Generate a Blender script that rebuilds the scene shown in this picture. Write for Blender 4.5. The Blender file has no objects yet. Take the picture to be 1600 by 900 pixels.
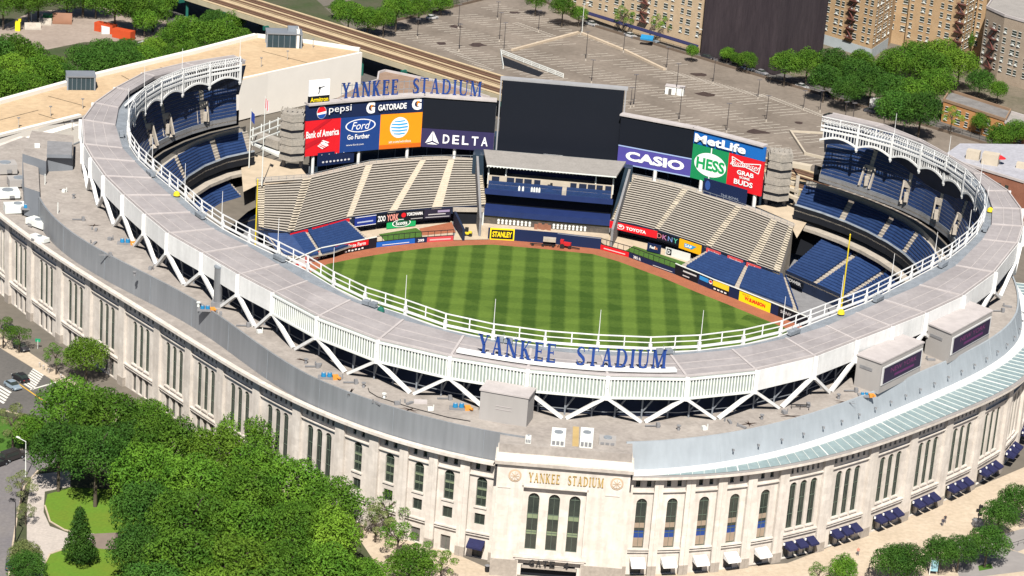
import bpy, bmesh, math, random
import numpy as np
from mathutils import Vector, Matrix
R=math.radians
rnd=random.Random(7)
scene=bpy.context.scene
col=scene.collection
# ---------------------------------------------------------------- camera
CAM=(10.6,-492.0,203.0); YAW,PITCH,ROLL,FOC=R(-1.94),R(19.76),R(4.34),4000.0
def cam_axes():
    cy,sy,cp,sp=math.cos(YAW),math.sin(YAW),math.cos(PITCH),math.sin(PITCH)
    f=Vector((sy*cp,cy*cp,-sp)); r=Vector((cy,-sy,0)); u=r.cross(f)
    c,s=math.cos(ROLL),math.sin(ROLL)
    return r*c+u*s, u*c-r*s, f
AR,AU,AF=cam_axes()
cd=bpy.data.cameras.new('camera'); co=bpy.data.objects.new('camera',cd); col.objects.link(co)
M=Matrix((AR,AU,-AF)).transposed().to_4x4(); M.translation=Vector(CAM); co.matrix_world=M
cd.sensor_width=36; cd.lens=FOC/1600*36; cd.clip_start=1; cd.clip_end=8000
scene.camera=co
# ---------------------------------------------------------------- sky and sun
SUN_EL,SUN_AZ=R(50),R(178)       # azimuth clockwise from +Y
w=bpy.data.worlds.new('World'); scene.world=w; w.use_nodes=True
nt=w.node_tree; bg=nt.nodes['Background']; sk=nt.nodes.new('ShaderNodeTexSky'); sk.sky_type='NISHITA'; sk.sun_disc=False
sk.sun_elevation=SUN_EL; sk.sun_rotation=SUN_AZ; sk.air_density=0.6; sk.dust_density=0.3
nt.links.new(sk.outputs[0],bg.inputs[0]); bg.inputs[1].default_value=0.05
sl=bpy.data.lights.new('sun','SUN'); sl.energy=5.0; sl.angle=R(0.5); sl.color=(1,0.95,0.87)
so=bpy.data.objects.new('sun',sl); col.objects.link(so)
sd=Vector((math.sin(SUN_AZ)*math.cos(SUN_EL),math.cos(SUN_AZ)*math.cos(SUN_EL),math.sin(SUN_EL)))
so.rotation_euler=sd.to_track_quat('Z','Y').to_euler()
scene.view_settings.view_transform='Standard'; scene.view_settings.look='None'
scene.view_settings.exposure=0.74; scene.view_settings.gamma=1
scene.render.engine='CYCLES'
scene.cycles.max_bounces=5; scene.cycles.diffuse_bounces=1; scene.cycles.transparent_max_bounces=4
# ---------------------------------------------------------------- helpers
def at(x,y,z=0.0):
    """world point seen at pixel (x,y) of the 1600x900 frame, at height z"""
    d=AF+AR*((x-800)/FOC)+AU*((450-y)/FOC); t=(z-CAM[2])/d.z
    return Vector(CAM)+d*t
def atY(x,y,Y):
    d=AF+AR*((x-800)/FOC)+AU*((450-y)/FOC); t=(Y-CAM[1])/d.y
    return Vector(CAM)+d*t
def tall(x,y,ytop,z=0.0):
    """height of a vertical thing whose foot is at (x,y,z) and top at image row ytop"""
    b=at(x,y,z); lo,hi=0,90
    for _ in range(30):
        m=(lo+hi)/2; d=b+Vector((0,0,m))-Vector(CAM); yy=450-FOC*d.dot(AU)/d.dot(AF)
        if yy>ytop: lo=m
        else: hi=m
    return lo
MATS={}
def mat(name,c,rough=0.85,metal=0.0,var=0.12,scale=0.35,c2=None,bump=0.0,spec=0.3,fine=None,vert=False,rand=0.0,famp=0.25):
    if name in MATS: return MATS[name]
    if not name.startswith(('white','limestone','sidewalk','letter','sign_paint')): c=tuple(v*.8 for v in c); c2=tuple(v*.8 for v in c2) if c2 else None
    m=bpy.data.materials.new(name); m.use_nodes=True; n=m.node_tree; L=n.links
    b=n.nodes['Principled BSDF']; b.inputs['Roughness'].default_value=rough; b.inputs['Metallic'].default_value=metal
    b.inputs['Specular IOR Level'].default_value=spec
    tc=n.nodes.new('ShaderNodeTexCoord'); src=tc.outputs['Object']
    if vert:
        mp=n.nodes.new('ShaderNodeMapping'); mp.inputs['Scale'].default_value=(1,1,0.15); L.new(src,mp.inputs[0]); src=mp.outputs[0]
    nz=n.nodes.new('ShaderNodeTexNoise'); nz.inputs['Scale'].default_value=scale; nz.inputs['Detail'].default_value=6; nz.inputs['Roughness'].default_value=0.65
    L.new(src,nz.inputs['Vector'])
    rp=n.nodes.new('ShaderNodeValToRGB'); rp.color_ramp.elements[0].position=0.3; rp.color_ramp.elements[1].position=0.7
    lo=[max(0,v*(1-var)) for v in c]; hi=[min(1,v*(1+var)) for v in c]
    if c2: lo,hi=list(c),list(c2)
    rp.color_ramp.elements[0].color=(*lo,1); rp.color_ramp.elements[1].color=(*hi,1)
    L.new(nz.outputs['Fac'],rp.inputs[0]); out=rp.outputs[0]
    if fine:
        n2=n.nodes.new('ShaderNodeTexNoise'); n2.inputs['Scale'].default_value=fine; n2.inputs['Detail'].default_value=3; L.new(src,n2.inputs['Vector'])
        mr=n.nodes.new('ShaderNodeMapRange'); mr.inputs['To Min'].default_value=1-famp; mr.inputs['To Max'].default_value=1+famp; L.new(n2.outputs['Fac'],mr.inputs[0])
        mx=n.nodes.new('ShaderNodeMix'); mx.data_type='RGBA'; mx.blend_type='MULTIPLY'; mx.inputs[0].default_value=1
        L.new(out,mx.inputs[6]); L.new(mr.outputs[0],mx.inputs[7]); out=mx.outputs[2]
    if rand:
        oi=n.nodes.new('ShaderNodeObjectInfo'); mr=n.nodes.new('ShaderNodeMapRange'); mr.inputs['To Min'].default_value=1-rand; mr.inputs['To Max'].default_value=1+rand
        L.new(oi.outputs['Random'],mr.inputs[0]); mx=n.nodes.new('ShaderNodeMix'); mx.data_type='RGBA'; mx.blend_type='MULTIPLY'; mx.inputs[0].default_value=1
        L.new(out,mx.inputs[6]); L.new(mr.outputs[0],mx.inputs[7]); out=mx.outputs[2]
    L.new(out,b.inputs['Base Color'])
    if bump:
        bp=n.nodes.new('ShaderNodeBump'); bp.inputs['Strength'].default_value=bump; bp.inputs['Distance'].default_value=0.3; L.new(nz.outputs['Fac'],bp.inputs['Height']); L.new(bp.outputs[0],b.inputs['Normal'])
    MATS[name]=m; return m
class MB:
    def __init__(s): s.v=[]; s.f=[]; s.m=[]
    def face(s,pts,mi=0):
        i=len(s.v); s.v+= [tuple(p) for p in pts]; s.f.append(tuple(range(i,i+len(pts)))); s.m.append(mi)
    def box8(s,p,mi=0):
        i=len(s.v); s.v+=[tuple(q) for q in p]
        for f in ((0,3,2,1),(4,5,6,7),(0,1,5,4),(1,2,6,5),(2,3,7,6),(3,0,4,7)): s.f.append(tuple(i+k for k in f)); s.m.append(mi)
    def box(s,c,d,rz=0,mi=0):
        """box with base centre c and size d turned by rz"""
        c=Vector(c); cx,sx=math.cos(rz),math.sin(rz); a=Vector((cx,sx,0))*d[0]/2; b=Vector((-sx,cx,0))*d[1]/2; h=Vector((0,0,d[2]))
        q=[c-a-b,c+a-b,c+a+b,c-a+b]; s.box8(q+[p+h for p in q],mi)
    def prism(s,poly,z0,z1,mi=0,top=None):
        n=len(poly); i=len(s.v)
        s.v+=[(p[0],p[1],z0) for p in poly]+[(p[0],p[1],z1) for p in poly]
        for k in range(n): s.f.append((i+k,i+(k+1)%n,i+n+(k+1)%n,i+n+k)); s.m.append(mi)
        s.f.append(tuple(i+n+k for k in range(n))); s.m.append(mi if top is None else top)
        s.f.append(tuple(i+k for k in reversed(range(n)))); s.m.append(mi)
    def beam(s,a,b,w_,h_=None,mi=0,up=(0,0,1)):
        a,b=Vector(a),Vector(b); h_=h_ or w_; d=(b-a).normalized(); u=Vector(up)
        if abs(d.dot(u))>0.95: u=Vector((0,1,0))
        r=d.cross(u).normalized()*w_/2; u=r.cross(d).normalized()*h_/2
        s.box8([a-r-u,a+r-u,a+r+u,a-r+u,b-r-u,b+r-u,b+r+u,b-r+u],mi)
    def tube(s,a,b,r0,r1=None,n=8,mi=0):
        a,b=Vector(a),Vector(b); r1=r0 if r1 is None else r1; d=(b-a).normalized(); u=Vector((0,0,1)) if abs(d.z)<.9 else Vector((1,0,0))
        x=d.cross(u).normalized(); y=d.cross(x); i=len(s.v)
        for q,rr in ((a,r0),(b,r1)):
            for k in range(n): t=2*math.pi*k/n; s.v.append(tuple(q+x*rr*math.cos(t)+y*rr*math.sin(t)))
        for k in range(n): s.f.append((i+k,i+(k+1)%n,i+n+(k+1)%n,i+n+k)); s.m.append(mi)
        s.f.append(tuple(i+k for k in reversed(range(n)))); s.f.append(tuple(i+n+k for k in range(n))); s.m+=[mi,mi]
    def mesh(s,name,mats):
        me=bpy.data.meshes.new(name); me.from_pydata(s.v,[],s.f)
        for m in (mats if isinstance(mats,(list,tuple)) else [mats]): me.materials.append(m)
        me.polygons.foreach_set('material_index',s.m)
        bm=bmesh.new(); bm.from_mesh(me); bmesh.ops.recalc_face_normals(bm,faces=bm.faces); bm.to_mesh(me); bm.free()
        me.update(); return me
    def build(s,name,mats,parent=None,**k):
        return link(name,s.mesh(name,mats),parent,**k)
def link(name,me,parent=None,label=None,cat=None,group=None,kind=None,mw=None):
    o=bpy.data.objects.new(name,me); col.objects.link(o)
    if parent is not None:
        o.parent=parent; o.matrix_parent_inverse=Matrix.Translation(-Vector(parent.location)) if parent.parent is None else Matrix.Identity(4)
    if mw is not None: o.matrix_basis=mw
    tag(o,label,cat,group,kind); return o
def tag(o,label=None,cat=None,group=None,kind=None):
    for k,v in (('label',label),('category',cat),('group',group),('kind',kind)):
        if v: o[k]=v
    return o
def thing(name,label,cat,loc=(0,0,0),group=None):
    o=bpy.data.objects.new(name,None); col.objects.link(o); o.location=loc; return tag(o,label,cat,group)
def link_local(name,me,parent,loc=(0,0,0)):
    o=bpy.data.objects.new(name,me); col.objects.link(o); o.parent=parent; o.location=loc; return o
def copy_thing(root,loc,rz=0,label=None,group=None,sc=None):
    r=root.copy(); col.objects.link(r); r.location=loc; r.rotation_euler=(0,0,rz)
    if sc: r.scale=sc
    if label: r['label']=label
    if group: r['group']=group
    for ch in list(root.children):
        c=ch.copy(); col.objects.link(c); c.parent=r
        for g in list(ch.children): d=g.copy(); col.objects.link(d); d.parent=c
    return r
# materials
STONE=mat('limestone',(0.50,0.45,0.40),0.9,c2=(0.62,0.57,0.515),scale=0.25,fine=1.3,famp=0.12,bump=0.03)
STONE2=mat('limestone_base',(0.30,0.265,0.23),0.9,var=0.12,scale=0.4,fine=2)
WHITE=mat('white_painted_steel',(0.62,0.62,0.61),0.5,c2=(0.72,0.72,0.71),scale=0.35,fine=1.5,famp=.06)
LOUV=mat('white_louvre',(0.64,0.66,0.63),0.5,var=0.06)
LOUVD=mat('louvre_backing',(0.36,0.42,0.38),0.7)
ROOF=mat('roof_membrane',(0.31,0.285,0.29),0.9,c2=(0.40,0.372,0.37),scale=0.12,fine=1.2,famp=.12)
SEAM=mat('roof_seam',(0.50,0.46,0.45),0.9)
TERR=mat('terrace_membrane',(0.32,0.285,0.26),0.9,c2=(0.42,0.38,0.345),scale=0.15,fine=1.5)
METAL=mat('grey_metal_panel',(0.235,0.255,0.285),0.55,0.15,var=0.12,scale=0.15,vert=True)
METALD=mat('blue_grey_metal',(0.27,0.30,0.335),0.55,0.1,var=0.2,scale=0.5)
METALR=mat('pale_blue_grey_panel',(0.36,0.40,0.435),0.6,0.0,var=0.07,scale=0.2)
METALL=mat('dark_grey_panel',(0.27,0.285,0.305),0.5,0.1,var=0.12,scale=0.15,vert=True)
GLASS=mat('dark_window_glass',(0.022,0.032,0.03),0.15,c2=(0.05,0.06,0.05),scale=0.5,spec=0.6)
FRAME=mat('window_frame',(0.10,0.13,0.10),0.6)
TEAL=mat('teal_glass_roof',(0.22,0.30,0.31),0.3,c2=(0.30,0.385,0.395),scale=0.3,spec=0.6,fine=1)
NAVY=mat('navy_wall',(0.012,0.022,0.055),0.7,var=0.2)
SEAT=mat('blue_seats',(0.014,0.036,0.115),0.6,c2=(0.022,0.054,0.16),scale=0.8,fine=3,rand=0.1)
CONC=mat('pale_concrete',(0.45,0.40,0.34),0.9,var=0.15,scale=0.6,fine=3)
CONCD=mat('grey_concrete',(0.24,0.24,0.25),0.9,var=0.15,scale=0.6)
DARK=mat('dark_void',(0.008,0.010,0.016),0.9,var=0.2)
BENCH=mat('beige_bench',(0.46,0.42,0.365),0.8,var=0.08,scale=0.8,fine=3)
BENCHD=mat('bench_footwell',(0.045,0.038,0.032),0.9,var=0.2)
ASPH=mat('asphalt',(0.11,0.105,0.10),0.95,c2=(0.15,0.14,0.13),scale=0.1,fine=1.5)
BLACK=mat('black_metal',(0.02,0.02,0.022),0.6)
PAINT=mat('road_paint',(0.72,0.70,0.64),0.8,var=0.15,scale=1.5)
YEL=mat('yellow_paint',(0.80,0.62,0.03),0.6,var=0.05)
REDM=mat('red_paint',(0.55,0.02,0.025),0.6,var=0.05)
BLUEM=mat('bright_blue_paint',(0.02,0.22,0.45),0.5,var=0.1)
ORANGE=mat('orange_paint',(0.75,0.30,0.05),0.6,var=0.08)
LETB=mat('letter_blue',(0.016,0.05,0.22),0.45,var=0.08)
GOLD=mat('gold_letter',(0.50,0.34,0.10),0.5,var=0.1)
SIDEW=mat('sidewalk_concrete',(0.40,0.325,0.24),0.9,c2=(0.47,0.39,0.30),scale=0.2,fine=1.2)
def weather(m,amp=.09,course=0.0,zs=.07,sc=1.1):
    n=m.node_tree; L=n.links; b=n.nodes['Principled BSDF']; src=b.inputs['Base Color'].links[0].from_socket
    tc=n.nodes.new('ShaderNodeTexCoord'); mp=n.nodes.new('ShaderNodeMapping'); mp.inputs['Scale'].default_value=(1,1,zs); L.new(tc.outputs['Object'],mp.inputs[0])
    nz=n.nodes.new('ShaderNodeTexNoise'); nz.inputs['Scale'].default_value=sc; nz.inputs['Detail'].default_value=4; L.new(mp.outputs[0],nz.inputs['Vector'])
    mr=n.nodes.new('ShaderNodeMapRange'); mr.inputs['From Min'].default_value=.3; mr.inputs['From Max'].default_value=.7; mr.inputs['To Min'].default_value=1-amp; mr.inputs['To Max'].default_value=1+amp*.6; L.new(nz.outputs['Fac'],mr.inputs[0]); f=mr.outputs[0]
    if course:
        vo=n.nodes.new('ShaderNodeTexVoronoi'); vo.distance='CHEBYCHEV'; vo.inputs['Scale'].default_value=course; vo.inputs['Randomness'].default_value=.55; L.new(tc.outputs['Object'],vo.inputs['Vector'])
        sp=n.nodes.new('ShaderNodeSeparateColor'); L.new(vo.outputs['Color'],sp.inputs[0]); m2=n.nodes.new('ShaderNodeMapRange'); m2.inputs['To Min'].default_value=.93; m2.inputs['To Max'].default_value=1.05; L.new(sp.outputs[0],m2.inputs[0])
        mm=n.nodes.new('ShaderNodeMath'); mm.operation='MULTIPLY'; L.new(f,mm.inputs[0]); L.new(m2.outputs[0],mm.inputs[1]); f=mm.outputs[0]
    mx=n.nodes.new('ShaderNodeMix'); mx.data_type='RGBA'; mx.blend_type='MULTIPLY'; mx.inputs[0].default_value=1; L.new(src,mx.inputs[6]); L.new(f,mx.inputs[7]); L.new(mx.outputs[2],b.inputs['Base Color'])
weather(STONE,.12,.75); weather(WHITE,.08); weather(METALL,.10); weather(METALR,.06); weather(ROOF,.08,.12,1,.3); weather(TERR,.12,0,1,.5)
# ---------------------------------------------------------------- plan curves round the stadium
CX,CY=0.0,35.0
def phi_of(p): return math.atan2(p[0]-CX,-(p[1]-CY))
class Polar:
    def __init__(s,pts,z=None,off=0,smooth=1.2):
        q=[(phi_of(p),math.hypot(p[0]-CX,p[1]-CY)) for p in ([at(a,b,z) for a,b in pts] if z is not None else pts)]
        q.sort(); s.a=np.array([t for t,_ in q]); s.r=np.array([r for _,r in q]); s.off=off
        g=np.linspace(-2.9,2.9,581); r=np.interp(g,s.a,s.r)
        k=np.exp(-0.5*(np.arange(-15,16)*0.01*57.3/ (smooth*2))**2); k/=k.sum()
        rp=np.pad(r,15,mode='edge'); s.g=g; s.rs=np.convolve(rp,k,mode='valid')
    def R(s,ph): return float(np.interp(ph,s.g,s.rs))
    def p(s,ph,z=0,out=0):
        r=s.R(ph)
        if out:
            e=0.01; a=s.raw(ph-e); b=s.raw(ph+e); t=(b-a).normalized(); n=Vector((t.y,-t.x,0))
            q=s.raw(ph)+n*out; q.z=z; return q
        q=s.raw(ph); q.z=z; return q
    def raw(s,ph):
        r=s.R(ph); return Vector((CX+r*math.sin(ph),CY-r*math.cos(ph),0))
ZR,ZT,ZF=34.0,25.0,-6.0
OUT=Polar([(376,86),(334,91),(240,109),(201,122),(175,145),(140,165),(128,187),(125,205),(131,225),(145,247),(164,275),(195,305),(229,335),(257,361),(319,395),(374,429),(430,457),(497,495),(591,532),(704,557),(825,577),(950,588),(1074,590),(1182,579),(1274,557),(1336,531),(1392,510),(1445,489),(1504,462),(1560,418),(1592,375),(1599,340),(1590,312),(1575,297),(1525,267),(1475,240),(1400,200),(1340,185),(1281,174)],ZR)
INN=Polar([(376,97),(340,100),(240,118),(220,130),(195,150),(185,172),(181,200),(184,220),(187,227),(217,257),(250,290),(285,320),(307,342),(367,375),(399,390),(425,407),(547,470),(632,502),(727,527),(890,555),(1050,557),(1150,547),(1197,537),(1292,510),(1345,485),(1397,462),(1450,440),(1522,387),(1550,350),(1551,335),(1542,300),(1525,275),(1478,242),(1400,206),(1340,192),(1281,182)],ZR)
RAIL=Polar([(375,103),(335,110),(290,120),(248,137),(215,160),(203,185),(200,210),(207,232),(250,272),(285,300),(325,337),(397,377),(440,397),(497,425),(560,465),(615,477),(670,502),(735,518),(800,530),(942,542),(1045,546),(1110,540),(1197,527),(1255,505),(1292,490),(1330,477),(1400,442),(1450,417),(1500,385),(1527,360),(1537,340),(1535,312),(1520,290),(1475,257),(1425,235),(1380,218),(1330,206),(1281,197)],ZR)
PAR=Polar([(48,262),(58,300),(95,360),(200,405),(300,472),(400,535),(500,590),(600,635),(700,672),(780,695),(985,690),(1100,685),(1200,662),(1307,639),(1372,610),(1440,585),(1475,569),(1550,527),(1597,487)],ZT)
COR=Polar([(-90,262),(-45,297),(0,330),(100,405),(200,465),(300,532),(400,590),(500,640),(600,685),(700,710),(780,722),(985,745),(1100,745),(1200,735),(1300,712),(1400,680),(1500,643),(1600,592)],20.0)
for c_,dg_ in ((COR,8),(PAR,8)):
    m_=(c_.g>=c_.a[0])&(c_.g<=c_.a[-1]); q_=np.polynomial.Polynomial.fit(c_.g[m_],c_.rs[m_],dg_)(c_.g[m_]); c_.rs[m_]=q_; c_.rs[c_.g<c_.a[0]]=q_[0]; c_.rs[c_.g>c_.a[-1]]=q_[-1]
PAR.rs=np.minimum(PAR.rs,COR.rs-1.1)
PH0=phi_of(at(375,92,ZR)); PH1=phi_of(at(1281,184,ZR))
# ---------------------------------------------------------------- ground
def star(r,n=72): return [Vector((CX+r*math.sin(a),CY-r*math.cos(a),0)) for a in [2*math.pi*k/n-math.pi for k in range(n)]]
GR=mat('city_ground',(0.20,0.17,0.14),0.95,c2=(0.13,0.12,0.10),scale=0.02,fine=0.4)
mb=MB(); n=72; hole=[]
for k in range(n):
    a=2*math.pi*k/n-math.pi; r_=float(np.interp(abs(a),[0,1.3,2.1,2.4,2.6,2.85,3.15],[80,80,92,112,122,130,131])); hole.append(Vector((CX+r_*math.sin(a),CY-r_*math.cos(a),0)))
far=star(4000)
for k in range(n): mb.face([hole[k],hole[(k+1)%n],far[(k+1)%n],far[k]])
mb.build('ground',GR,kind='structure')
mb=MB(); mb.face([(-125,-60,-6.05),(125,-60,-6.05),(125,180,-6.05),(-125,180,-6.05)])
mb.build('stadium_basin_ground',CONCD,kind='structure')
def flat(name,pts,m,z=0.0,kind='structure',world=False):
    mb=MB(); q=[Vector(p) if world else at(p[0],p[1],z) for p in pts]
    for p in q: p.z=z
    mb.face(q); return mb.build(name,m,kind=kind)
#@@REST
# ---------------------------------------------------------------- field
def fence_poly():
    pts=[(-52,60),(-66,80)]+[tuple(at(x,y,ZF)[:2]) for x,y in ((490,405),(545,394),(600,385),(660,378),(720,374),(767,373))]+\
        [tuple(at(x,y,ZF)[:2]) for x,y in ((850,380),(935,389),(982,402),(1020,416),(1058,430),(1108,451),(1154,469),(1203,489),(1250,508))]+[(66,72),(60,55)]
    return pts
FEN=fence_poly()
FIELD=FEN+[(45,20),(20,-8),(0,-14),(-20,-8),(-42,20)]
TRACK=mat('warning_track_clay',(0.36,0.125,0.065),0.95,var=0.12,scale=0.5,fine=3)
flat('warning_track_ground',[Vector((x,y,0)) for x,y in FIELD],TRACK,ZF,world=True)
def grass_mat():
    m=bpy.data.materials.new('mown_grass'); m.use_nodes=True; n=m.node_tree; L=n.links; b=n.nodes['Principled BSDF']; b.inputs['Roughness'].default_value=0.9; b.inputs['Specular IOR Level'].default_value=0.1
    tc=n.nodes.new('ShaderNodeTexCoord'); sx=n.nodes.new('ShaderNodeSeparateXYZ'); 
    nz=n.nodes.new('ShaderNodeTexNoise'); nz.inputs['Scale'].default_value=0.5; nz.inputs['Detail'].default_value=5; L.new(tc.outputs['Object'],nz.inputs['Vector'])
    ad=n.nodes.new('ShaderNodeVectorMath'); ad.operation='MULTIPLY_ADD'; ad.inputs[1].default_value=(0.5,0.5,0); L.new(nz.outputs['Color'],ad.inputs[0]); L.new(tc.outputs['Object'],ad.inputs[2])
    L.new(ad.outputs[0],sx.inputs[0])
    def mth(op,a,bv=None,bv2=None):
        q=n.nodes.new('ShaderNodeMath'); q.operation=op
        for i,v in enumerate((a,bv,bv2)):
            if v is None: continue
            if isinstance(v,(int,float)): q.inputs[i].default_value=v
            else: L.new(v,q.inputs[i])
        return q.outputs[0]
    X,Y=sx.outputs[0],sx.outputs[1]
    def stripe(expr,per): 
        s=mth('SINE',mth('MULTIPLY',expr,2*math.pi/per)); return mth('MULTIPLY_ADD',mth('MAXIMUM',mth('MINIMUM',mth('MULTIPLY',s,3),1.0),-1.0),0.5,0.5)
    s1=stripe(mth('ADD',X,mth('MULTIPLY',Y,0.03)),6.8)
    d1=mth('ADD',mth('MULTIPLY',X,0.62),mth('MULTIPLY',Y,0.78)); d2=mth('ADD',mth('MULTIPLY',X,-0.62),mth('MULTIPLY',Y,0.78))
    s2=stripe(mth('ADD',Y,mth('MULTIPLY',X,-0.04)),7.6)
    # diamond region where the diagonal mowing shows more
    dia=mth('ADD',mth('ABSOLUTE',mth('MULTIPLY',mth('ADD',X,2),0.030)),mth('ABSOLUTE',mth('MULTIPLY',mth('SUBTRACT',Y,82),0.034)))
    dm=mth('LESS_THAN',dia,0.62)
    # right corner is mown parallel to the far wall
    rc=mth('GREATER_THAN',mth('ADD',mth('MULTIPLY',X,0.80),mth('MULTIPLY',Y,-0.42)),2.5)
    s3=stripe(mth('ADD',mth('MULTIPLY',X,0.62),mth('MULTIPLY',Y,0.80)),7.0)
    mixv=mth('ADD',mth('MULTIPLY',s1,mth('SUBTRACT',1.0,rc)),mth('MULTIPLY',mth('MULTIPLY_ADD',s3,0.75,0.05),rc))
    v=mth('ADD',mth('MULTIPLY',mixv,0.50),mth('ADD',mth('MULTIPLY',s2,0.17),mth('MULTIPLY',dm,-0.15)))
    n2=n.nodes.new('ShaderNodeTexNoise'); n2.inputs['Scale'].default_value=1.6; n2.inputs['Detail'].default_value=8; n2.inputs['Roughness'].default_value=0.75; L.new(tc.outputs['Object'],n2.inputs['Vector'])
    v=mth('ADD',v,mth('MULTIPLY_ADD',n2.outputs['Fac'],1.0,-0.4))
    rp=n.nodes.new('ShaderNodeValToRGB'); rp.color_ramp.elements[0].position=0.0; rp.color_ramp.elements[1].position=0.95
    rp.color_ramp.elements[0].color=(0.034,0.070,0.011,1); rp.color_ramp.elements[1].color=(0.108,0.172,0.029,1)
    L.new(v,rp.inputs[0]); L.new(rp.outputs[0],b.inputs['Base Color']); return m
def inset(poly,d):
    n=len(poly); out=[]
    for i in range(n):
        a,b,c=Vector(poly[i-1]),Vector(poly[i]),Vector(poly[(i+1)%n]); t=((b-a).normalized()+(c-b).normalized()).normalized(); nn=Vector((t.y,-t.x)); out.append(b+nn*d)
    return out
GP=inset(FIELD,4.6)
flat('field_grass_ground',[Vector((p[0],p[1],0)) for p in GP],grass_mat(),ZF+0.02,world=True)
# ---------------------------------------------------------------- the stadium
ST=thing('stadium','huge oval limestone baseball stadium with white roof ring, arched facade and blue seat tiers','stadium',(0,-30,0))
def strip(mb,A,B,mi=0):
    for i in range(len(A)-1): mb.face([A[i],A[i+1],B[i+1],B[i]],mi)
# bay nodes of the roof ring
NODES=[phi_of(at(x,y,ZR)) for x,y in [(128,187),(131,225),(145,247),(164,275),(195,305),(229,335),(271,364),(319,395),(374,429),(430,457),(497,495),(591,532),(704,557),(825,577),(950,588),(1074,590),(1182,579),(1274,557),(1336,531),(1392,510),(1445,489),(1504,462),(1550,425),(1590,380)]]
NODES=sorted(NODES); a0=NODES[0]; a1=NODES[-1]
NODES=[PH0+(a0-PH0)*k/5 for k in range(5)]+NODES+[a1+(PH1-a1)*k/8 for k in range(1,9)]
def curve_out(ph,z,o=0): return OUT.p(ph,z,o)
# roof ring surface (bay panels)
mb=MB(); sm=MB()
for i in range(len(NODES)-1):
    a,b=NODES[i],NODES[i+1]
    o0,o1,i0,i1=OUT.p(a,ZR),OUT.p(b,ZR),INN.p(a,ZR+0.15),INN.p(b,ZR+0.15)
    e=[OUT.p(a,ZR-0.7),OUT.p(b,ZR-0.7),INN.p(a,ZR-0.7),INN.p(b,ZR-0.7)]
    mb.face([o0,o1,i1,i0]); mb.face([e[0],e[2],e[3],e[1]]); mb.face([o0,e[0],e[1],o1]); mb.face([i0,i1,e[3],e[2]])
    sm.beam(o0+Vector((0,0,.06)),i0+Vector((0,0,.06)),0.45,0.25)
    for f in (0.33,0.62):
        sm.beam(o0.lerp(i0,f)+Vector((0,0,.02)),o1.lerp(i1,f)+Vector((0,0,.02)),0.12,0.12)
    sm.beam(o0.lerp(i0,0.03)+Vector((0,0,.12)),o1.lerp(i1,0.03)+Vector((0,0,.12)),0.3,0.35)
rr=mb.build('roof',ROOF,ST); sm.build('seam',SEAM,rr)
# fascia band with louvres in the central bays
for i in range(len(NODES)-1):
    a,b=NODES[i],NODES[i+1]; mb=MB()
    p,q=OUT.p(a,0,0.12),OUT.p(b,0,0.12); up=lambda v,z: Vector((v.x,v.y,z))
    t=(q-p).normalized(); nn=Vector((t.y,-t.x,0)); inn=-nn*0.25
    P=[up(p,ZR-4.1),up(q,ZR-4.1),up(q,ZR-0.1),up(p,ZR-0.1)]
    mb.box8([P[0],P[1],P[1]+inn,P[0]+inn,P[3],P[2],P[2]+inn,P[3]+inn])
    mb.m=[1]*len(mb.m)
    mid=(p+q)/2; louvred=-0.62<phi_of(mid)<0.42
    if louvred:
        for z in (ZR-4.1,ZR-0.35): mb.beam(up(p,z)+nn*.2,up(q,z)+nn*.2,0.35,0.35)
        L=(q-p).length; k=int(L/0.62)
        for j in range(1,k): mb.beam(up(p+t*(L*j/k),ZR-3.9)+nn*.12,up(p+t*(L*j/k),ZR-0.5)+nn*.12,0.24,0.34)
    fo=mb.build('fascia_panel',[LOUV,LOUVD] if louvred else [WHITE,WHITE],ST)
    pm=MB(); pm.beam(up(p,ZR-4.5)+nn*.2,up(p,ZR+0.05)+nn*.2,0.75,0.5); pm.box(up(p,ZR-2.0)+nn*.55,(0.15,0.2,1.1),0,0); pm.build('fascia_post',WHITE,ST)
    if -2.2<a<2.05:
        # V braces down to the terrace
        bot=(p+q)/2-nn*0.3
        for v in (p,q):
            tb=MB(); d=(bot-v); st=up(v,ZR-4.2)+d*0.03; en=up(bot-d*0.05,ZT+0.1); tb.beam(st,en,0.55,0.75,up=nn); tb.build('truss_brace',WHITE,ST)
# dark back of the upper stand seen through the braces
mb=MB(); A=[NODES[0]+ (NODES[-1]-NODES[0])*k/90 for k in range(91)]
strip(mb,[OUT.p(a,ZT-0.3,-3.2) for a in A],[OUT.p(a,ZR-0.9,-6.0) for a in A])
mb.build('concourse_wall',NAVY,ST)
mb=MB(); im=MB()
for i in range(len(NODES)-1):
    for f in (0.15,0.5,0.85):
        a=NODES[i]*(1-f)+NODES[i+1]*f
        mb.beam(OUT.p(a,ZT,-2.4),OUT.p(a,ZR-1,-2.4),0.3,0.3); mb.beam(OUT.p(a,ZT+1,-2.6),OUT.p(a+0.02,ZR-4.0,-0.8),0.25,0.25)
    a,b=NODES[i],NODES[i+1]
    mb.beam(OUT.p(a,ZT+5.2,-2.6),OUT.p(b,ZT+5.2,-2.6),0.25,0.5); mb.beam(OUT.p(a,ZT+1.1,-2.3),OUT.p(b,ZT+1.1,-2.3),0.15,0.15)
mb.build('inner_framing',METAL,ST)
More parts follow.
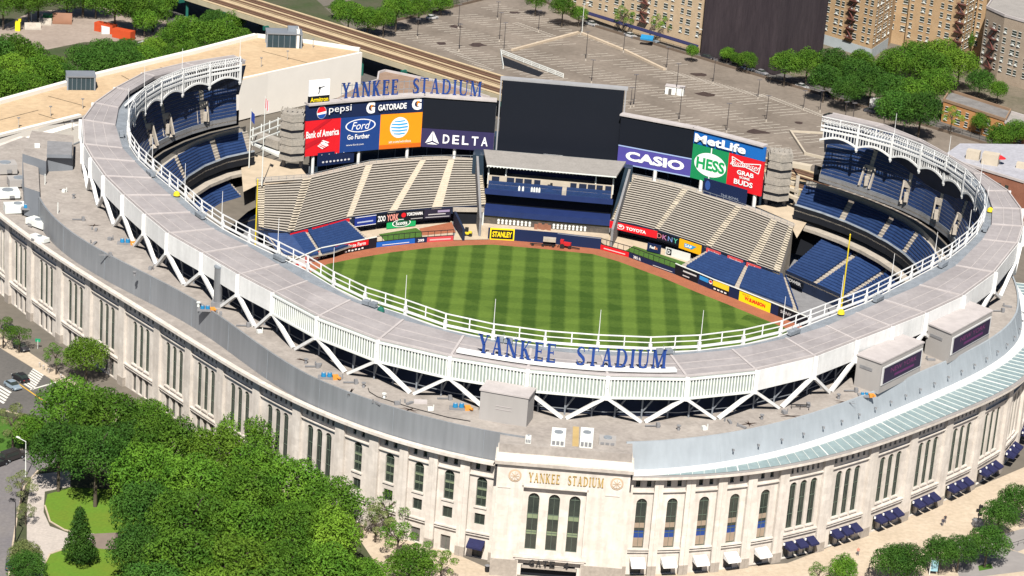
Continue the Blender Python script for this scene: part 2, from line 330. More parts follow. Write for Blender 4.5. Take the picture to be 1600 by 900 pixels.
# terrace floor, parapet wall, gutter
TA=[-2.05+ (3.98)*k/120 for k in range(121)]
mb=MB(); strip(mb,[OUT.p(a,ZT,-3.3) for a in TA],[PAR.p(a,ZT) for a in TA]); mb.build('terrace_deck',TERR,ST)
pa=-1.93
PA=[a for a in TA if a<phi_of(at(779,724,20))+.04]; PB=[a for a in TA if a>phi_of(at(987,747,20))-.02]
for AA in (PA,PB):
    mb=MB(); strip(mb,[PAR.p(a,ZT+0.35) for a in AA],[PAR.p(a,19.4,0.05 if AA is PA else 1.6) for a in AA]); strip(mb,[PAR.p(a,ZT+0.35) for a in AA],[PAR.p(a,ZT+0.35,-0.35) for a in AA]); strip(mb,[PAR.p(a,ZT+0.35,-0.35) for a in AA],[PAR.p(a,ZT,-0.35) for a in AA])
    sm=MB()
    for j in range(0,len(AA),5): sm.beam(PAR.p(AA[j],ZT+0.3,0.03),PAR.p(AA[j],19.5,0.08 if AA is PA else 1.63),0.07,0.07)
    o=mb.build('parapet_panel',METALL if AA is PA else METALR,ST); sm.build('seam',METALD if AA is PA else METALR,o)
# cornice
def cornice(AA):
    mb=MB()
    prof=[(20.0,0),(20.0,-0.0)]
    for (zt,ot,zb,ob) in ((20.0,0.25,19.45,0.25),(19.45,0.25,19.4,-0.1),(19.4,-0.1,19.2,-0.2),(19.2,-0.2,19.15,-1.75)):
        strip(mb,[COR.p(a,zt,ot) for a in AA],[COR.p(a,zb,ob) for a in AA])
    return mb
LA=[a for a in [-2.0+0.02*k for k in range(200)] if a<phi_of(at(779,722,20))-0.0]
RA=[a for a in [0.0+0.02*k for k in range(86)] if a>phi_of(at(986,745,20))]
for AA in (LA,RA):
    mb=cornice(AA)
    if AA is LA: m2=MB(); strip(m2,[PAR.p(a,19.45,-.3) for a in AA],[COR.p(a,20.0,-.8) for a in AA]); m2.build('lower_roof',TERR,ST); strip(mb,[COR.p(a,20.0,-.8) for a in AA],[COR.p(a,20.0,.25) for a in AA])
    mb.build('cornice',STONE,ST)
# teal glass roof on the right
mb=MB(); strip(mb,[PAR.p(a,20.3,2.6) for a in RA],[COR.p(a,20.1,-0.5) for a in RA]); go=mb.build('glass_roof',TEAL,ST)
mb=MB(); strip(mb,[PAR.p(a,20.5,1.2) for a in RA],[PAR.p(a,20.45,3.1) for a in RA]); strip(mb,[PAR.p(a,20.45,3.1) for a in RA],[PAR.p(a,20.1,3.1) for a in RA]); mb.build('gutter',WHITE,ST)
mb=MB()
for a in RA[::1]:
    for f in (0,):
        mb.beam(PAR.p(a,20.36,2.7),COR.p(a,20.16,-0.5),0.07 if int(a*50)%9 else .22,0.10)
mb.build('glazing_bar',LOUV,go)
mb=MB(); strip(mb,[COR.p(a,20.03,-0.9) for a in RA],[COR.p(a,20.03,.25) for a in RA]); mb.build('coping',mat('coping',(0.33,0.31,0.30),0.8),ST)
# ---- facade bays
def arch_pts(uc,w_,zt,n=8):
    r=w_/2; return [(uc-r*math.cos(math.pi*k/n),zt-r+r*math.sin(math.pi*k/n)) for k in range(n+1)]
def arch_wall(mb,P,u0,u1,z0,z1,cols,rev=0.45):
    """wall with openings; cols: list of (uc,width,[(zb,zt,arched)...])"""
    q=lambda a,b,c,d:[P(a,c),P(b,c),P(b,d),P(a,d)]
    cols=sorted(cols); u=u0
    for uc,w_,ops in cols:
        a,b=uc-w_/2,uc+w_/2
        if a>u+1e-4: mb.face(q(u,a,z0,z1))
        z=z0
        for zb,zt,ar in sorted(ops):
            if zb>z+1e-4: mb.face(q(a,b,z,zb))
            if ar:
                pts=arch_pts(uc,w_,zt); m=len(pts)//2
                for i in range(len(pts)-1):
                    (ua,za),(ub,zb2)=pts[i],pts[i+1]
                    mb.face([P(ua,za),P(ub,zb2),P(ub,zt),P(ua,zt)] if i!=0 and i!=len(pts)-2 else [P(ua,za),P(ub,zb2),P(ub,zt),P(ua,zt)])
                    mb.face([P(ua,za),P(ub,zb2),P(ub,zb2,-rev),P(ua,za,-rev)])
                zs=zt-w_/2
            else:
                zs=zt; mb.face([P(a,zt),P(b,zt),P(b,zt,-rev),P(a,zt,-rev)])
            mb.face([P(a,zb),P(a,zs),P(a,zs,-rev),P(a,zb,-rev)]); mb.face([P(b,zb),P(b,zs),P(b,zs,-rev),P(b,zb,-rev)]); mb.face([P(a,zb),P(b,zb),P(b,zb,-rev),P(a,zb,-rev)])
            z=zt
        if z<z1: mb.face(q(a,b,z,z1))
        u=b
    if u<u1: mb.face(q(u,u1,z0,z1))
def window(P,uc,w_,zb,zt,arched,parent,name='arched_window',rev=0.4,kind=0):
    mb=MB(); r=w_/2
    pts=[(uc-r,zb),(uc+r,zb)]+([(u,z) for u,z in reversed(arch_pts(uc,w_,zt))] if arched else [(uc+r,zt),(uc-r,zt)])
    mb.face([P(u,z,-rev) for u,z in pts]); o=mb.build(name,GLASS,parent)
    fm=MB(); d=-rev+0.06; h=zt-zb
    zz=[zb+0.05,zb+h*0.3,zb+h*0.62]+([zt-r] if arched else [zt-.05])
    if h<2.5: zz=[zb+.05,zt-.05]
    for z in zz: fm.beam(P(uc-r,z,d),P(uc+r,z,d),0.1,0.12)
    for u in ((uc-r+.06),uc,(uc+r-.06)) if h>2.5 else (uc,): fm.beam(P(u,zb,d),P(u,zt-(r*0.4 if arched else 0),d),0.07,0.07)
    fm.build('frame',FRAME,o)
    if kind:   # spandrel floors seen inside the taller windows
        s=MB(); cc={1:[(0.02,0.2,1),(0.2,0.34,0),(0.40,0.5,1)],2:[(0.26,0.33,2),(0.54,0.62,2)]}[kind]
        for lo,hi,mi in cc: s.face([P(uc-r+.08,zb+h*lo,d+.01),P(uc+r-.08,zb+h*lo,d+.01),P(uc+r-.08,zb+h*hi,d+.01),P(uc-r+.08,zb+h*hi,d+.01)],mi)
        s.build('spandrel',[mat('blue_band',(0.02,0.06,0.25),0.5),mat('tan_spandrel',(0.35,0.27,0.2),0.8),mat('green_spandrel',(0.22,0.27,0.16),0.8)],o)
    return o
AWN=mat('navy_awning',(0.018,0.02,0.075),0.8,var=0.15,scale=1.5)
AWNW=mat('white_awning',(0.75,0.74,0.72),0.7)
DOORM=mat('door_metal',(0.14,0.13,0.12),0.6,var=0.2,scale=1)
def awning(P,uc,w_,zt,m,parent,out=2.4,drop=0.9):
    mb=MB(); a,b=uc-w_/2,uc+w_/2
    mb.face([P(a,zt,0.1),P(b,zt,0.1),P(b,zt-drop,out),P(a,zt-drop,out)]); mb.face([P(a,zt-drop,out),P(b,zt-drop,out),P(b,zt-drop-.35,out),P(a,zt-drop-.35,out)])
    for u in (a,b): mb.face([P(u,zt,0.1),P(u,zt-drop,out),P(u,zt-drop-.35,out),P(u,zt-drop-.25,0.1)])
    return mb.build('awning',m,parent)
LB=[(-60,372),(-28,395),(20,410),(67,450),(115,477),(166,510),(217,545),(270,580),(325,605),(382,640),(440,668),(507,705),(558,735),(602,755),(648,768),(695,780),(746,795)]
RB=[(1003,825),(1055,827),(1106,822),(1155,815),(1200,810),(1262,802),(1336,775),(1399,752),(1455,725),(1508,705),(1560,680),(1610,655),(1655,630)]
WIN=-1.3
def bay_set(pts,edge0,edge1,side):
    ph=[phi_of(at(x,y,10.5)) for x,y in pts]
    bd=[edge0]+[(a+b)/2 for a,b in zip(ph[:-1],ph[1:])]+[edge1]
    for i,c in enumerate(ph):
        a,b=COR.p(bd[i],0,WIN),COR.p(bd[i+1],0,WIN); t=(b-a); W=t.length; t.normalize(); nn=Vector((t.y,-t.x,0))
        def P(u,z,d=0,a=a,t=t,nn=nn): v=a+t*u+nn*d; return Vector((v.x,v.y,z))
        pw=min(1.1,W*0.14) # half pilaster
        single=(side<0 and i>=12) or (side>0 and i<5)
        cols=[]; wins=[]
        mid=W/2
        if single:
            if side<0: ops=[(10.2,16.0,True),(6.6,8.8,False),(0.15,3.1,False)]
            else: ops=[(5.2,15.0,True),(0.15,2.9,False)]
            cols=[(mid,1.95,ops)]; 
            cols2=[(mid-1.0,0.8,[(17.3,18.5,False)]),(mid+1.0,0.8,[(17.3,18.5,False)])]
        else:
            sp=min(2.45,(W-2*pw)/3.3); ww=min(1.6,sp*0.66)
            cols=[(mid+k*sp,ww,[(6.1,15.4,True),(0.15,3.3 if side>0 else 4.2,False)]) for k in (-1,0,1)]
            sp2=(W-2*pw-1.0)/6; cols2=[(mid+(k-2.5)*sp2,sp2*0.42,[(17.2,18.4,False)]) for k in range(6)]
        mb=MB(); rd=0.35
        Pr=lambda u,z,d=0:P(u,z,d-rd)
        arch_wall(mb,Pr,0,W,0,16.6,cols); arch_wall(mb,Pr,0,W,16.6,19.2,cols2)
        wo=mb.build('wall_bay',STONE,ST)
        # pilasters (half on each side), base course, string courses
        pm=MB()
        for u0,u1 in ((0,pw),(W-pw,W)):
            for (z0,z1,d) in ((1.9,18.9,0.30),): pm.box8([P(u0,z0,-rd-.05),P(u1,z0,-rd-.05),P(u1,z0,d),P(u0,z0,d),P(u0,z1,-rd-.05),P(u1,z1,-rd-.05),P(u1,z1,d),P(u0,z1,d)]); pm.build('pilaster',STONE,wo); pm=MB()
        for z,hh,d in ((16.35,0.2,0.12),(5.0,0.25,0.18),(4.55,0.14,0.1)): pm.box8([P(pw,z,-rd-.02),P(W-pw,z,-rd-.02),P(W-pw,z,d),P(pw,z,d),P(pw,z+hh,-rd-.02),P(W-pw,z+hh,-rd-.02),P(W-pw,z+hh,d),P(pw,z+hh,d)]); pm.build('string_course',STONE,wo); pm=MB()
        for uc,w_,ops in cols:
            for zb,zt,ar in ops:
                if ar: pm.box8([P(uc-w_*.62,zb-.3,-rd),P(uc+w_*.62,zb-.3,-rd),P(uc+w_*.62,zb-.3,-.1),P(uc-w_*.62,zb-.3,-.1),P(uc-w_*.62,zb-.02,-rd),P(uc+w_*.62,zb-.02,-rd),P(uc+w_*.62,zb-.02,-.1),P(uc-w_*.62,zb-.02,-.1)]); pm.build('sill',STONE,wo); pm=MB()
        for u0,u1 in ((0,pw),(W-pw,W)):
            bm_=MB(); bm_.box8([P(u0,0,-rd-.05),P(u1,0,-rd-.05),P(u1,0,.4),P(u0,0,.4),P(u0,1.9,-rd-.05),P(u1,1.9,-rd-.05),P(u1,1.9,.4),P(u0,1.9,.4)]); bm_.build('plinth',STONE2,wo)
        for uc,w_,ops in cols:
            for zb,zt,ar in ops:
                nm='arched_window' if ar else ('door' if zb<1 else 'square_window')
                kd=0
                if ar: kd= 1 if (side>0 and single) else (2 if (side<0 and single) else 0)
                if nm=='door':
                    d=MB(); d.face([Pr(uc-w_/2,zb,-.42),Pr(uc+w_/2,zb,-.42),Pr(uc+w_/2,zt,-.42),Pr(uc-w_/2,zt,-.42)]); d.beam(Pr(uc,zb,-.38),Pr(uc,zt,-.38),.08,.08,1); d.build('door',[DOORM,FRAME],ST)
                else: window(Pr,uc,w_,zb,zt,ar,ST,nm,kind=kd)
        for uc,w_,ops in cols2: window(Pr,uc,w_,ops[0][0],ops[0][1],False,ST,'small_window')
        if side>0:
            if not single:
                for k in (-.5,-1.5,.5): q=P(mid+k*min(2.55,(W-1.4)/3.0),3.5,.5); lm=MB(); lm.tube(q-Vector((0,0,.15)),q+Vector((0,0,.2)),.2,n=8); lm.build('wall_lantern',WHITE,ST)
            if single: awning(P,mid,2.6,3.6,AWNW,ST,2.2)
            else:
                for k in (-1,0,1): awning(P,mid+k*min(2.55,(W-1.4)/3.0),min(1.95,(W-1.4)/3.0*.78),3.7,AWN,ST,2.0,.75)
        elif single and i==len(pts)-1: awning(P,mid,3.0,3.9,AWN,ST,1.9)
GL,GR_=at(779,724,20),at(987,747,20)
bay_set(LB,-1.97,phi_of(GL),-1)
bay_set(RB,phi_of(GR_),phi_of(at(1680,610,10.5)),1)
# ---- gate block
fl=at(777,733,20.6); fr=at(985,750,20.6); fl.z=fr.z=0; t=(fr-fl); W=t.length; t.normalize(); nn=Vector((t.y,-t.x,0))
def P(u,z,d=0,fl=fl,t=t,nn=nn): v=fl+t*u+nn*d; return Vector((v.x,v.y,z))
GT=22.0; mid=W*0.43+0.4
mb=MB()
arch_wall(mb,lambda u,z,d=0:P(u,z,d),0,mid-5.6,0,GT,[(3.0,1.6,[(0.1,2.3,False)])]); arch_wall(mb,lambda u,z,d=0:P(u,z,d),mid+5.6,W,0,GT,[(W-3.4,1.5,[(0.1,2.4,False)])])
mb.face([P(mid-5.6,17.6),P(mid+5.6,17.6),P(mid+5.6,GT),P(mid-5.6,GT)])
rp=0.9
Pi=lambda u,z,d=0:P(u,z,d-rp)
arch_wall(mb,Pi,mid-5.6,mid+5.6,0,17.6,[(mid+k*3.65,2.0,[(5.1,16.2,True),(0.15,2.4,False)]) for k in (-1,0,1)],0.6)
mb.face([P(mid-5.6,0),P(mid-5.6,17.6),Pi(mid-5.6,17.6),Pi(mid-5.6,0)]); mb.face([P(mid+5.6,0),P(mid+5.6,17.6),Pi(mid+5.6,17.6),Pi(mid+5.6,0)]); mb.face([P(mid-5.6,17.6),P(mid+5.6,17.6),Pi(mid+5.6,17.6),Pi(mid-5.6,17.6)])
for u in (0,W): mb.face([P(u,0),P(u,0,-9),P(u,GT,-9),P(u,GT)])
gw=mb.build('gate_wall',STONE,ST)
mb=MB(); mb.box8([P(-.5,GT-.1,-9),P(W+.5,GT-.1,-9),P(W+.5,GT-.1,0.7),P(-.5,GT-.1,0.7),P(-.5,GT+.6,-9),P(W+.5,GT+.6,-9),P(W+.5,GT+.6,0.9),P(-.5,GT+.6,0.9)])
mb.box8([P(-.2,GT+.6,-9),P(W+.2,GT+.6,-9),P(W+.2,GT+.6,0.0),P(-.2,GT+.6,0.0),P(-.2,GT+1.5,-9),P(W+.2,GT+1.5,-9),P(W+.2,GT+1.5,-.6),P(-.2,GT+1.5,-.6)])
mb.build('gate_cornice',STONE,ST)
mb=MB(); mb.box8([P(0,GT+1.5,-10),P(W,GT+1.5,-10),P(W,GT+1.5,-1),P(0,GT+1.5,-1),P(0,ZT+.1,-10),P(W,ZT+.1,-10),P(W,ZT+.1,-1),P(0,ZT+.1,-1)]); mb.build('gate_roof',TERR,ST)
mb=MB()
for u0,u1,z0,z1,d in ((mid-6.5,mid+6.5,4.0,4.4,.35),(mid-6.2,mid+6.2,3.6,3.9,.2),(0.3,2.6,17.2,17.4,.12),(W-4.2,W-1.6,17.2,17.4,.12),(mid-5.9,mid-5.6,4.4,17.9,.12),(mid+5.6,mid+5.9,4.4,17.9,.12),(mid-5.9,mid+5.9,17.6,17.9,.12)):
    mb.box8([P(u0,z0,-.9 if z0<5 else -.02),P(u1,z0,-.9 if z0<5 else -.02),P(u1,z0,d),P(u0,z0,d),P(u0,z1,-.9 if z0<5 else -.02),P(u1,z1,-.9 if z0<5 else -.02),P(u1,z1,d),P(u0,z1,d)])
mb.build('string_course',STONE,gw)
mb=MB()
for u0,u1 in ((-.05,mid-5.7),(mid+5.7,W+.05)):
    mb=MB(); mb.box8([P(u0,0,-.1),P(u1,0,-.1),P(u1,0,.18),P(u0,0,.18),P(u0,3.3,-.1),P(u1,3.3,-.1),P(u1,3.3,.18),P(u0,3.3,.18)]); mb.build('plinth',STONE2,gw)
for k in (-1,0,1):
    window(Pi,mid+k*3.65,2.0,5.1,16.2,True,ST,rev=0.55,kind=2); 
mb=MB(); mb.box8([P(mid-5,0.1,-1.6),P(mid+5,0.1,-1.6),P(mid+5,0.1,-.85),P(mid-5,0.1,-.85),P(mid-5,2.1,-1.6),P(mid+5,2.1,-1.6),P(mid+5,2.1,-.85),P(mid-5,2.1,-.85)]); mb.build('gate_doors',DARK,ST)
mb=MB(); mb.box8([P(mid-4.9,2.0,.05),P(mid+4.9,2.0,.05),P(mid+4.9,2.0,.3),P(mid-4.9,2.0,.3),P(mid-4.9,2.5,.05),P(mid+4.9,2.5,.05),P(mid+4.9,2.5,.3),P(mid-4.9,2.5,.3)]); mb.build('gate_beam',STONE2,ST)
# ---------------------------------------------------------------- catwalk, railing and frieze along the inner rim
def lerpc(c1,c2,a,f,z): return c1.p(a,z).lerp(c2.p(a,z),f)
FA=[PH0+(PH1-PH0)*k/200 for k in range(201)]
mb=MB(); strip(mb,[RAIL.p(a,ZR-0.5,max(.3,min(3.6,INN.R(a)-RAIL.R(a)+.4))) for a in FA[6:-6]],[RAIL.p(a,ZR-0.7,0.2) for a in FA[6:-6]]); strip(mb,[RAIL.p(a,ZR-0.7,0.2) for a in FA[6:-6]],[RAIL.p(a,ZR-2.0,0.2) for a in FA[6:-6]])
mb.build('catwalk',METALD,ST)
PHR0=phi_of(at(375,103,ZR)); PHR1=phi_of(at(1281,197,ZR)); FA=[PHR0+(PHR1-PHR0)*k/200 for k in range(201)]
NB=46; FN=[PH0+(PH1-PH0)*k/NB for k in range(NB+1)]
# even spacing along the rim
L=[0]
for a,b in zip(FA[:-1],FA[1:]): L.append(L[-1]+(RAIL.raw(b)-RAIL.raw(a)).length)
FN=[float(np.interp(L[-1]*k/NB,L,FA)) for k in range(NB+1)]
for i in range(NB):
    a,b=FN[i],FN[i+1]; mb=MB()
    ln=(RAIL.raw(b)-RAIL.raw(a)).length
    p,q=RAIL.p(a,0),RAIL.p(b,0); t=(q-p).normalized(); nn=Vector((t.y,-t.x,0)); V=lambda s,z,d=0: Vector((*(p+t*s+nn*d)[:2],z))
    for z,h in ((ZR+2.35,.24),(ZR+1.25,.18),(ZR+0.2,.3)): mb.beam(V(0,z),V(ln,z),.16,h*.85)
    for s in (0,ln/2): mb.beam(V(s,ZR+0.1),V(s,ZR+2.45),.3 if s==0 else .22,.3)
    ro=mb.build('railing',WHITE,ST)
    far=RAIL.raw((a+b)/2).y>80
    fb=MB(); n_=8; base=ZR-3.8
    # arched lower chord
    for k in range(n_):
        s0,s1=ln*k/n_,ln*(k+1)/n_; z0=base+1.3*math.sin(math.pi*k/n_); z1=base+1.3*math.sin(math.pi*(k+1)/n_)
        fb.box8([V(s0,z0,-.15),V(s1,z1,-.15),V(s1,z1,.15),V(s0,z0,.15),V(s0,z0+.5,-.15),V(s1,z1+.5,-.15),V(s1,z1+.5,.15),V(s0,z0+.5,.15)])
    for z,h in ((ZR-0.95,.55),(ZR+0.0,.25)): fb.beam(V(0,z),V(ln,z),.3,h)
    m=12
    for k in range(1,m):
        s=ln*k/m
        if k%4==0: fb.beam(V(s,base+1.3*math.sin(math.pi*k/m)),V(s,ZR-1),.36,.22,up=nn)
        else: fb.beam(V(s,base+1.3*math.sin(math.pi*k/m)),V(s,ZR-1),.17,.18,up=nn)
    fb.beam(V(0,base-.5),V(0,ZR+1),.6,.5,up=nn); fb.tube(V(0,base-1.0),V(0,base-.4),.2,.42)
    fb.build('frieze_panel',WHITE,ST)
    if far:
        g=MB()
        for k in range(13):
            s=ln*k/12; g.beam(V(s,ZR+2.3,0),V(s+.5,ZR+0.2,2.2),.16,.2); g.beam(V(s,ZR+1.9,.2),V(s,ZR-.9,-.0),.1,.1)
        g.beam(V(0,ZR+1.2,1.2),V(ln,ZR+1.2,1.2),.2,.2); g.beam(V(0,ZR+.15,2.3),V(ln,ZR+.15,2.3),.35,.3)
        g.build('frieze_lattice',WHITE,ro)
    if i%2==0:
        g=MB(); g.tube(V(0,ZR+.2,.3),V(0,ZR+7.4,.3),.09,.05,6); g.build('lightning_rod',WHITE,ST)
    if i%3==1 and not far:
        g=MB()
        for s in (1.5,3.2): g.box(V(s,ZR-.3,1.6),(1.5,.8,.7),math.atan2(t.y,t.x)); g.beam(V(s-.6,ZR+.3,1.1),V(s+.6,ZR+.3,1.1),.5,.35)
        for s in (2.2,4.5): g.beam(V(s,ZR-.6,1.2),V(s,ZR+1.2,1.2),.08,.08)
        g.build('floodlight_rack',METALD,ST)
# ---------------------------------------------------------------- seating
def rows(parent,F,B,n,aisles=(),step=CONC,seat=SEAT,nm='seat_section',sh=0.75,sd=0.6,fascia=None,top=None,seatfrac=1.0,tiername='tier_steps',skip=(),gap=None):
    """F,B: matched front/back edge points (with z); aisles: (position, half width) along 0..1"""
    K=len(F); mb=MB()
    def at_(k,t,z): v=F[k].lerp(B[k],t); v.z=z[k]; return v
    zr=lambda i:[F[k].z+(B[k].z-F[k].z)*i/max(1,n-1) for k in range(K)]
    for i in range(n):
        z=zr(i); t0,t1=i/n,(i+1)/n
        strip(mb,[at_(k,t0,z) for k in range(K)],[at_(k,t1,z) for k in range(K)])
        zb=zr(i-1) if i else [v-0.3 for v in z]
        strip(mb,[at_(k,t0,z) for k in range(K)],[at_(k,t0,zb) for k in range(K)])
    tier=mb.build(tiername,step,parent)
    s=[k/(K-1) for k in range(K)]
    def P2(x,t,z0):
        f=x*(K-1); k=min(int(f),K-2); r=f-k; a=F[k].lerp(F[k+1],r); b=B[k].lerp(B[k+1],r); v=a.lerp(b,t); v.z=z0; return v
    def zr_(x,i):
        f=x*(K-1); k=min(int(f),K-2); r=f-k; fz=F[k].z*(1-r)+F[k+1].z*r; bz=B[k].z*(1-r)+B[k+1].z*r; return fz+(bz-fz)*i/max(1,n-1)
    cuts=sorted([(max(0,a-hw),min(1,a+hw)) for a,hw in aisles if -hw<a<1+hw]); iv=[]; x=0.0
    for c0_,c1_ in cuts:
        if c0_>x+1e-4: iv.append((x,c0_))
        x=max(x,c1_)
    if x<1-1e-4: iv.append((x,1.0))
    for g0,g1 in iv:
        if g1-g0<.004: continue
        xs=[g0]+[q for q in s if g0+1e-5<q<g1-1e-5]+[g1]; prev=None; mb=MB()
        for q in xs:
            c=[]
            for i in range(n):
                z=zr_(q,i)+.05; t0=(i+1-sd)/n; t1=(i+.96)/n; c+=[(P2(q,i/n,z),1),(P2(q,t0,z),1),(P2(q,t0,z+sh*.55),0),(P2(q,t1,z+sh),0),(P2(q,t1,z),0),(P2(q,(i+1)/n,z),1)]
            if prev:
                for u in range(len(c)-1): mb.face([prev[u][0],c[u][0],c[u+1][0],prev[u+1][0]],c[u+1][1])
            prev=c
        mb.build(nm,[seat,gap or step],tier)
    return tier
def zz(v,z): v=v.copy(); v.z=z; return v
# curves of the tiers: traced on the far wings, offset from the rim on the near side
near=[RAIL.p(a,0,-7) for a in np.linspace(-1.75,1.75,24)]
UDF=Polar([tuple(p) for p in near]+[at(x,y,18.6) for x,y in ((378,185),(330,194),(280,211),(240,230),(1258,271),(1300,283),(1340,297),(1400,318),(1450,342),(1492,374))])
MNB=Polar([tuple(RAIL.p(a,0,-6)) for a in np.linspace(-1.7,1.7,20)]+[at(x,y,13.3) for x,y in ((388,200),(345,210),(300,226),(262,246),(1262,287),(1300,298),(1340,312),(1400,337),(1425,350),(1448,368),(1462,386),(243,262),(230,285))])
MNF=Polar([tuple(RAIL.p(a,0,-15)) for a in np.linspace(-1.6,1.6,20)]+[at(x,y,7.5) for x,y in ((397,243),(360,250),(330,262),(300,277),(1241,327),(1300,346),(1350,367),(1400,395),(1430,420))])
LWB=Polar([tuple(RAIL.p(a,0,-13)) for a in np.linspace(-1.6,1.6,20)]+[at(x,y,2.0) for x,y in ((392,272),(350,281),(310,294),(1241,364),(1280,374),(1330,388),(1380,408))])
LWF=Polar([tuple(RAIL.p(a,0,-34)) for a in np.linspace(-1.45,1.45,20)]+[at(x,y,-3.2) for x,y in ((408,338),(385,345),(350,355),(1225,425),(1262,443),(1320,468),(1345,480))])
eR=lambda x,y,z:phi_of(at(x,y,z))
A=list(np.linspace(PH0+0.01,PH1-0.01,80))
UF=[UDF.p(a,18.6) for a in A]; UB=[OUT.p(a,33.0,-3.2) for a in A]
def sof(p,AA): a=phi_of(p); return (a-AA[0])/(AA[-1]-AA[0])
vomR=[(1282,258),(1348,283),(1408,308),(1460,334),(1492,358)]; vomL=[(362,162),(303,175),(252,198),(228,216)]
vs=[sof(at(x,y,21.5),A) for x,y in vomR+vomL]
vs+=[vs[4]-0.035*k-0.03 for k in range(1,18) if vs[4]-0.035*k-0.03>vs[8]+0.02]
GAP=mat('seat_footwell',(.13,.14,.17),.9,var=.2,scale=1)
ud=rows(ST,UF,UB,18,gap=GAP,aisles=[(v,0.0013) for v in vs],skip=[(v,0.0045,0,6) for v in vs])
mb=MB(); strip(mb,[p+Vector((0,0,.9)) for p in UF],[zz(p,17.6) for p in UF]); strip(mb,[zz(p,17.6) for p in UF],[UDF.p(a,17.6,5) for a in A]); mb.build('tier_fascia',CONCD,ST)
mb=MB(); strip(mb,[zz(p,19.55) for p in UF],[UDF.p(a,19.55,0.4) for a in A]); mb.build('tier_rail',METALD,ST)
def P_on(F,B,s,t):
    f=s*(len(F)-1); k=min(int(f),len(F)-2); r=f-k; return F[k].lerp(F[k+1],r).lerp(B[k].lerp(B[k+1],r),t)
for v in vs:
    if not 0<v<1: continue
    a=P_on(UF,UB,v,0.02); b=P_on(UF,UB,v,0.40); d=(b-a); dh=Vector((d.x,d.y,0)).normalized(); sx=Vector((-dh.y,dh.x,0)); mb=MB()
    for s in (-1.6,1.6):
        mb.beam(zz(a+sx*s,19.8),zz(b+sx*s,24.6),.35,1.0)
    mb.beam(zz(b-sx*1.7,24.2),zz(b+sx*1.7,24.2),.4,1.6); mb.face([zz(a-sx*1.5,19.3),zz(a+sx*1.5,19.3),zz(b+sx*1.5,20.3),zz(b-sx*1.5,20.3)]); mb.beam(zz(b-sx*.2-dh*1.5,20.3),zz(b-sx*.2-dh*1.5,22.6),.9,.9)
    mb.build('vomitory',CONC,ST)
# main tier
A2=list(np.linspace(eR(397,243,7.5),eR(1241,327,7.5),70)); MF=[MNF.p(a,7.5) for a in A2]; MBk=[MNB.p(a,13.3) for a in A2]
as_=[sof(at(x,y,10),A2) for x,y in ((1250,305),(1326,332),(1392,358),(1432,382),(320,232),(380,222),(270,262))]
as_+= [0.12+0.055*k for k in range(14)]
main=rows(ST,MF,[zz(p.lerp(q,0.2),12.4) for p,q in zip(MBk,MF)],9,gap=GAP,aisles=[(v,0.0017) for v in as_])
mb=MB()
strip(mb,[zz(p.lerp(q,0.2),12.9) for p,q in zip(MBk,MF)],[MNB.p(a,13.2,3.0) for a in A2]); strip(mb,[MNB.p(a,14.2,-.2) for a in A2],[MNB.p(a,13.0,-.2) for a in A2])
mb.build('walkway',BENCH,ST)
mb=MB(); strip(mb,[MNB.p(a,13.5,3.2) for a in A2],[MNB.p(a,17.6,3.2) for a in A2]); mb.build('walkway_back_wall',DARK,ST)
mb=MB(); strip(mb,[zz(p,8.6) for p in MF],[zz(p,8.6)+(q-p).normalized()*.5 for p,q in zip(MF,MBk)]); mb.build('front_coping',METALD,ST)
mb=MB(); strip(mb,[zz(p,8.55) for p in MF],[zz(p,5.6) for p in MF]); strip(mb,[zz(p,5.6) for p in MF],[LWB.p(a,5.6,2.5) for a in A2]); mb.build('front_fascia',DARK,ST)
mb=MB(); strip(mb,[MNF.p(a,4.2,-1.7) for a in A2],[LWB.p(a,4.2,3) for a in A2]); strip(mb,[MNF.p(a,4.2,-1.7) for a in A2],[MNF.p(a,3.4,-1.7) for a in A2]); mb.build('suite_ledge',CONC,ST)
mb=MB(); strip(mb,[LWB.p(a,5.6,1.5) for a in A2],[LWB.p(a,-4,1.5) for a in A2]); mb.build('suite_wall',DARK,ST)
A3=list(np.linspace(eR(408,338,-3),eR(1228,425,-3),70)); LF_=[LWF.p(a,-3.2) for a in A3]; LB_=[LWB.p(a,2.2) for a in A3]
as3=[sof(at(x,y,-1),A3) for x,y in ((1232,400),(1288,428),(1345,448),(362,302),(398,318))]
rows(ST,LF_,LB_,17,gap=GAP,aisles=[(v,0.0017) for v in as3]+[(0.2+0.05*k,0.0017) for k in range(13)])
mb=MB(); strip(mb,[zz(p,-2.4) for p in LF_],[zz(p,-6) for p in LF_]); mb.build('field_wall',NAVY,ST)
# end walls closing each wing
for sgn,ph,e1,e2 in ((1,PH1-.01,A2[-1],A3[-1]),(-1,PH0+.01,A2[0],A3[0])):
    mb=MB()
    u0,u1=UDF.p(ph,18.6),OUT.p(ph,32.5,-3.2)
    mb.face([u0,zz(u0,17.6),zz(u1,17.6),u1])
    b0=OUT.p(ph,0,-2.5); w0=LWB.p(e2,0,1.6); w1=LWB.p(e1,0,1.6); mb.face([zz(w0,-6),zz(b0,-6),zz(b0,4),zz(w0,4)])
    l0=LWF.p(e2,-3.2); mb.face([l0,zz(l0,-6),zz(w0,-6),zz(w0,2.2)])
    mb.build('end_wall',NAVY,ST)
PALEA=mat('pale_aisle',(.62,.55,.44),.9,var=.1,scale=1)
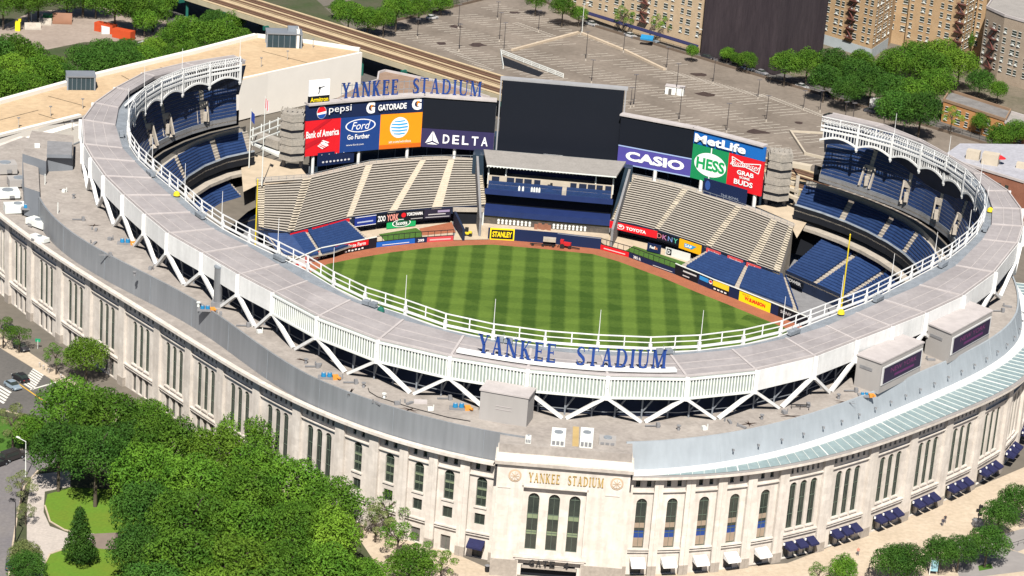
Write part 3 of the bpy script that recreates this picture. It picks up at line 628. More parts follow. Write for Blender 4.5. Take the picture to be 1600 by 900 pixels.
# ---------------------------------------------------------------- bleachers
def bleacher(name,label,T,Bm,zt,zb,ais,n=21):
    th=thing(name,label,'bleachers',tuple(at(*Bm[len(Bm)//2],zb)))
    B=[at(x,y,zt) for x,y in T]; F=[at(x,y,zb) for x,y in Bm]
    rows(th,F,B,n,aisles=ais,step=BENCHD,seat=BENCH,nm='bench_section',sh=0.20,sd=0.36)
    # pale aisle stairs and back walkway
    for a,hw in ais:
        mb=MB(); 
        for i in range(n):
            p0,p1=P_on(F,B,max(0,a-hw),i/n),P_on(F,B,min(1,a+hw),i/n); q0,q1=P_on(F,B,max(0,a-hw),(i+1)/n),P_on(F,B,min(1,a+hw),(i+1)/n); z=zb+(zt-zb)*i/(n-1)+.05
            mb.face([zz(p0,z),zz(p1,z),zz(q1,z),zz(q0,z)]); mb.face([zz(p0,z),zz(p1,z),zz(p1,z-.35),zz(p0,z-.35)])
        mb.build('aisle',PALEA,th)
    mb=MB(); bk=[b+(b-f).normalized()*3.2 for f,b in zip(F,B)]; strip(mb,[zz(p,zt+.1) for p in B],[zz(p,zt+.1) for p in bk]); mb.build('concourse',CONC,th)
    mb=MB(); 
    for a,b in zip(B[:-1],B[1:]):
        a,b=zz(a,zt),zz(b,zt); mb.beam(a+Vector((0,.3,1.1)),b+Vector((0,.3,1.1)),.08,.1)
        k=max(1,int((b-a).length/2))
        for j in range(k): p=a.lerp(b,j/k)+Vector((0,.3,0)); mb.beam(p,p+Vector((0,0,1.1)),.08,.08)
    mb.build('back_rail',METALD,th)
    for k in (0,len(F)-1): mb=MB(); mb.face([F[k]+Vector((0,0,.6)),zz(F[k],-6),zz(B[k],-6),B[k]+Vector((0,0,1.2))]); mb.build('side_wall',CONC,th)
    mb=MB(); strip(mb,[p+Vector((0,0,.4)) for p in F],[p-Vector((0,0,1.6)) for p in F]); strip(mb,[p-Vector((0,0,1.6)) for p in F],[zz(p,-3.1)+(b-p).normalized()*2.5 for p,b in zip(F,B)]); strip(mb,[zz(p,-3.1)+(b-p).normalized()*2.5 for p,b in zip(F,B)],[zz(p,-6)+(b-p).normalized()*2.5 for p,b in zip(F,B)]); mb.build('front_wall',NAVY,th)
    return th,F,B
BLL,LFp,LBp=bleacher('bleacher_stand','beige bench bleachers in left field below the soft drink and phone adverts',
   [(400,285),(482,279),(530,268),(577,257),(620,253),(660,250),(705,249),(750,250)],[(404,357),(453,365),(500,353),(545,341),(575,337),(608,332),(680,326),(760,322)],5.0,-1.5,
   [(0.01,.014),(0.143,.015),(0.43,.018),(0.72,.015),(0.86,.015),(0.99,.014)])
BLR,RFp,RBp=bleacher('bleacher_stand','beige bench bleachers in right field under the two green and red adverts',
   [(985,277),(1030,286),(1078,298),(1130,315),(1180,332),(1240,356)],[(955,345),(992,352),(1030,362),(1080,378),(1130,396),(1218,428)],5.0,-1.5,
   [(0.01,.016),(0.37,.018),(0.70,.018),(0.90,.015),(0.99,.014)])
# lower blue boxes in front of both bleachers
for nm,F,B,lab,ais in (('field_box_seating',[(438,398),(480,403),(522,394),(578,374)],[(412,369),(455,369),(500,357),(545,346)],'blue field box seats in the left field corner below the beige benches',[(.03,.02),(0.5,.02),(0.98,.02)]),
          ('field_box_seating',[(1062,415),(1115,437),(1160,453),(1205,470),(1248,487)],[(1108,390),(1145,402),(1175,414),(1200,424),(1228,434)],'blue field box seats in the right field corner below the beige benches',[(.02,.02),(0.45,.02),(0.97,.02)])):
    th=thing(nm,lab,'seating',tuple(at(*F[1],-4.2)))
    rows(th,[at(x,y,-4.2) for x,y in F],[at(x,y,-2.3) for x,y in B],11,gap=GAP,aisles=ais)
flat('concourse_floor',[at(395,240,4.9),at(470,262,4.9),at(485,281,4.9),at(400,290,4.9),at(380,300,4.9),at(375,240,4.9)],mat('tan_paving',(0.55,0.45,0.33),.9),4.9,world=True)
flat('concourse_floor',[at(1180,322,4.9),at(1232,345,4.9),at(1245,372,4.9),at(1262,345,4.9),at(1240,318,4.9),at(1215,318,4.9)],MATS['tan_paving'],4.9,world=True)
# ---------------------------------------------------------------- lettering and sign panels
_tm={}
def text_data(s,bold=0.012):
    k=(s,bold)
    if k in _tm: return _tm[k]
    c=bpy.data.curves.new('lettering','FONT'); c.body=s; c.size=1; c.extrude=0.0; c.offset=bold; c.resolution_u=3; c.align_x='LEFT'
    o=bpy.data.objects.new('lettering',c); col.objects.link(o); dg=bpy.context.evaluated_depsgraph_get(); dg.update()
    me=bpy.data.meshes.new_from_object(o.evaluated_get(dg)); bpy.data.objects.remove(o); bpy.data.curves.remove(c)
    v=np.array([p.co[:] for p in me.vertices]); f=[tuple(p.vertices) for p in me.polygons]; bpy.data.meshes.remove(me)
    mn,mx=v.min(0),v.max(0); v=(v-mn)/np.maximum(mx-mn,1e-6); _tm[k]=(v[:,:2],f); return _tm[k]
SM={}
def smat(c,rough=.55):
    c=tuple(c)
    if c not in SM:
        names={'r':'red'}; SM[c]=mat('sign_paint_%d'%len(SM),c,rough,var=0.03,spec=.25)
    return SM[c]
class Panel:
    """flat sign: lower-left corner o, lower-right corner r, height h (up)"""
    def __init__(s,name,o,r,h,colr,parent,thick=0.25,label=None,z_off=0.0,**k):
        s.o,s.r=Vector(o),Vector(r); s.t=(s.r-s.o); s.w=s.t.length; s.t.normalize(); s.h=h; s.n=Vector((s.t.y,-s.t.x,0)).normalized(); s.k=0
        s.up=Vector((0,0,1)); mb=MB(); a,b=s.o+s.n*z_off,s.r+s.n*z_off; s.o=a; T=-s.n*thick
        mb.box8([a+T,b+T,b,a,a+T+s.up*h,b+T+s.up*h,b+s.up*h,a+s.up*h]); s.obj=mb.build(name,smat(colr),parent,label=label,**k); s.par=s.obj
    def P(s,u,v,d=0): return s.o+s.t*(u*s.w)+s.up*(v*s.h)+s.n*d
    def _d(s): s.k+=1; return .05+.012*s.k
    def add(s,nm,mb,c): return mb.build(nm,smat(c),s.par)
    def poly(s,pts,c,nm='emblem'): d=s._d(); mb=MB(); mb.face([s.P(u,v,d) for u,v in pts]); return s.add(nm,mb,c)
    def rect(s,u0,v0,u1,v1,c,nm='sign_field'): return s.poly([(u0,v0),(u1,v0),(u1,v1),(u0,v1)],c,nm)
    def ell(s,uc,vc,ru,rv,c,nm='emblem',a0=0,a1=2*math.pi,n=28): return s.poly([(uc+ru*math.cos(a0+(a1-a0)*k/n),vc+rv*math.sin(a0+(a1-a0)*k/n)) for k in range(n)],c,nm)
    def text(s,tx,u0,v0,u1,v1,c,shear=0.0,bold=0.02,rot=0,dz=0):
        v,f=text_data(tx,bold); d=s._d()+dz; mb=MB()
        if tx[0] in 'gpqy' : pass
        mb.v=[tuple(s.P(u0+(a+shear*(b-.5))*(u1-u0),v0+b*(v1-v0)+rot*(a-.5)*(v1-v0),d)) for a,b in v]; mb.f=list(f); mb.m=[0]*len(f)
        me=bpy.data.meshes.new('lettering'); me.from_pydata(mb.v,[],mb.f); me.materials.append(smat(c)); return link('lettering',me,s.par)
NV=(0.008,0.017,0.06); WH=(0.80,0.80,0.80); RD=(0.62,0.012,0.02); BK=(0.006,0.008,0.014); BL=(0.01,0.07,0.32); OR=(0.85,0.27,0.01); GN=(0.01,0.22,0.08); YL=(0.85,0.65,0.01); PU=(0.07,0.06,0.27); LB2=(0.05,0.35,0.62); PNV=(0.03,0.025,0.08)
GREYF=mat('board_steel',(0.36,0.36,0.37),.6,var=.1)
ZBD=8.0
def board(name,label,nodes):
    return thing(name,label,'scoreboard',tuple(at(*nodes[0],ZBD)))
# left board
LN=[at(x,y,ZBD) for x,y in ((475,245),(530,239),(592,233.5),(657,229),(772,230))]
LN[-1].y=LN[-2].y+1.2
HL=13.6
lb=board('scoreboard','curved left scoreboard carrying soft drink, bank, car and phone adverts','x'and [(475,245)])
def seg(a,b,f0,f1): return a.lerp(b,f0),a.lerp(b,f1)
# top strip (two panels) 
p=Panel('advert_panel',LN[0]+Vector((0,0,HL*.70)),LN[1]+Vector((0,0,HL*.70)),HL*.30,NV,lb,.6)
q=Panel('advert_panel',LN[1]+Vector((0,0,HL*.70)),LN[2]+Vector((0,0,HL*.70)),HL*.30,NV,lb,.6)
r_=Panel('advert_panel',LN[2]+Vector((0,0,HL*.70)),LN[3]+Vector((0,0,HL*.70)),HL*.30,NV,lb,.6)
# soft drink disc and word
p.ell(.44,.48,.135,.42,WH); p.ell(.44,.50,.125,.38,RD,a0=0.15,a1=math.pi+.25); p.ell(.44,.46,.125,.38,BL,a0=math.pi+.35,a1=2*math.pi-.1)
p.text('pepsi',.62,.32,1.26,.86,WH,bold=.0,dz=.45)
def gmark(P_,u,wd,v0=.16,v1=.9):
    P_.text('G',u,v0,u+wd,v1,WH,bold=.05); P_.poly([(u+wd*.62,v0+.2),(u+wd*.48,v0+.42),(u+wd*.6,v1-.16),(u+wd*.85,v1-.3),(u+wd*.62,v0+.48)],OR)
gmark(q,.62,.22,.12,.88)
q.text('GATORADE',.90,.30,1.62,.70,WH,bold=.03,dz=.5)
gmark(r_,.73,.23,.16,.94)
# bank
p=Panel('advert_panel',LN[0],LN[1],HL*.695,RD,lb,.6); p.poly([(0,.2),(1,.62),(1,.72),(0,.34)],(0.45,.01,.02)); p.poly([(0,.62),(.6,1),(.75,1),(0,.52)],(0.45,.01,.02))
p.text('Bank of America',.03,.52,.96,.72,WH,rot=.12,bold=.025)
for k in range(4): 
    o_=.09*k; p.poly([(.38+o_*.35,.27+.0+o_*.5),(.56+o_*.35,.19+o_*.5),(.60+o_*.35,.21+o_*.5),(.42+o_*.35,.29+o_*.5)],WH)
p.poly([(.36,.27),(.50,.17),(.68,.26),(.53,.38)],WH); p.poly([(.44,.30),(.60,.21),(.62,.225),(.46,.315)],RD); p.poly([(.40,.27),(.56,.18),(.58,.195),(.42,.285)],RD)
# car
p=Panel('advert_panel',LN[1],LN[2],HL*.695,(0.012,.045,.19),lb,.6)
p.ell(.50,.74,.38,.19,WH); p.ell(.50,.74,.35,.165,(.01,.05,.25)); p.text('Ford',.30,.63,.72,.85,WH,shear=.12,bold=-.0)
p.text('Go Further',.18,.36,.74,.50,WH,bold=.02); p.text('www.ford.com',.16,.18,.60,.23,WH,bold=0)
# phone
p=Panel('advert_panel',LN[2],LN[3],HL*.695,OR,lb,.6); p.rect(.0,.0,1,.12,(.55,.12,.01)); p.ell(.46,.60,.225,.30,WH)
for k,(v,hh,ru) in enumerate(((.78,.028,.13),(.69,.034,.19),(.60,.034,.205),(.51,.03,.19),(.42,.026,.14))):
    p.poly([(.46-ru,v),(.46,v-hh*.9),(.46+ru,v-hh*.2),(.46+ru*.98,v+hh),(.46,v+hh*.55),(.46-ru*.95,v+hh*.9)],(0.03,.32,.62))
p.text('att.com/wireless',.22,.16,.75,.24,WH,bold=0)
# dark screen and airline
p=Panel('screen',LN[3]+Vector((0,0,HL*.38)),LN[4]+Vector((0,0,HL*.38)),HL*.62,BK,lb,.6)
p=Panel('advert_panel',LN[3],LN[4],HL*.375,PNV,lb,.6)
p.poly([(.06,.22),(.155,.36),(.155,.88)],WH); p.poly([(.165,.88),(.165,.36),(.25,.22)],WH); p.poly([(.075,.17),(.155,.28),(.235,.17)],WH)
for k,ch in enumerate('DELTA'): p.text(ch,.30+k*.132,.26,.30+k*.132+.09,.74,WH,bold=.02)
# frame on top, ledge, posts
mb=MB()
for a,b in zip(LN[:-1],LN[1:]):
    u=Vector((0,.9,HL+.25)); mb.beam(a+u,b+u,2.6,.5)
mb.build('top_ledge',SEAM,lb)
mb=MB()
for a,b in zip(LN[:-1],LN[1:]): mb.box8([a+Vector((0,.8,0)),b+Vector((0,.8,0)),b+Vector((0,2.0,0)),a+Vector((0,2.0,0)),a+Vector((0,.8,HL)),b+Vector((0,.8,HL)),b+Vector((0,2,HL)),a+Vector((0,2,HL))])
mb.build('board_back',GREYF,lb)
for x in (492,560,634,709,755):
    b=at(x,236,ZBD); b.y=np.interp(b.x,[v.x for v in LN],[v.y for v in LN])+1.0; mb=MB(); mb.tube(zz(b,-2),zz(b,ZBD),.42); mb.build('post',WHITE,lb)
# centre board
c0,c1=at(778,233,ZBD),at(966,251,ZBD); c1.y=c0.y=(c0.y+c1.y)/2-1
cb=board('scoreboard','tall blank black video board in centre field, biggest of the screens','x' and [(778,233)])
HC=19.3
p=Panel('screen',c0,c1,HC,BK,cb,1.2)
mb=MB(); 
mb.box8([c0+Vector((-.6,.2,HC)),c1+Vector((.9,.2,HC)),c1+Vector((.9,2.6,HC)),c0+Vector((-.6,2.6,HC)),c0+Vector((-.6,.2,HC+.5)),c1+Vector((.9,.2,HC+.5)),c1+Vector((.9,2.6,HC+.5)),c0+Vector((-.6,2.6,HC+.5))])
for c_,s in ((c0,-.35),(c1,.4)): mb.beam(c_+Vector((s,.0,-.3)),c_+Vector((s,.0,HC+.3)),.35,.5)
mb.build('board_frame',GREYF,cb)
mb=MB()
for s in range(7):
    b=c1+Vector((1.5,.6,s*2.0-2)); mb.beam(b,b+Vector((0,0,1.5)),1.3,1.3)
mb.build('side_ladder',BENCH,cb)
mb=MB()
for f in (.1,.35,.65,.9): b=c0.lerp(c1,f)+Vector((0,1.5,0)); mb.tube(zz(b,-4),b,.5)
mb.box8([c0+Vector((0,1.3,0)),c1+Vector((0,1.3,0)),c1+Vector((0,2.5,0)),c0+Vector((0,2.5,0)),c0+Vector((0,1.3,HC)),c1+Vector((0,1.3,HC)),c1+Vector((0,2.5,HC)),c0+Vector((0,2.5,HC))])
mb.build('board_support',GREYF,cb)
p=Panel('title_plate',c0.lerp(c1,.38)+Vector((0,-.3,-.45)),c0.lerp(c1,.54)+Vector((0,-.3,-.45)),.75,WH,cb,.1); p.rect(0,0,.2,1,RD)
# right board
RN=[at(x,y,ZBD) for x,y in ((964,255),(1078,277),(1134,292),(1188,307))]
rb=board('scoreboard','curved right scoreboard with watch, insurance, petrol and beer adverts','x' and [(963,255)])
HR=13.0
p=Panel('screen',RN[0]+Vector((0,0,HR*.40)),RN[1]+Vector((0,0,HR*.40)),HR*.60,BK,rb,.6)
p=Panel('advert_panel',RN[0],RN[1],HR*.395,PU,rb,.6); p.rect(0,0,1,.06,(.3,.4,.6)); p.rect(0,.94,1,1,(.3,.4,.6)); p.text('CASIO',.11,.26,.91,.76,WH,bold=.045)
p=Panel('advert_panel',RN[1]+Vector((0,0,HR*.715)),RN[2]+Vector((0,0,HR*.715)),HR*.285,(0.01,.12,.42),rb,.6); p.text('MetLife',.05,.18,1.46,.80,WH,bold=.035,dz=.45)
p=Panel('advert_panel',RN[2]+Vector((0,0,HR*.715)),RN[3]+Vector((0,0,HR*.715)),HR*.285,(0.01,.12,.42),rb,.6); 
p=Panel('advert_panel',RN[1],RN[2],HR*.71,GN,rb,.6); p.ell(.52,.5,.44,.34,WH,n=36); p.rect(.505,0,.535,1,WH)
p.rect(.14,.33,.9,.67,WH); p.text('HESS',.14,.33,.92,.67,(.01,.30,.09),bold=.04)
p=Panel('advert_panel',RN[2],RN[3],HR*.71,RD,rb,.6)
bt=[(.10,.92),(.45,.80),(.92,.90),(.88,.62),(.52,.72),(.14,.66)]
for k in range(6):
    a,b=bt[k],bt[(k+1)%6]; dx,dy=b[0]-a[0],b[1]-a[1]; l=math.hypot(dx,dy); nx,ny=-dy/l*.012,dx/l*.012; p.poly([(a[0]-nx,a[1]-ny),(b[0]-nx,b[1]-ny),(b[0]+nx,b[1]+ny),(a[0]+nx,a[1]+ny)],WH)
p.text('Budweiser',.10,.69,.92,.86,WH,shear=.1,bold=0)
p.text('GRAB',.28,.46,.76,.59,WH,bold=.03); p.text('SOME',.36,.36,.66,.43,WH,bold=.03); p.text('BUDS',.22,.17,.76,.32,WH,bold=.03)
mb=MB()
for a,b in zip(RN[:-1],RN[1:]): mb.beam(a+Vector((0,.9,HR+.25)),b+Vector((0,.9,HR+.25)),2.4,.45)
mb.build('top_ledge',SEAM,rb)
mb=MB()
for a,b in zip(RN[:-1],RN[1:]): mb.box8([a+Vector((0,.8,0)),b+Vector((0,.8,0)),b+Vector((0,2.0,0)),a+Vector((0,2.0,0)),a+Vector((0,.8,HR)),b+Vector((0,.8,HR)),b+Vector((0,2,HR)),a+Vector((0,2,HR))])
mb.build('board_back',GREYF,rb)
for x,y in ((1024,268),(1096,283),(1162,300),(1180,305)):
    b=at(x,y,ZBD)+Vector((0,1.0,0)); mb=MB(); mb.tube(zz(b,-2),b,.5); mb.build('post',WHITE,rb)
# dark glazed back wall of the outfield concourse
for nm,pts,z0,z1,lab in (('concourse_backdrop',[(478,268),(560,258),(640,249),(710,247),(775,247)],2.5,ZBD+1,'dark glazed concourse wall beneath the curved left scoreboard'),('concourse_backdrop',[(975,268),(1080,292),(1140,310),(1195,330)],2.5,ZBD+1,'dark glazed concourse wall beneath the curved right scoreboard')):
    mb=MB(); V=[at(x,y,5)+Vector((0,7.0,0)) for x,y in pts]; strip(mb,[zz(v,z0) for v in V],[zz(v,z1) for v in V]); strip(mb,[zz(v,z1) for v in V],[zz(v,z1)+Vector((0,5,0)) for v in V])
    th=thing(nm,lab,'wall',tuple(zz(V[0],0))); mb.build('wall',mat('dark_blue_glass',(0.03,.05,.075),.3,var=.3,scale=.3),th)
    mb=MB()
    for a,b in zip(V[:-1],V[1:]):
        for f in (0,.33,.66): v=a.lerp(b,f); mb.beam(zz(v,z0)-Vector((0,.2,0)),zz(v,z1)-Vector((0,.2,0)),.2,.2)
    mb.build('mullion',METALD,th)
b0,b1=at(495,262,5),at(552,255,5)
th=thing('sign_board','dark sign with small round lights hanging under the red bank advert','sign',tuple(b0)); p=Panel('board',b0+Vector((0,1,0)),b1+Vector((0,1,0)),3.6,NV,th)
p.text('The Great Plaza',.3,.52,.75,.64,(.3,.33,.4),bold=0) if 0 else None
for k in range(8): p.ell(.15+.1*k,.28,.03,.07,(.6,.6,.62),'lamp_dot')
for k in range(5): p.ell(.1+.2*k,.85,.012,.03,(.6,.6,.62),'lamp_dot')
b0,b1=at(1098,305,5),at(1165,325,5)
th=thing('sign_board','dark blue sign under the beer advert reading THE BOWL','sign',tuple(b0)); p=Panel('board',b0+Vector((0,1.5,0)),b1+Vector((0,1.5,0)),4.3,NV,th); p.text('THE BOWL',.42,.2,.84,.34,(.3,.34,.42),bold=0); p.ell(.1,.6,.06,.3,(.03,.08,.28))
# ---- serif letters
def serif_letter(ch,h,dep,mb,fr):
    """fr(u,v,d) maps letter metres to world; returns width"""
    T=.17*h; t=.075*h; S=.045*h
    def st(x0,y0,x1,y1,w_):
        a=[(x0-w_/2,y0),(x0+w_/2,y0),(x1+w_/2,y1),(x1-w_/2,y1)]; mb.box8([fr(u,v,0) for u,v in a]+[fr(u,v,dep) for u,v in a])
    def ho(x0,x1,y,w_): a=[(x0,y-w_/2),(x1,y-w_/2),(x1,y+w_/2),(x0,y+w_/2)]; mb.box8([fr(u,v,0) for u,v in a]+[fr(u,v,dep) for u,v in a])
    def curve(pts):
        for (x0,y0,w0),(x1,y1,w1) in zip(pts[:-1],pts[1:]):
            dx,dy=x1-x0,y1-y0; l=math.hypot(dx,dy); nx,ny=-dy/l/2,dx/l/2; a=[(x0+nx*w0,y0+ny*w0),(x0-nx*w0,y0-ny*w0),(x1-nx*w1,y1-ny*w1),(x1+nx*w1,y1+ny*w1)]; mb.box8([fr(u,v,0) for u,v in a]+[fr(u,v,dep) for u,v in a])
    se=lambda x,y,w_=.3: ho(x-w_*h/2,x+w_*h/2,y,S)
    if ch=='Y': W_=.78*h; st(.16*h,h,.40*h,.45*h,T); st(.64*h,h,.42*h,.45*h,t); st(.41*h,0,.41*h,.47*h,T); se(.15*h,h-S/2); se(.65*h,h-S/2,.22); se(.41*h,S/2)
    elif ch=='A': W_=.8*h; st(.14*h,0,.38*h,h,t); st(.62*h,0,.40*h,h,T); ho(.24*h,.55*h,.34*h,S*1.2); se(.13*h,S/2,.24); se(.64*h,S/2,.3)
    elif ch=='N': W_=.82*h; st(.14*h,0,.14*h,h,t); st(.68*h,0,.68*h,h,t); st(.66*h,0,.14*h,h,T); se(.14*h,S/2,.24); se(.08*h,h-S/2,.2); se(.68*h,h-S/2,.24)
    elif ch=='K': W_=.8*h; st(.18*h,0,.18*h,h,T); st(.24*h,.45*h,.58*h,h,t); st(.62*h,0,.34*h,.55*h,T); se(.18*h,S/2); se(.18*h,h-S/2); se(.6*h,h-S/2,.22); se(.64*h,S/2,.26)
    elif ch=='E': W_=.66*h; st(.18*h,0,.18*h,h,T); ho(.05*h,.58*h,h-S*.7,S*1.3); ho(.05*h,.60*h,S*.7,S*1.3); ho(.2*h,.48*h,.52*h,S*1.2); st(.56*h,.8*h,.57*h,h,S); st(.6*h,0,.59*h,.2*h,S); st(.47*h,.42*h,.47*h,.62*h,S)
    elif ch=='T': W_=.74*h; st(.36*h,0,.36*h,h,T); ho(.04*h,.68*h,h-S*.7,S*1.4); st(.05*h,.8*h,.05*h,h,S); st(.67*h,.8*h,.67*h,h,S); se(.36*h,S/2)
    elif ch=='I': W_=.36*h; st(.17*h,0,.17*h,h,T); se(.17*h,S/2); se(.17*h,h-S/2)
    elif ch=='M': W_=.98*h; st(.14*h,0,.14*h,h,t); st(.82*h,0,.82*h,h,T); st(.46*h,.05*h,.17*h,h,T); st(.46*h,.05*h,.78*h,h,t); se(.14*h,S/2,.24); se(.82*h,S/2); se(.1*h,h-S/2,.2); se(.85*h,h-S/2,.22)
    elif ch=='D': W_=.82*h; st(.18*h,0,.18*h,h,T); se(.13*h,S/2,.2); se(.13*h,h-S/2,.2); curve([(.15*h,h-S*.7,S*1.3),(.42*h,h-S*.9,S*1.5),(.6*h,.84*h,t*1.6),(.68*h,.62*h,T),(.69*h,.45*h,T),(.62*h,.2*h,t*1.8),(.42*h,S*.9,S*1.5),(.15*h,S*.7,S*1.3)])
    elif ch=='U': W_=.8*h; se(.16*h,h-S/2); se(.66*h,h-S/2,.22); curve([(.16*h,h,T),(.16*h,.36*h,T),(.2*h,.14*h,T*.8),(.32*h,.04*h,t),(.48*h,.03*h,t),(.61*h,.14*h,t),(.66*h,.34*h,t),(.66*h,h,t)])
    elif ch=='S': W_=.6*h; curve([(.5*h,.74*h,S),(.47*h,.9*h,S*1.2),(.32*h,.97*h,t),(.16*h,.9*h,t*1.4),(.1*h,.76*h,T*.8),(.16*h,.62*h,T),(.32*h,.5*h,T),(.47*h,.37*h,T),(.52*h,.22*h,T*.8),(.44*h,.08*h,t*1.3),(.28*h,.03*h,t),(.12*h,.08*h,S*1.3),(.07*h,.27*h,S)])
    return W_
def letter_sign(word,place,h,m,dep,parent,gap=.12,space=1.15,scale_to=None):
    """place(s) -> (point, tangent); letters stand along it"""
    ws=[]; 
    for ch in word:
        ws.append(space*h if ch==' ' else serif_letter(ch,h,dep,MB(),lambda u,v,d:Vector((0,0,0)))+gap*h)
    tot=sum(ws); k=(scale_to/tot) if scale_to else 1; s=0
    for ch,w_ in zip(word,ws):
        if ch!=' ':
            p,t=place(s*k+ (w_*k)/2); n_=Vector((t.y,-t.x,0)); p=p-t*(w_*k/2); mb=MB()
            serif_letter(ch,h,dep,mb,lambda u,v,d:p+t*(u*k)+Vector((0,0,v))+n_*d); mb.build('letter',m,parent)
        s+=w_
# near roof sign
f0,f1=phi_of(at(740,556,ZR+.8)),phi_of(at(1046,580,ZR+.8))
th=thing('roof_lettering','large blue serif stadium name letters standing on the near white roof beam','lettering',tuple(at(895,570,ZR+.8)),None)
pts=[OUT.p(f0+(f1-f0)*k/40,ZR+.85,-2.6) for k in range(41)]
dl=[0]
for a,b in zip(pts[:-1],pts[1:]): dl.append(dl[-1]+(b-a).length)
def pl(s):
    j=min(39,max(0,int(np.searchsorted(dl,s)-1))); f=(s-dl[j])/(dl[j+1]-dl[j]); return pts[j].lerp(pts[j+1],f),(pts[j+1]-pts[j]).normalized()
letter_sign('YANKEE STADIUM',pl,3.55,LETB,.35,th,scale_to=dl[-1])
mb=MB()
q0=phi_of(at(716,545,ZR)); q1=phi_of(at(1057,583,ZR)); bp_=[OUT.p(q0+(q1-q0)*k/24,ZR+.55,-2.4) for k in range(25)]
for a,b in zip(bp_[:-1],bp_[1:]): mb.beam(a,b,1.5,.5)
for a in bp_[::3]: mb.beam(a-Vector((0,0,.6)),a,.3,.3)
mb.build('support_beam',WHITE,th)
# far sign over the left board
th=thing('board_lettering','blue serif stadium name letters standing above the left scoreboard','lettering',tuple(LN[2]+Vector((0,0,HL))))
e0=at(531,158.5,ZBD+HL+1.0); e1=at(745,151,ZBD+HL+1.0); base=[LN[1]+(LN[1]-LN[0])*-.05,LN[2],LN[3],LN[4]+(LN[3]-LN[4])*.2]
base=[zz(v,ZBD+HL+.7)+Vector((0,1.6,0)) for v in base]; bl=[0]
for a,b in zip(base[:-1],base[1:]): bl.append(bl[-1]+(b-a).length)
def pl2(s):
    j=2 if s>bl[2] else (1 if s>bl[1] else 0); f=(s-bl[j])/(bl[j+1]-bl[j]); return base[j].lerp(base[j+1],f),(base[j+1]-base[j]).normalized()
letter_sign('YANKEE STADIUM',pl2,4.1,LETB,.4,th,scale_to=bl[-1])
mb=MB()
for a,b in zip(base[:-1],base[1:]): mb.beam(a-Vector((0,.3,.25)),b-Vector((0,.3,.25)),2.2,.5)
mb.build('support_beam',SEAM,th)
mb=MB()
for a,b in zip(base[:-1],base[1:]):
    for z in (1.2,3.2): mb.beam(a+Vector((0,.5,z)),b+Vector((0,.5,z)),.12,.14)
    for k in range(8): v=a.lerp(b,k/8)+Vector((0,.5,0)); mb.beam(v,v+Vector((0,0,3.6)),.12,.12)
mb.build('lattice_frame',METALD,th)
# clock with brand plate on the left end of the board
cl=LN[0].lerp(LN[1],.05)+Vector((0,.6,HL+.3)); ce=cl+(LN[1]-LN[0]).normalized()*6.0
th=thing('clock_sign','white square clock above a yellow lettered black plate, left end of the scoreboard','clock',tuple(cl))
p=Panel('name_plate',cl,ce,1.9,BK,th,.5); p.text('Armitron',.08,.2,.94,.85,YL,bold=.02)
p=Panel('clock_face',cl+Vector((0,0,1.95)),ce+Vector((0,0,1.95)),4.2,WH,th,.4); p.poly([(.52,.50),(.56,.50),(.48,.12),(.44,.13)],BK,'clock_hand'); p.poly([(.5,.47),(.5,.53),(.74,.60),(.74,.57)],BK,'clock_hand'); p.ell(.5,.5,.05,.08,BK,'clock_hub')
for k in range(12): a=k*math.pi/6; p.ell(.5+.38*math.cos(a),.5+.4*math.sin(a),.012,.02,(.4,.4,.4),'hour_mark')
# gate lettering
th=thing('gate_lettering','small gold serif stadium name letters on the stone above the gate arches','lettering',tuple(P(mid,19.2,.1)))
letter_sign('YANKEE STADIUM',lambda s:(P(5.7+s,18.6,.05),t_gate),1.7,GOLD,.16,th,scale_to=13.2) if 0 else None
tg=(fr-fl).normalized()
letter_sign('YANKEE STADIUM',lambda s:(P(5.6+s,18.75,.06),tg),1.75,GOLD,.14,th,scale_to=13.4)
for u in (3.2,21.2):
    th=thing('stone_medallion','round carved stone medallion '+('left' if u<10 else 'right')+' of the gold gate letters','medallion',tuple(P(u,19.6,.05))); mb=MB(); mb.tube(P(u,19.7,0),P(u,19.7,.14),1.15,n=24); mb.build('disc',mat('warm_stone',(0.56,.42,.29),.9),th)
    mb=MB(); mb.tube(P(u,19.7,.14),P(u,19.7,.24),.85,n=24); mb.build('inner_disc',STONE,th); mb=MB()
    for k in range(8): a=k*math.pi/4; mb.beam(P(u,19.7,.26),P(u+.75*math.cos(a),19.7+.75*math.sin(a),.26),.12,.1)
    mb.build('relief',MATS['warm_stone'],th)
th=thing('gate_sign','dark GATE 4 letters standing on the beam over the entrance','sign',tuple(P(mid,2.6,.2)))
for k,ch in enumerate('GATE 4'):
    if ch==' ': continue
    v,f=text_data(ch,.05); u0=mid-3.6+k*1.22; mb=MB(); mb.v=[tuple(P(u0+a*.95,2.6+b*1.3,.62)) for a,b in v]; mb.f=list(f); mb.m=[0]*len(f); me=bpy.data.meshes.new('letter'); me.from_pydata(mb.v,[],mb.f); me.materials.append(BLACK); link('letter',me,th)
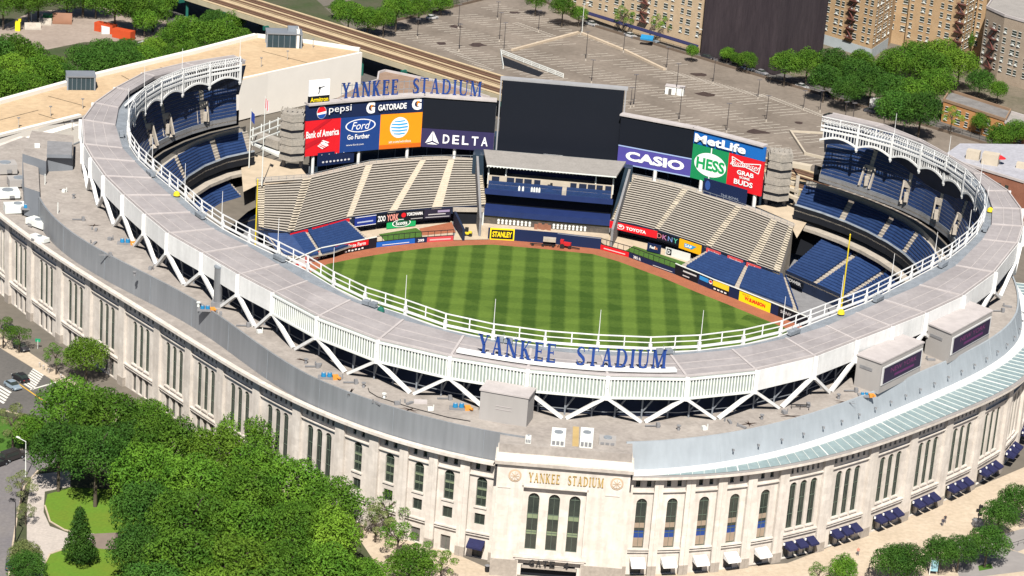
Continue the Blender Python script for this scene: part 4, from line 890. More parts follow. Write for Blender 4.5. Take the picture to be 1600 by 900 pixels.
# ---------------------------------------------------------------- outfield wall with its adverts
FW=thing('outfield_fence','navy padded outfield fence with adverts all along the warning track','fence',tuple(at(850,380,ZF)))
def fseg(x0,y0,x1,y1,h,c,n='wall_panel',z=ZF,par=None,**k): return Panel(n,at(x0,y0,z),at(x1,y1,z),h,c,par or FW,.35,**k)
p=fseg(436,432,500,404.5,2.7,WH); 
p.text('UBS',.62,.2,.98,.85,RD,bold=.03); p.poly([(.2,.3),(.45,.25),(.5,.5),(.3,.6)],RD)
p=fseg(501,404,575,389,2.7,BK); p.rect(0,.42,1,.97,RD); p.text('State Farm',.07,.5,.45,.84,WH,bold=.02); p.text('State Farm',.56,.5,.94,.84,WH,bold=.02); p.text('318',.02,.08,.12,.3,WH)
for k in range(6): p.rect(.5+.07*k,.12+.04*(k%2),.54+.07*k,.26+.04*(k%2),WH,'score_plate')
p=fseg(576,389,588,386.5,2.7,(.012,.012,.02))
p=fseg(588,386.5,648,380,1.25,(.012,.10,.42)); p.text('www.baseball.com',.15,.2,.85,.75,WH,bold=0) if 0 else p.rect(.15,.3,.85,.42,WH)
p=fseg(648,380,667,378.5,1.25,NV); p.text('399',.25,.2,.75,.8,WH)
p=fseg(667,378.5,708,376,1.3,(.5,.06,.07)); p.rect(.1,.3,.9,.6,(.7,.35,.35))
p=fseg(765,374,803,376,3.0,YL,n='advert_panel'); p.rect(.05,.1,.95,.9,BK); p.rect(.08,.16,.92,.84,BK); p.text('STANLEY',.1,.25,.9,.75,YL,bold=.03)
p=fseg(762,373.5,765,373.8,3.0,NV)
p=fseg(803,376,870,381.5,3.0,NV); p=fseg(870,381.5,938,389.5,3.0,NV); p.rect(0,.93,1,1,(.2,.22,.28))
p=fseg(938,389.6,982,402,1.25,RD); p.rect(.12,.35,.88,.55,(.75,.5,.5))
p=fseg(982,402,1020,416,1.25,NV); p.text('385 ft',.2,.2,.5,.8,WH)
p=fseg(1020,416,1054,428,1.25,NV); p.rect(0,.2,.9,.32,(.6,.6,.6))
p=fseg(1054,428,1064,432.5,2.6,BK)
p=fseg(1064,432.5,1090,443,2.6,BK); p.rect(.1,.6,.9,.75,(.55,.55,.55)); p.rect(.1,.2,.5,.3,(.55,.55,.55))
p=fseg(1090,443,1113,453,2.6,NV); p.rect(.1,.5,.7,.9,(.03,.25,.6)); p.ell(.85,.7,.12,.2,WH); p.ell(.85,.74,.1,.12,RD)
p=fseg(1113,453,1138,463,2.6,BK); p.rect(0,.48,1,1,(.8,.55,.03))
for k in range(4): p.rect(.08+.22*k,.15,.22+.22*k,.28,WH,'score_plate')
p=fseg(1138,463,1154,469,2.6,NV)
p=fseg(1154,469,1203,489,2.7,YL,n='advert_panel'); p.text('W.B.MASON',.18,.28,.84,.62,(.75,.02,.02),bold=.05); p.text('WHO BUT',.1,.68,.34,.82,(.75,.02,.02),bold=0)
p=fseg(1203,489,1215,494,2.6,NV)
p=fseg(1215,494,1262,513,2.6,BK); p.text('SONY',.08,.45,.44,.75,(.5,.5,.52),bold=.02)
mb=MB()
for pl_ in ([(436,432),(500,404.5)],[(501,404),(575,389),(588,386.5)],[(1054,428),(1064,432.5),(1090,443),(1113,453),(1154,469),(1203,489),(1262,513)]):
    for a,b in zip(pl_[:-1],pl_[1:]): mb.beam(at(*a,ZF)+Vector((0,0,2.78)),at(*b,ZF)+Vector((0,0,2.78)),.35,.14)
mb.build('coping',LOUV,FW)
for pts in ([(588,386.5),(648,380),(708,376)],[(938,389.6),(982,402),(1020,416),(1054,428)]):
    mb=MB()
    for a,b in zip(pts[:-1],pts[1:]):
        a,b=at(*a,ZF)-Vector((0,0,0))+Vector((0,.2,0)),at(*b,ZF)+Vector((0,.2,0)); n_=max(2,int((b-a).length/1.5))
        for k in range(n_+1): q=a.lerp(b,k/n_); mb.beam(q,q+Vector((0,0,2.9)),.12,.12)
        for z in (1.4,2.85): mb.beam(a+Vector((0,0,z)),b+Vector((0,0,z)),.12,.16)
    mb.build('fence_rail',BLACK,FW)
# signs along the bleacher fronts
th=thing('advert_band','row of dark advert panels over the left bullpen','sign',tuple(at(625,340,-3)))
def scx(v): d=v-Vector(CAM); return 800+FOC*d.dot(AR)/d.dot(AF)
def edgept(F,x):
    xs=[scx(v) for v in F]; j=min(len(F)-2,max(0,int(np.searchsorted(xs,x))-1)); f=(x-xs[j])/(xs[j+1]-xs[j]); return F[j].lerp(F[j+1],f)
def band(x0,y0,x1,y1,h,c,z,par,**k):
    F=LFp if x0<800 else RFp; a,b=edgept(F,x0),edgept(F,x1); z=-1.45-h; return Panel('advert_panel',zz(a,z),zz(b,z),h,c,par,.2,z_off=.3,**k)
p=band(554,349,587,345,2.5,(.012,.03,.22),-4,th); p.rect(.0,.0,1,.06,WH); p.rect(0,.94,1,1,WH); p.rect(.1,.35,.85,.5,(.4,.45,.6))
p=band(588,345,624,341,2.5,BK,-4,th); p.text('ZOO',.04,.2,.38,.8,WH,bold=.03); p.text('YORK',.44,.15,.95,.85,(.75,.3,.25),bold=.03)
p=band(624.5,341,662,338.5,2.5,BK,-4,th); p.ell(.15,.62,.1,.25,RD); p.text('YOKOHAMA',.27,.5,.95,.85,WH,bold=.03); p.rect(.45,.12,.95,.18,(.5,.5,.5))
p=band(662.5,338.5,704,336,2.5,(.02,.018,.035),-4,th); p.rect(.5,.62,.95,.85,(.3,.25,.38)); p.rect(.15,.4,.8,.5,(.5,.5,.5)); p.rect(.05,.12,.95,.2,(.4,.4,.42))
th=thing('lawn_care_sign','green sign with a white ringed oval on the left bullpen wall','sign',tuple(at(625,356,-6)))
p=Panel('board',at(603,357,-5.7),at(648,352,-5.7),2.4,(.01,.32,.10),th,.2,z_off=.4); p.ell(.5,.5,.32,.44,WH); p.ell(.5,.5,.29,.38,(.01,.08,.04)); p.text('Scotts',.3,.3,.7,.72,WH,bold=.02)
th=thing('advert_band','red strip adverts along the front of the left bleachers','sign',tuple(at(500,352,-2)))
for a,b,y0,y1 in ((453,480,367,362),(487,512,360,353),(514,545,353,345)): p=band(a,y0,b,y1,1.3,RD,-2.3,th); p.text('State Farm',.15,.3,.9,.75,WH,bold=.01)
th=thing('advert_band','red, black and yellow adverts over the right bullpen','sign',tuple(at(1000,360,-3)))
p=band(950,354,1028,371,1.9,RD,-3.4,th); p.ell(.27,.5,.075,.34,WH); p.ell(.27,.5,.06,.26,RD); p.ell(.27,.58,.035,.12,WH); p.text('TOYOTA',.38,.27,.78,.72,WH,bold=.03)
p=band(1028,372,1062,383,2.1,BK,-3.6,th)
for ch,c,u in zip('DKNY',((.6,.2,.2),(.55,.2,.4),(.2,.3,.6),(.1,.5,.35)),(.0,.25,.5,.75)): p.text(ch,u+.02,.25,u+.22,.85,c,bold=.0)
p=band(1063,383.5,1097,394,2.5,(.8,.4,.01),-4,th); p.poly([(.25,.3),(.6,.3),(.8,.72),(.25,.72)],(.03,.3,.6)); p.text('SAP',.28,.35,.6,.66,WH,bold=.03)
th=thing('advert_band','pale red strip adverts along the front of the right bleachers','sign',tuple(at(1150,405,-2)))
for a,b,y0,y1 in ((1105,1127,391,399),(1138,1162,404,413),(1168,1190,416,424)): p=band(a,y0,b,y1,1.2,(.6,.08,.08),-2.6,th); p.text('State Farm',.15,.3,.9,.75,WH,bold=.01)
th=thing('courier_sign','navy courier sign on the back wall of the right bullpen','sign',tuple(at(1020,385,-5)))
p=Panel('board',at(1012,391,-5.6),at(1033,396,-5.6),2.2,NV,th,.2,z_off=.5); p.text('Fed',.2,.4,.55,.75,WH,bold=.03); p.text('Ex',.55,.4,.78,.75,(.7,.3,.15),bold=.03)
p=Panel('white_board',at(1041,397,-5.9),at(1079,408,-5.9),2.0,(.6,.6,.58),th,.2,z_off=.5); p.rect(.05,.1,.25,.9,BK); p.text('D',.09,.25,.2,.75,WH)
# power sign on the lower stand
th=thing('power_sign','white POWER letters on the dark wall below the right field stand','sign',tuple(at(1245,440,-4)))
p=Panel('board',at(1229,438,-4.6),at(1257,451,-4.6),1.5,BK,th,.2,z_off=.6); p.text('POWER',.1,.25,.9,.8,(.55,.55,.55),bold=.04)
# bullpens
CLAY=TRACK; 
flat('bullpen_ground',[at(x,y,-5.9) for x,y in ((576,383),(708,373),(706,345),(600,352),(550,362))],SIDEW,-5.9,world=True)
flat('bullpen_clay_ground',[at(x,y,-5.87) for x,y in ((655,357),(706,347),(712,363),(660,368))],CLAY,-5.87,world=True)
PLAING=mat('bullpen_grass',(.06,.14,.02),.9,var=.25,scale=1)
flat('bullpen_grass_ground',[at(x,y,-5.86) for x,y in ((592,366),(650,356),(658,361),(660,371),(604,379))],PLAING,-5.86,world=True)
flat('bullpen_ground',[at(x,y,-5.9) for x,y in ((938,388),(1066,425),(1092,410),(1000,375),(945,362))],MATS['tan_paving'],-5.9,world=True)
flat('bullpen_grass_ground',[at(x,y,-5.86) for x,y in ((990,384),(1078,412),(1060,424),(975,393))],PLAING,-5.86,world=True)
# tan recess between the left bleachers and the centre wall, with a small yellow roller
flat('recess_paving_ground',[at(x,y,-5.88) for x,y in ((708,375),(764,374),(764,350),(716,350))],MATS['tan_paving'],-5.88,world=True)
th=thing('equipment_gate','dark opening under a pale lintel left of the yellow tool advert','gate',tuple(at(735,350,-6)))
a,b=at(708,350,-5.9),at(752,350,-5.9); mb=MB(); mb.box8([a,b,b+Vector((0,3,0)),a+Vector((0,3,0)),a+Vector((0,0,3.4)),b+Vector((0,0,3.4)),b+Vector((0,3,3.4)),a+Vector((0,3,3.4))]); mb.build('opening',DARK,th)
mb=MB(); mb.beam(a+Vector((-.3,-.2,4.0)),b+Vector((1,-.2,4.0)),.8,1.0); mb.build('lintel',CONC,th); mb=MB(); mb.box8([b+Vector((.2,-1,0)),b+Vector((1.6,-1,0)),b+Vector((1.6,1,0)),b+Vector((.2,1,0)),b+Vector((.2,-1,3.4)),b+Vector((1.6,-1,3.4)),b+Vector((1.6,1,3.4)),b+Vector((.2,1,3.4))]); mb.build('post',LOUV,th)
a=at(708,352,-6); b=at(722,376,-6); mb=MB(); mb.box8([a,a+Vector((.6,0,0)),b+Vector((.6,0,0)),b,a+Vector((0,0,3.8)),a+Vector((.6,0,3.8)),b+Vector((.6,0,3)),b+Vector((0,0,3))]); mb.build('side_wall',NAVY,th)
g=at(730,368,-5.85); th=thing('field_roller','small yellow and black field roller parked by the dark gate','roller',tuple(g))
mb=MB(); mb.box(g+Vector((0,0,.5)),(2.2,1.3,.6)); mb.build('body',YEL,th); mb=MB(); mb.box(g+Vector((-.2,0,1.1)),(.9,.9,1.0)); mb.build('seat',BLACK,th)
for s in (-.8,.8): mb=MB(); mb.tube(g+Vector((s,-.75,.45)),g+Vector((s,.75,.45)),.45,n=12); mb.build('wheel',BLACK,th)
# red mower and rake on the track
g=at(880,387,-5.95); th=thing('field_tractor','red tractor with beige rake gear parked on the clay before the navy wall','tractor',tuple(g))
mb=MB(); mb.box(g+Vector((0.6,0,.7)),(2.6,1.0,.8),-.2); mb.box(g+Vector((-.4,.1,1.4)),(.8,.8,.7),-.2); mb.build('body',REDM,th)
for dx,dy,r in ((1.6,-.6,.45),(1.6,.6,.45),(-.3,-.7,.6),(-.3,.7,.6)): mb=MB(); mb.tube(g+Vector((dx,dy-.15,r)),g+Vector((dx,dy+.15,r)),r,n=12); mb.build('wheel',BLACK,th)
mb=MB(); mb.box(g+Vector((-3.6,0.3,1.3)),(3.2,1.4,.9)); mb.build('hopper',CONC,th)
mb=MB()
for k in range(5): mb.beam(g+Vector((-5.5+k,-.3,.2)),g+Vector((-4.8+k,.6,.9)),.12,.12)
mb.beam(g+Vector((-8.5,0,.4)),g+Vector((-3,0,.5)),.2,.2); mb.beam(g+Vector((2,-.2,.4)),g+Vector((4.2,-.5,.3)),.25,.2); mb.build('rake',BLACK,th)
for x in (-7.8,-2.6,-5.2): mb=MB(); mb.tube(g+Vector((x,-.6,.35)),g+Vector((x,-.3,.35)),.35,n=10); mb.build('wheel',BLACK,th)
# ---------------------------------------------------------------- centre field restaurant and monument terrace
RT=thing('restaurant_stand','centre field restaurant with flat grey roof above a black batter eye','restaurant',(-3,140,-6))
xl,xr=-19.0,13.2; sl_=-0.045
def C(f,Y,z): return Vector((xl+(xr-xl)*f,Y+sl_*0,z))
def bx(nm,f0,f1,Y0,Y1,z0,z1,m,par=RT): mb=MB(); mb.box8([C(f0,Y0,z0),C(f1,Y0,z0),C(f1,Y1,z0),C(f0,Y1,z0),C(f0,Y0,z1),C(f1,Y0,z1),C(f1,Y1,z1),C(f0,Y1,z1)]); return mb.build(nm,m,par)
bx('monument_terrace',0,1,125.6,134,-6,-3.3,SIDEW); 
NVB=mat('navy_band',(.018,.035,.13),.5,var=.1); BEIGE=mat('beige_wall',(.55,.48,.38),.8,var=.1); GRT=mat('stand_roof',(.33,.31,.29),.85,var=.1,scale=.3,fine=2)
bx('glass_wall',0,1,129,129.4,-3.3,-0.9,mat('smoky_glass',(.05,.05,.055),.25,c2=(.14,.12,.10),scale=.8,spec=.6)); bx('lower_beam',0,1,128.5,134.3,-1.0,.5,NVB)
bx('batter_eye',0,1,133.6,134.2,.7,4.6,DARK); bx('parapet',-.01,1.01,131,131.5,3.9,5.2,NVB); bx('deck',0,1,131.5,140,4.0,4.4,CONC)
for i in range(3): bx('seat_row',.01,.99,132+i*1.5,132.8+i*1.5,4.4+i*.5,5.1+i*.5,SEAT)
bx('front_wall',0,1,137.4,137.7,4.4,7.0,BEIGE); bx('serving_deck',0,1,137.7,142,6.4,6.7,BEIGE); bx('back_wall',.02,.98,142,142.3,6.4,9.6,mat('grey_brown_wall',(.22,.2,.18),.8)); bx('blue_band',.13,.88,141.4,141.9,6.6,8.0,NVB)
for i,(f0,f1) in enumerate(((.03,.09),(.15,.21),(.22,.28),(.29,.35),(.37,.42),(.66,.71),(.73,.79),(.8,.86),(.87,.92),(.94,.99))): bx('window_opening',f0,f1,137.25,137.4,5.5,6.8,NAVY)
bx('stair',.60,.635,131.6,137,4.5,6.2,CONC)
bx('side_bay',.0,.14,139,142,6.5,9.6,DARK); bx('side_bay',.86,1,139,142,6.5,9.6,DARK)
for f in (0,.14,.86,1.0): bx('column',f-.006,f+.006,138.0,138.5,4.4,9.6,LOUV)
mb=MB(); mb.box8([C(-.015,136.6,9.6),C(1.02,136.2,9.6),C(1.09,149,9.9),C(-.07,149,9.9),C(-.015,136.6,10.0),C(1.02,136.2,10.0),C(1.09,149,10.3),C(-.07,149,10.3)]); ro=mb.build('roof',GRT,RT)
mb=MB()
for k in range(40): mb.beam(C(-.01+k*.0263,136.3,9.7),C(-.01+k*.0263,136.0,9.7),.25,.3)
mb.beam(C(-.015,136.2,9.85),C(1.02,135.9,9.85),.25,.25); mb.build('eave_trim',LOUV,ro)
for i in range(9):
    for s,o in ((.12,0),(.56,0)): 
        mb=MB(); q=C(s+i*.031,128.8,-2.1); mb.tube(q,q+Vector((0,-.12,0)),.33,n=12); mb.box(q+Vector((0,.1,-1.0)),(.5,.25,.8)); mb.build('plaque',LOUV,RT)
for i,x in enumerate((.42,.45,.475,.5,.525)): mb=MB(); q=C(x,127.8+(.4 if i%2 else 0),-3.3); mb.box(q,(.9,.5,1.3+.2*(i%2))); mb.build('monument',mat('red_brown_stone',(.3,.13,.08),.8),RT)
for i,f in enumerate((.26,.29,.36,.38,.40,.42)):
    mb=MB(); q=C(f,132.5,5.1); mb.box(q,(.5,.4,.9)); mb.tube(q+Vector((0,0,.9)),q+Vector((0,0,1.2)),.2,.15); mb.build('table_umbrella',LOUV,RT)
for f in (.5,.9): mb=MB(); q=C(f,136.6,5.3); mb.box(q,(1.3,.8,.7)); mb.box(q+Vector((.3,0,.7)),(.6,.6,.5)); mb.build('camera_cover',BLACK,RT)
# sloped side walls beside the bleachers
for f,Y in ((0,1),(1,1)):
    mb=MB(); x=-19.6 if f==0 else 14.0; mb.box8([(x-.3,126,-6),(x+.3,126,-6),(x+.3+ (3.2 if f else -3.2),150,-6),(x-.3+(3.2 if f else -3.2),150,-6),(x-.3,126,-1.0),(x+.3,126,-1.0),(x+.3+(3.2 if f else -3.2),150,8),(x-.3+(3.2 if f else -3.2),150,8)]); mb.build('side_wall',CONCD,RT)
mb=MB(); mb.box8([(-24,150,-6),(18,150,-6),(18,156,-6),(-24,156,-6),(-24,150,8.3),(18,150,8.3),(18,156,8.3),(-24,156,8.3)]); mb.build('rear_block',MATS['dark_blue_glass'],RT)
# ---------------------------------------------------------------- corner ramp towers next to the scoreboards
TW=mat('weathered_concrete',(.30,.28,.25),.9,c2=(.42,.38,.33),scale=.5,fine=2)
def ramp_tower(base,label,w_,d_,h,flip):
    th=thing('ramp_tower',label,'tower',tuple(base))
    for i in range(6):
        z=i*h/6; sh_=(0.0 if i<3 else .5); dk=1 if i==1 else 0
        x0,x1=-w_/2+sh_*(.8 if flip else 0),w_/2-sh_*(0 if flip else .8)
        pts=[Vector((x0,0,0)),Vector((0 if not flip else .5,-d_*.35,0)),Vector((x1,0,0)),Vector((x1,d_,0)),Vector((x0,d_,0))]
        mb=MB(); mb.prism([base+p*1.0 for p in pts],base.z+z,base.z+z+h/6*(.62),0); mb.build('storey_band',TW,th)
        mb=MB(); mb.prism([base+p*.9 for p in pts],base.z+z+h/6*.62,base.z+z+h/6,0); mb.build('opening',DARK if i in (0,3) else TW,th)
    for k in range(5): 
        mb=MB(); mb.beam(base+Vector((-w_/2+k*w_/5,.5,h)),base+Vector((-w_/2+k*w_/5+.4,.5,h+1.4)),.3,.3); mb.build('roof_bracket',TW,th)
    mb=MB()
    for s in (-.35,.35): mb.tube(zz(base+Vector((s*w_,d_*.5,0)),-6),base+Vector((s*w_,d_*.5,0)),.5)
    mb.build('column',CONCD,th)
ramp_tower(at(455,250,7.5),'stacked grey concrete ramp tower at the left end of the left scoreboard',6.4,5,12.5,False)
ramp_tower(at(1212,312,7.0),'stacked grey concrete ramp tower at the right end of the right scoreboard',6.6,5,12.5,True)
th=thing('access_bridge','tan concrete walkway bridges between the right ramp tower and the stand','bridge',tuple(at(1240,262,12)))
a,b=at(1225,257,14),at(1262,262,14)
for (xa,ya,xb,yb,z,wd) in ((1222,254,1268,262,14,2.0),(1218,280,1245,288,10,1.2),(1220,290,1247,299,9,1.2),(1222,301,1247,311,8,1.2)):
    mb=MB(); mb.beam(at(xa,ya,z),at(xb,yb,z),wd,wd*.6); mb.build('deck',BEIGE,th)
for x,y in ((1232,270),(1247,275)): mb=MB(); q=at(x,y,13); mb.beam(zz(q,-6),q,.9,.9); mb.build('pier',CONC,th)
mb=MB(); q0,q1=at(1235,205,17),at(1258,240,17); mb.beam(q0,q1,.5,.7); mb.beam(q1,at(1300,250,17),.5,.7); mb.beam(q0,at(1290,208,17),.4,.5); mb.build('ramp_wall',BEIGE,th)
th=thing('stair_railing','white rail frames and low parapets left of the left ramp tower','railing',tuple(at(410,230,6)))
mb=MB()
for k in range(3): mb.beam(at(392,204+k*10,9),at(452,180+k*10,9),.25,.35)
for k in range(5): q=at(395+k*13,216-k*5.2,8); mb.beam(q-Vector((0,0,2)),q+Vector((0,0,3)),.25,.25)
mb.build('rails',LOUV,th); mb=MB(); mb.beam(at(402,213,8),at(440,226,8),2.6,2.2); mb.build('kiosk',TW,th)
mb=MB(); mb.beam(at(395,222,6),at(440,243,6),2.0,.6); mb.build('parapet',LOUV,th)
# flagpoles and foul poles
FP=[]
def flagpole(x,yb,yt,zb,label,flag):
    b=at(x,yb,zb); h=tall(x,yb,yt,zb); th=thing('flagpole',label,'flagpole',tuple(b)); mb=MB(); mb.tube(b,b+Vector((0,0,h)),.16,.07); mb.build('pole',LOUV,th)
    mb=MB(); t=b+Vector((.1,0,h-.6)); 
    for k in range(4): mb.face([t+Vector((.22*k,.1*(k%2),0-.2*k)),t+Vector((.22*(k+1),.1*((k+1)%2),-.2*(k+1))),t+Vector((.22*(k+1),.1*((k+1)%2),-2.6-.3*k)),t+Vector((.22*k,.1*(k%2),-2.6-.25*k))],k%2)
    mb.build('flag',flag,th)
flagpole(409,290,150,5,'tall flagpole with a furled red and white flag left of the red bank advert',[smat((.5,.1,.1)),smat((.6,.6,.65))])
flagpole(389,262,170,5,'shorter flagpole with a furled navy flag beside the left stand',[smat((.02,.04,.2)),smat((.02,.05,.25))])
for (xb,yb,xt,yt,lab) in ((396,452,403,281,'yellow foul pole in front of the left field stand'),(1308,534,1326,367,'yellow foul pole in front of the right field stand')):
    b=at(xb,yb,ZF); th=thing('foul_pole',lab,'foul pole',tuple(b)); h=tall(xb,yb,yt,ZF); mb=MB(); mb.tube(b,b+Vector((0,0,h)),.2,.15); mb.build('pole',YEL,th); mb=MB(); mb.tube(b+Vector((0,0,h)),b+Vector((0,0,h+.3)),.2,.05); mb.build('cap',YEL,th)
# ---------------------------------------------------------------- trees
def leaf_mat(name,c1,c2):
    m=mat(name,c1,.7,c2=c2,scale=.9,fine=3,rand=.28,spec=.15); return m
LG=leaf_mat('leaves_green',(0.034,0.110,0.009),(0.115,0.225,0.018)); LD=leaf_mat('leaves_dark',(0.022,0.078,0.010),(0.066,0.155,0.018)); LY=leaf_mat('leaves_yellow_green',(0.070,0.165,0.012),(0.17,0.29,0.025)); LP=leaf_mat('leaves_pale',(0.10,0.14,0.04),(0.22,0.25,0.09))
BARK=mat('bark',(.10,.08,.06),.95,var=.3,scale=3)
def crown(seed,n,kind='round',leaf=.06):
    r=np.random.RandomState(seed); lob=[]
    if kind=='cone':
        for k in range(34): 
            z=(k/34)**1.1; rr=(1-z)*.42+.02; a=k*2.4; lob.append((rr*.8*math.cos(a),rr*.8*math.sin(a),z*1.75-.85,.15+.15*(1-z)))
    else:
        nl=26 if kind=='round' else 13
        for k in range(nl):
            a=k*2.399+r.rand()*.6; z=1-2*(k+.5)/nl*.78; q=math.sqrt(max(0,1-z*z)); d=.62+.14*r.rand() if kind=='round' else .55+.3*r.rand()
            lob.append((q*d*math.cos(a),q*d*math.sin(a),z*.60*(d/.7),(.27+.13*r.rand()) if kind=='round' else .17+.14*r.rand()))
        if kind=='round': lob.append((0,0,0,.60))
    lob=np.array(lob); w_=lob[:,3]**2; w_/=w_.sum(); V=[];F=[]
    idx=r.choice(len(lob),n,p=w_); dirs=r.normal(size=(n,3)); dirs/=np.linalg.norm(dirs,axis=1)[:,None]
    dirs[:,2]=np.where(r.rand(n)<.4,np.abs(dirs[:,2]),dirs[:,2])
    rad=lob[idx,3]*(1-.22*r.rand(n)**2+.10*r.normal(size=n)*.6); P_=lob[idx,:3]+dirs*rad[:,None]
    for i in range(n):
        nn=dirs[i]+r.normal(size=3)*.55; nn/=np.linalg.norm(nn); u=np.cross(nn,r.normal(size=3)); u/=np.linalg.norm(u); v=np.cross(nn,u); s_=leaf*(.55+.9*r.rand()); v*=.75
        p=P_[i]; k=len(V); V+= [p-u*s_,p-v*s_*.6,p+u*s_,p+v*s_*.6]; F.append((k,k+1,k+2,k+3))
    me=bpy.data.meshes.new('crown_leaves'); me.from_pydata([tuple(q) for q in V],[],F); me.update(); return me
def trunk_mesh(seed,h0=1.0,kind='round'):
    r=random.Random(seed); mb=MB(); 
    if kind=='cone': mb.tube((0,0,-1.0),(0,0,1.0),.05,.01); return mb.mesh('trunk',BARK)
    mb.tube((0,0,-1.25),(0,0,-.4),.07,.05,8); mb.tube((0,0,-.4),(.03,.02,.3),.05,.02,6)
    for k in range(7): a=k*.9+r.random(); z=-.5+.1*k; mb.tube((0,0,z),(.55*math.cos(a),.55*math.sin(a),z+.35+.3*r.random()),.035,.01,6)
    return mb.mesh('trunk',BARK)
CR={}
for key,(sd_,n_,kd,lf) in {'a':(1,5200,'round',.052),'b':(2,5200,'round',.055),'c':(3,4600,'round',.06),'s':(4,1500,'sparse',.05),'s2':(6,1300,'sparse',.055),'cone':(5,5200,'cone',.05)}.items(): CR[key]=crown(sd_,int(n_*1.9),kd,lf*.70)
TRM={k:trunk_mesh(i,kind='cone' if k=='cone' else 'round') for i,k in enumerate(CR)}
_cm={}
def tree(x,y,r,key,m,label,group=None,hz=1.25,ratio=.95,zc=None):
    """crown centre seen at pixel (x,y), crown radius r metres"""
    hc=zc if zc else r*hz; c=at(x,y,hc); th=thing('street_tree' if r<4.2 else 'broadleaf_tree',label,'tree',(c.x,c.y,0),group)
    ck=(key,m.name)
    if ck not in _cm: me=CR[key].copy(); me.materials.clear(); me.materials.append(m); _cm[ck]=me
    o=bpy.data.objects.new('crown',_cm[ck]); col.objects.link(o); o.parent=th; o.location=(0,0,hc); o.scale=(r,r*(.92+.16*rnd.random()),r*ratio); o.rotation_euler=(0,0,rnd.random()*6.28)
    t=bpy.data.objects.new('trunk',TRM[key]); col.objects.link(t); t.parent=th; s_=hc/1.25; t.location=(0,0,hc); t.scale=(r*.8,r*.8,s_)
    return th
POS=['the road','the lawn','the facade','the path','the plaza']
def grove(name,base,pts,group):
    for i,(x,y,r,k,m) in enumerate(pts):
        tree(x,y,r*(.86+.16*rnd.random()),k,m,base,group,hz=1.05+.5*rnd.random())
W=lambda nm:nm
# big mass in front of the left facade
fg=[(112,640,8.2,'a',LG),(170,655,7.6,'b',LG),(232,655,5.6,'c',LG),(92,700,6.5,'c',LD),(150,712,7,'a',LD),(205,700,6,'b',LD)]
grove('t','tall leafy green tree beside the road junction, in shade below its crown',fg,'trees at the road junction')
fg=[(378,668,5.6,'b',LG),(425,680,6.6,'a',LG),(468,700,5.8,'c',LG)]
grove('t','bushy green tree close against the left facade windows',fg,'trees against the left facade')
fg=[(262,695,7.4,'a',LG),(335,712,7.2,'b',LY),(400,738,7,'c',LG),(235,745,7.4,'c',LG),(305,760,7.6,'b',LG),(382,775,7.6,'a',LG),(455,762,7,'b',LG),(515,790,6.6,'a',LG),(225,800,7.2,'b',LD),(295,818,7.6,'a',LG),(372,832,7.6,'c',LG),(452,830,7.4,'a',LG),(520,838,6.5,'c',LY),(222,862,7,'a',LD),(285,880,7.4,'c',LG),(360,890,7.4,'b',LY),(440,893,7.4,'a',LG),(512,895,6.6,'b',LG),(240,930,7.4,'b',LD),(330,945,7.4,'a',LY),(420,950,7.4,'c',LG),(510,950,7,'a',LG),(572,905,5.2,'c',LG)]
grove('t','full round green tree in the dense park mass before the stadium',fg,'park trees before the left facade')
for x,y,r,k,m,lab in [(125,832,5.2,'cone',LD,'dark conical tree standing alone on the lawn by the path fork'),
  (33,758,3.2,'s',LP,'pale yellow green street tree at the kerb, uppermost by the path'),(40,800,2.2,'s2',LP,'thin pale street tree between two others on the kerb strip'),(38,868,3.3,'b',LP,'pale topped round street tree by the parked grey car'),(42,888,3.6,'a',LD,'dark green street tree at the lower left corner'),
  (88,556,3.3,'s',LG,'loose small tree on the pavement left of the taller one'),(135,556,4.6,'c',LY,'tall yellow green tree on the pavement against the left facade'),(5,515,3.4,'s',LG,'small light tree at the left edge by the facade foot'),(30,525,3.0,'s2',LG,'small light tree next to the one at the left edge'),
  (20,660,4.4,'s',LP,'low pale hedge tree beside the road at the left edge'),(45,672,3.6,'c',LG,'low rounded green bush tree inside the hedge strip'),
  (607,795,4.2,'s',LG,'sparse young tree before the arched windows near the gate'),(622,840,4.0,'s2',LG,'sparse young tree with visible trunk before the left facade'),(588,812,3.6,'s',LP,'pale thin young tree at the edge of the park mass'),(662,868,3.2,'s',LG,'sparse young tree left of the navy awning door'),(690,880,3.2,'s2',LY,'yellow green young tree nearest the navy awning door'),(640,885,4.2,'c',LG,'round green tree at the bottom edge before the facade'),
  (1280,896,2.6,'s',LG,'small tree at the bottom edge by the first awnings'),(1318,889,3.0,'c',LG,'light green small tree at the bottom, left of the hedge-like pair'),(1394,878,3.9,'b',LD,'dark round plaza tree, left one of a touching pair'),(1420,876,3.9,'a',LD,'dark round plaza tree, right one of a touching pair'),(1470,862,3.4,'c',LD,'round plaza tree beside the blue banner pole'),(1500,860,3.6,'a',LD,'wide round plaza tree behind the banner pole'),(1544,848,4.0,'b',LD,'round plaza tree above the small planting bed'),(1562,805,3.8,'a',LD,'round plaza tree beside the grey path end'),(1590,784,4.0,'c',LD,'round plaza tree at the right edge')]:
    tree(x,y,r,k,m,lab)
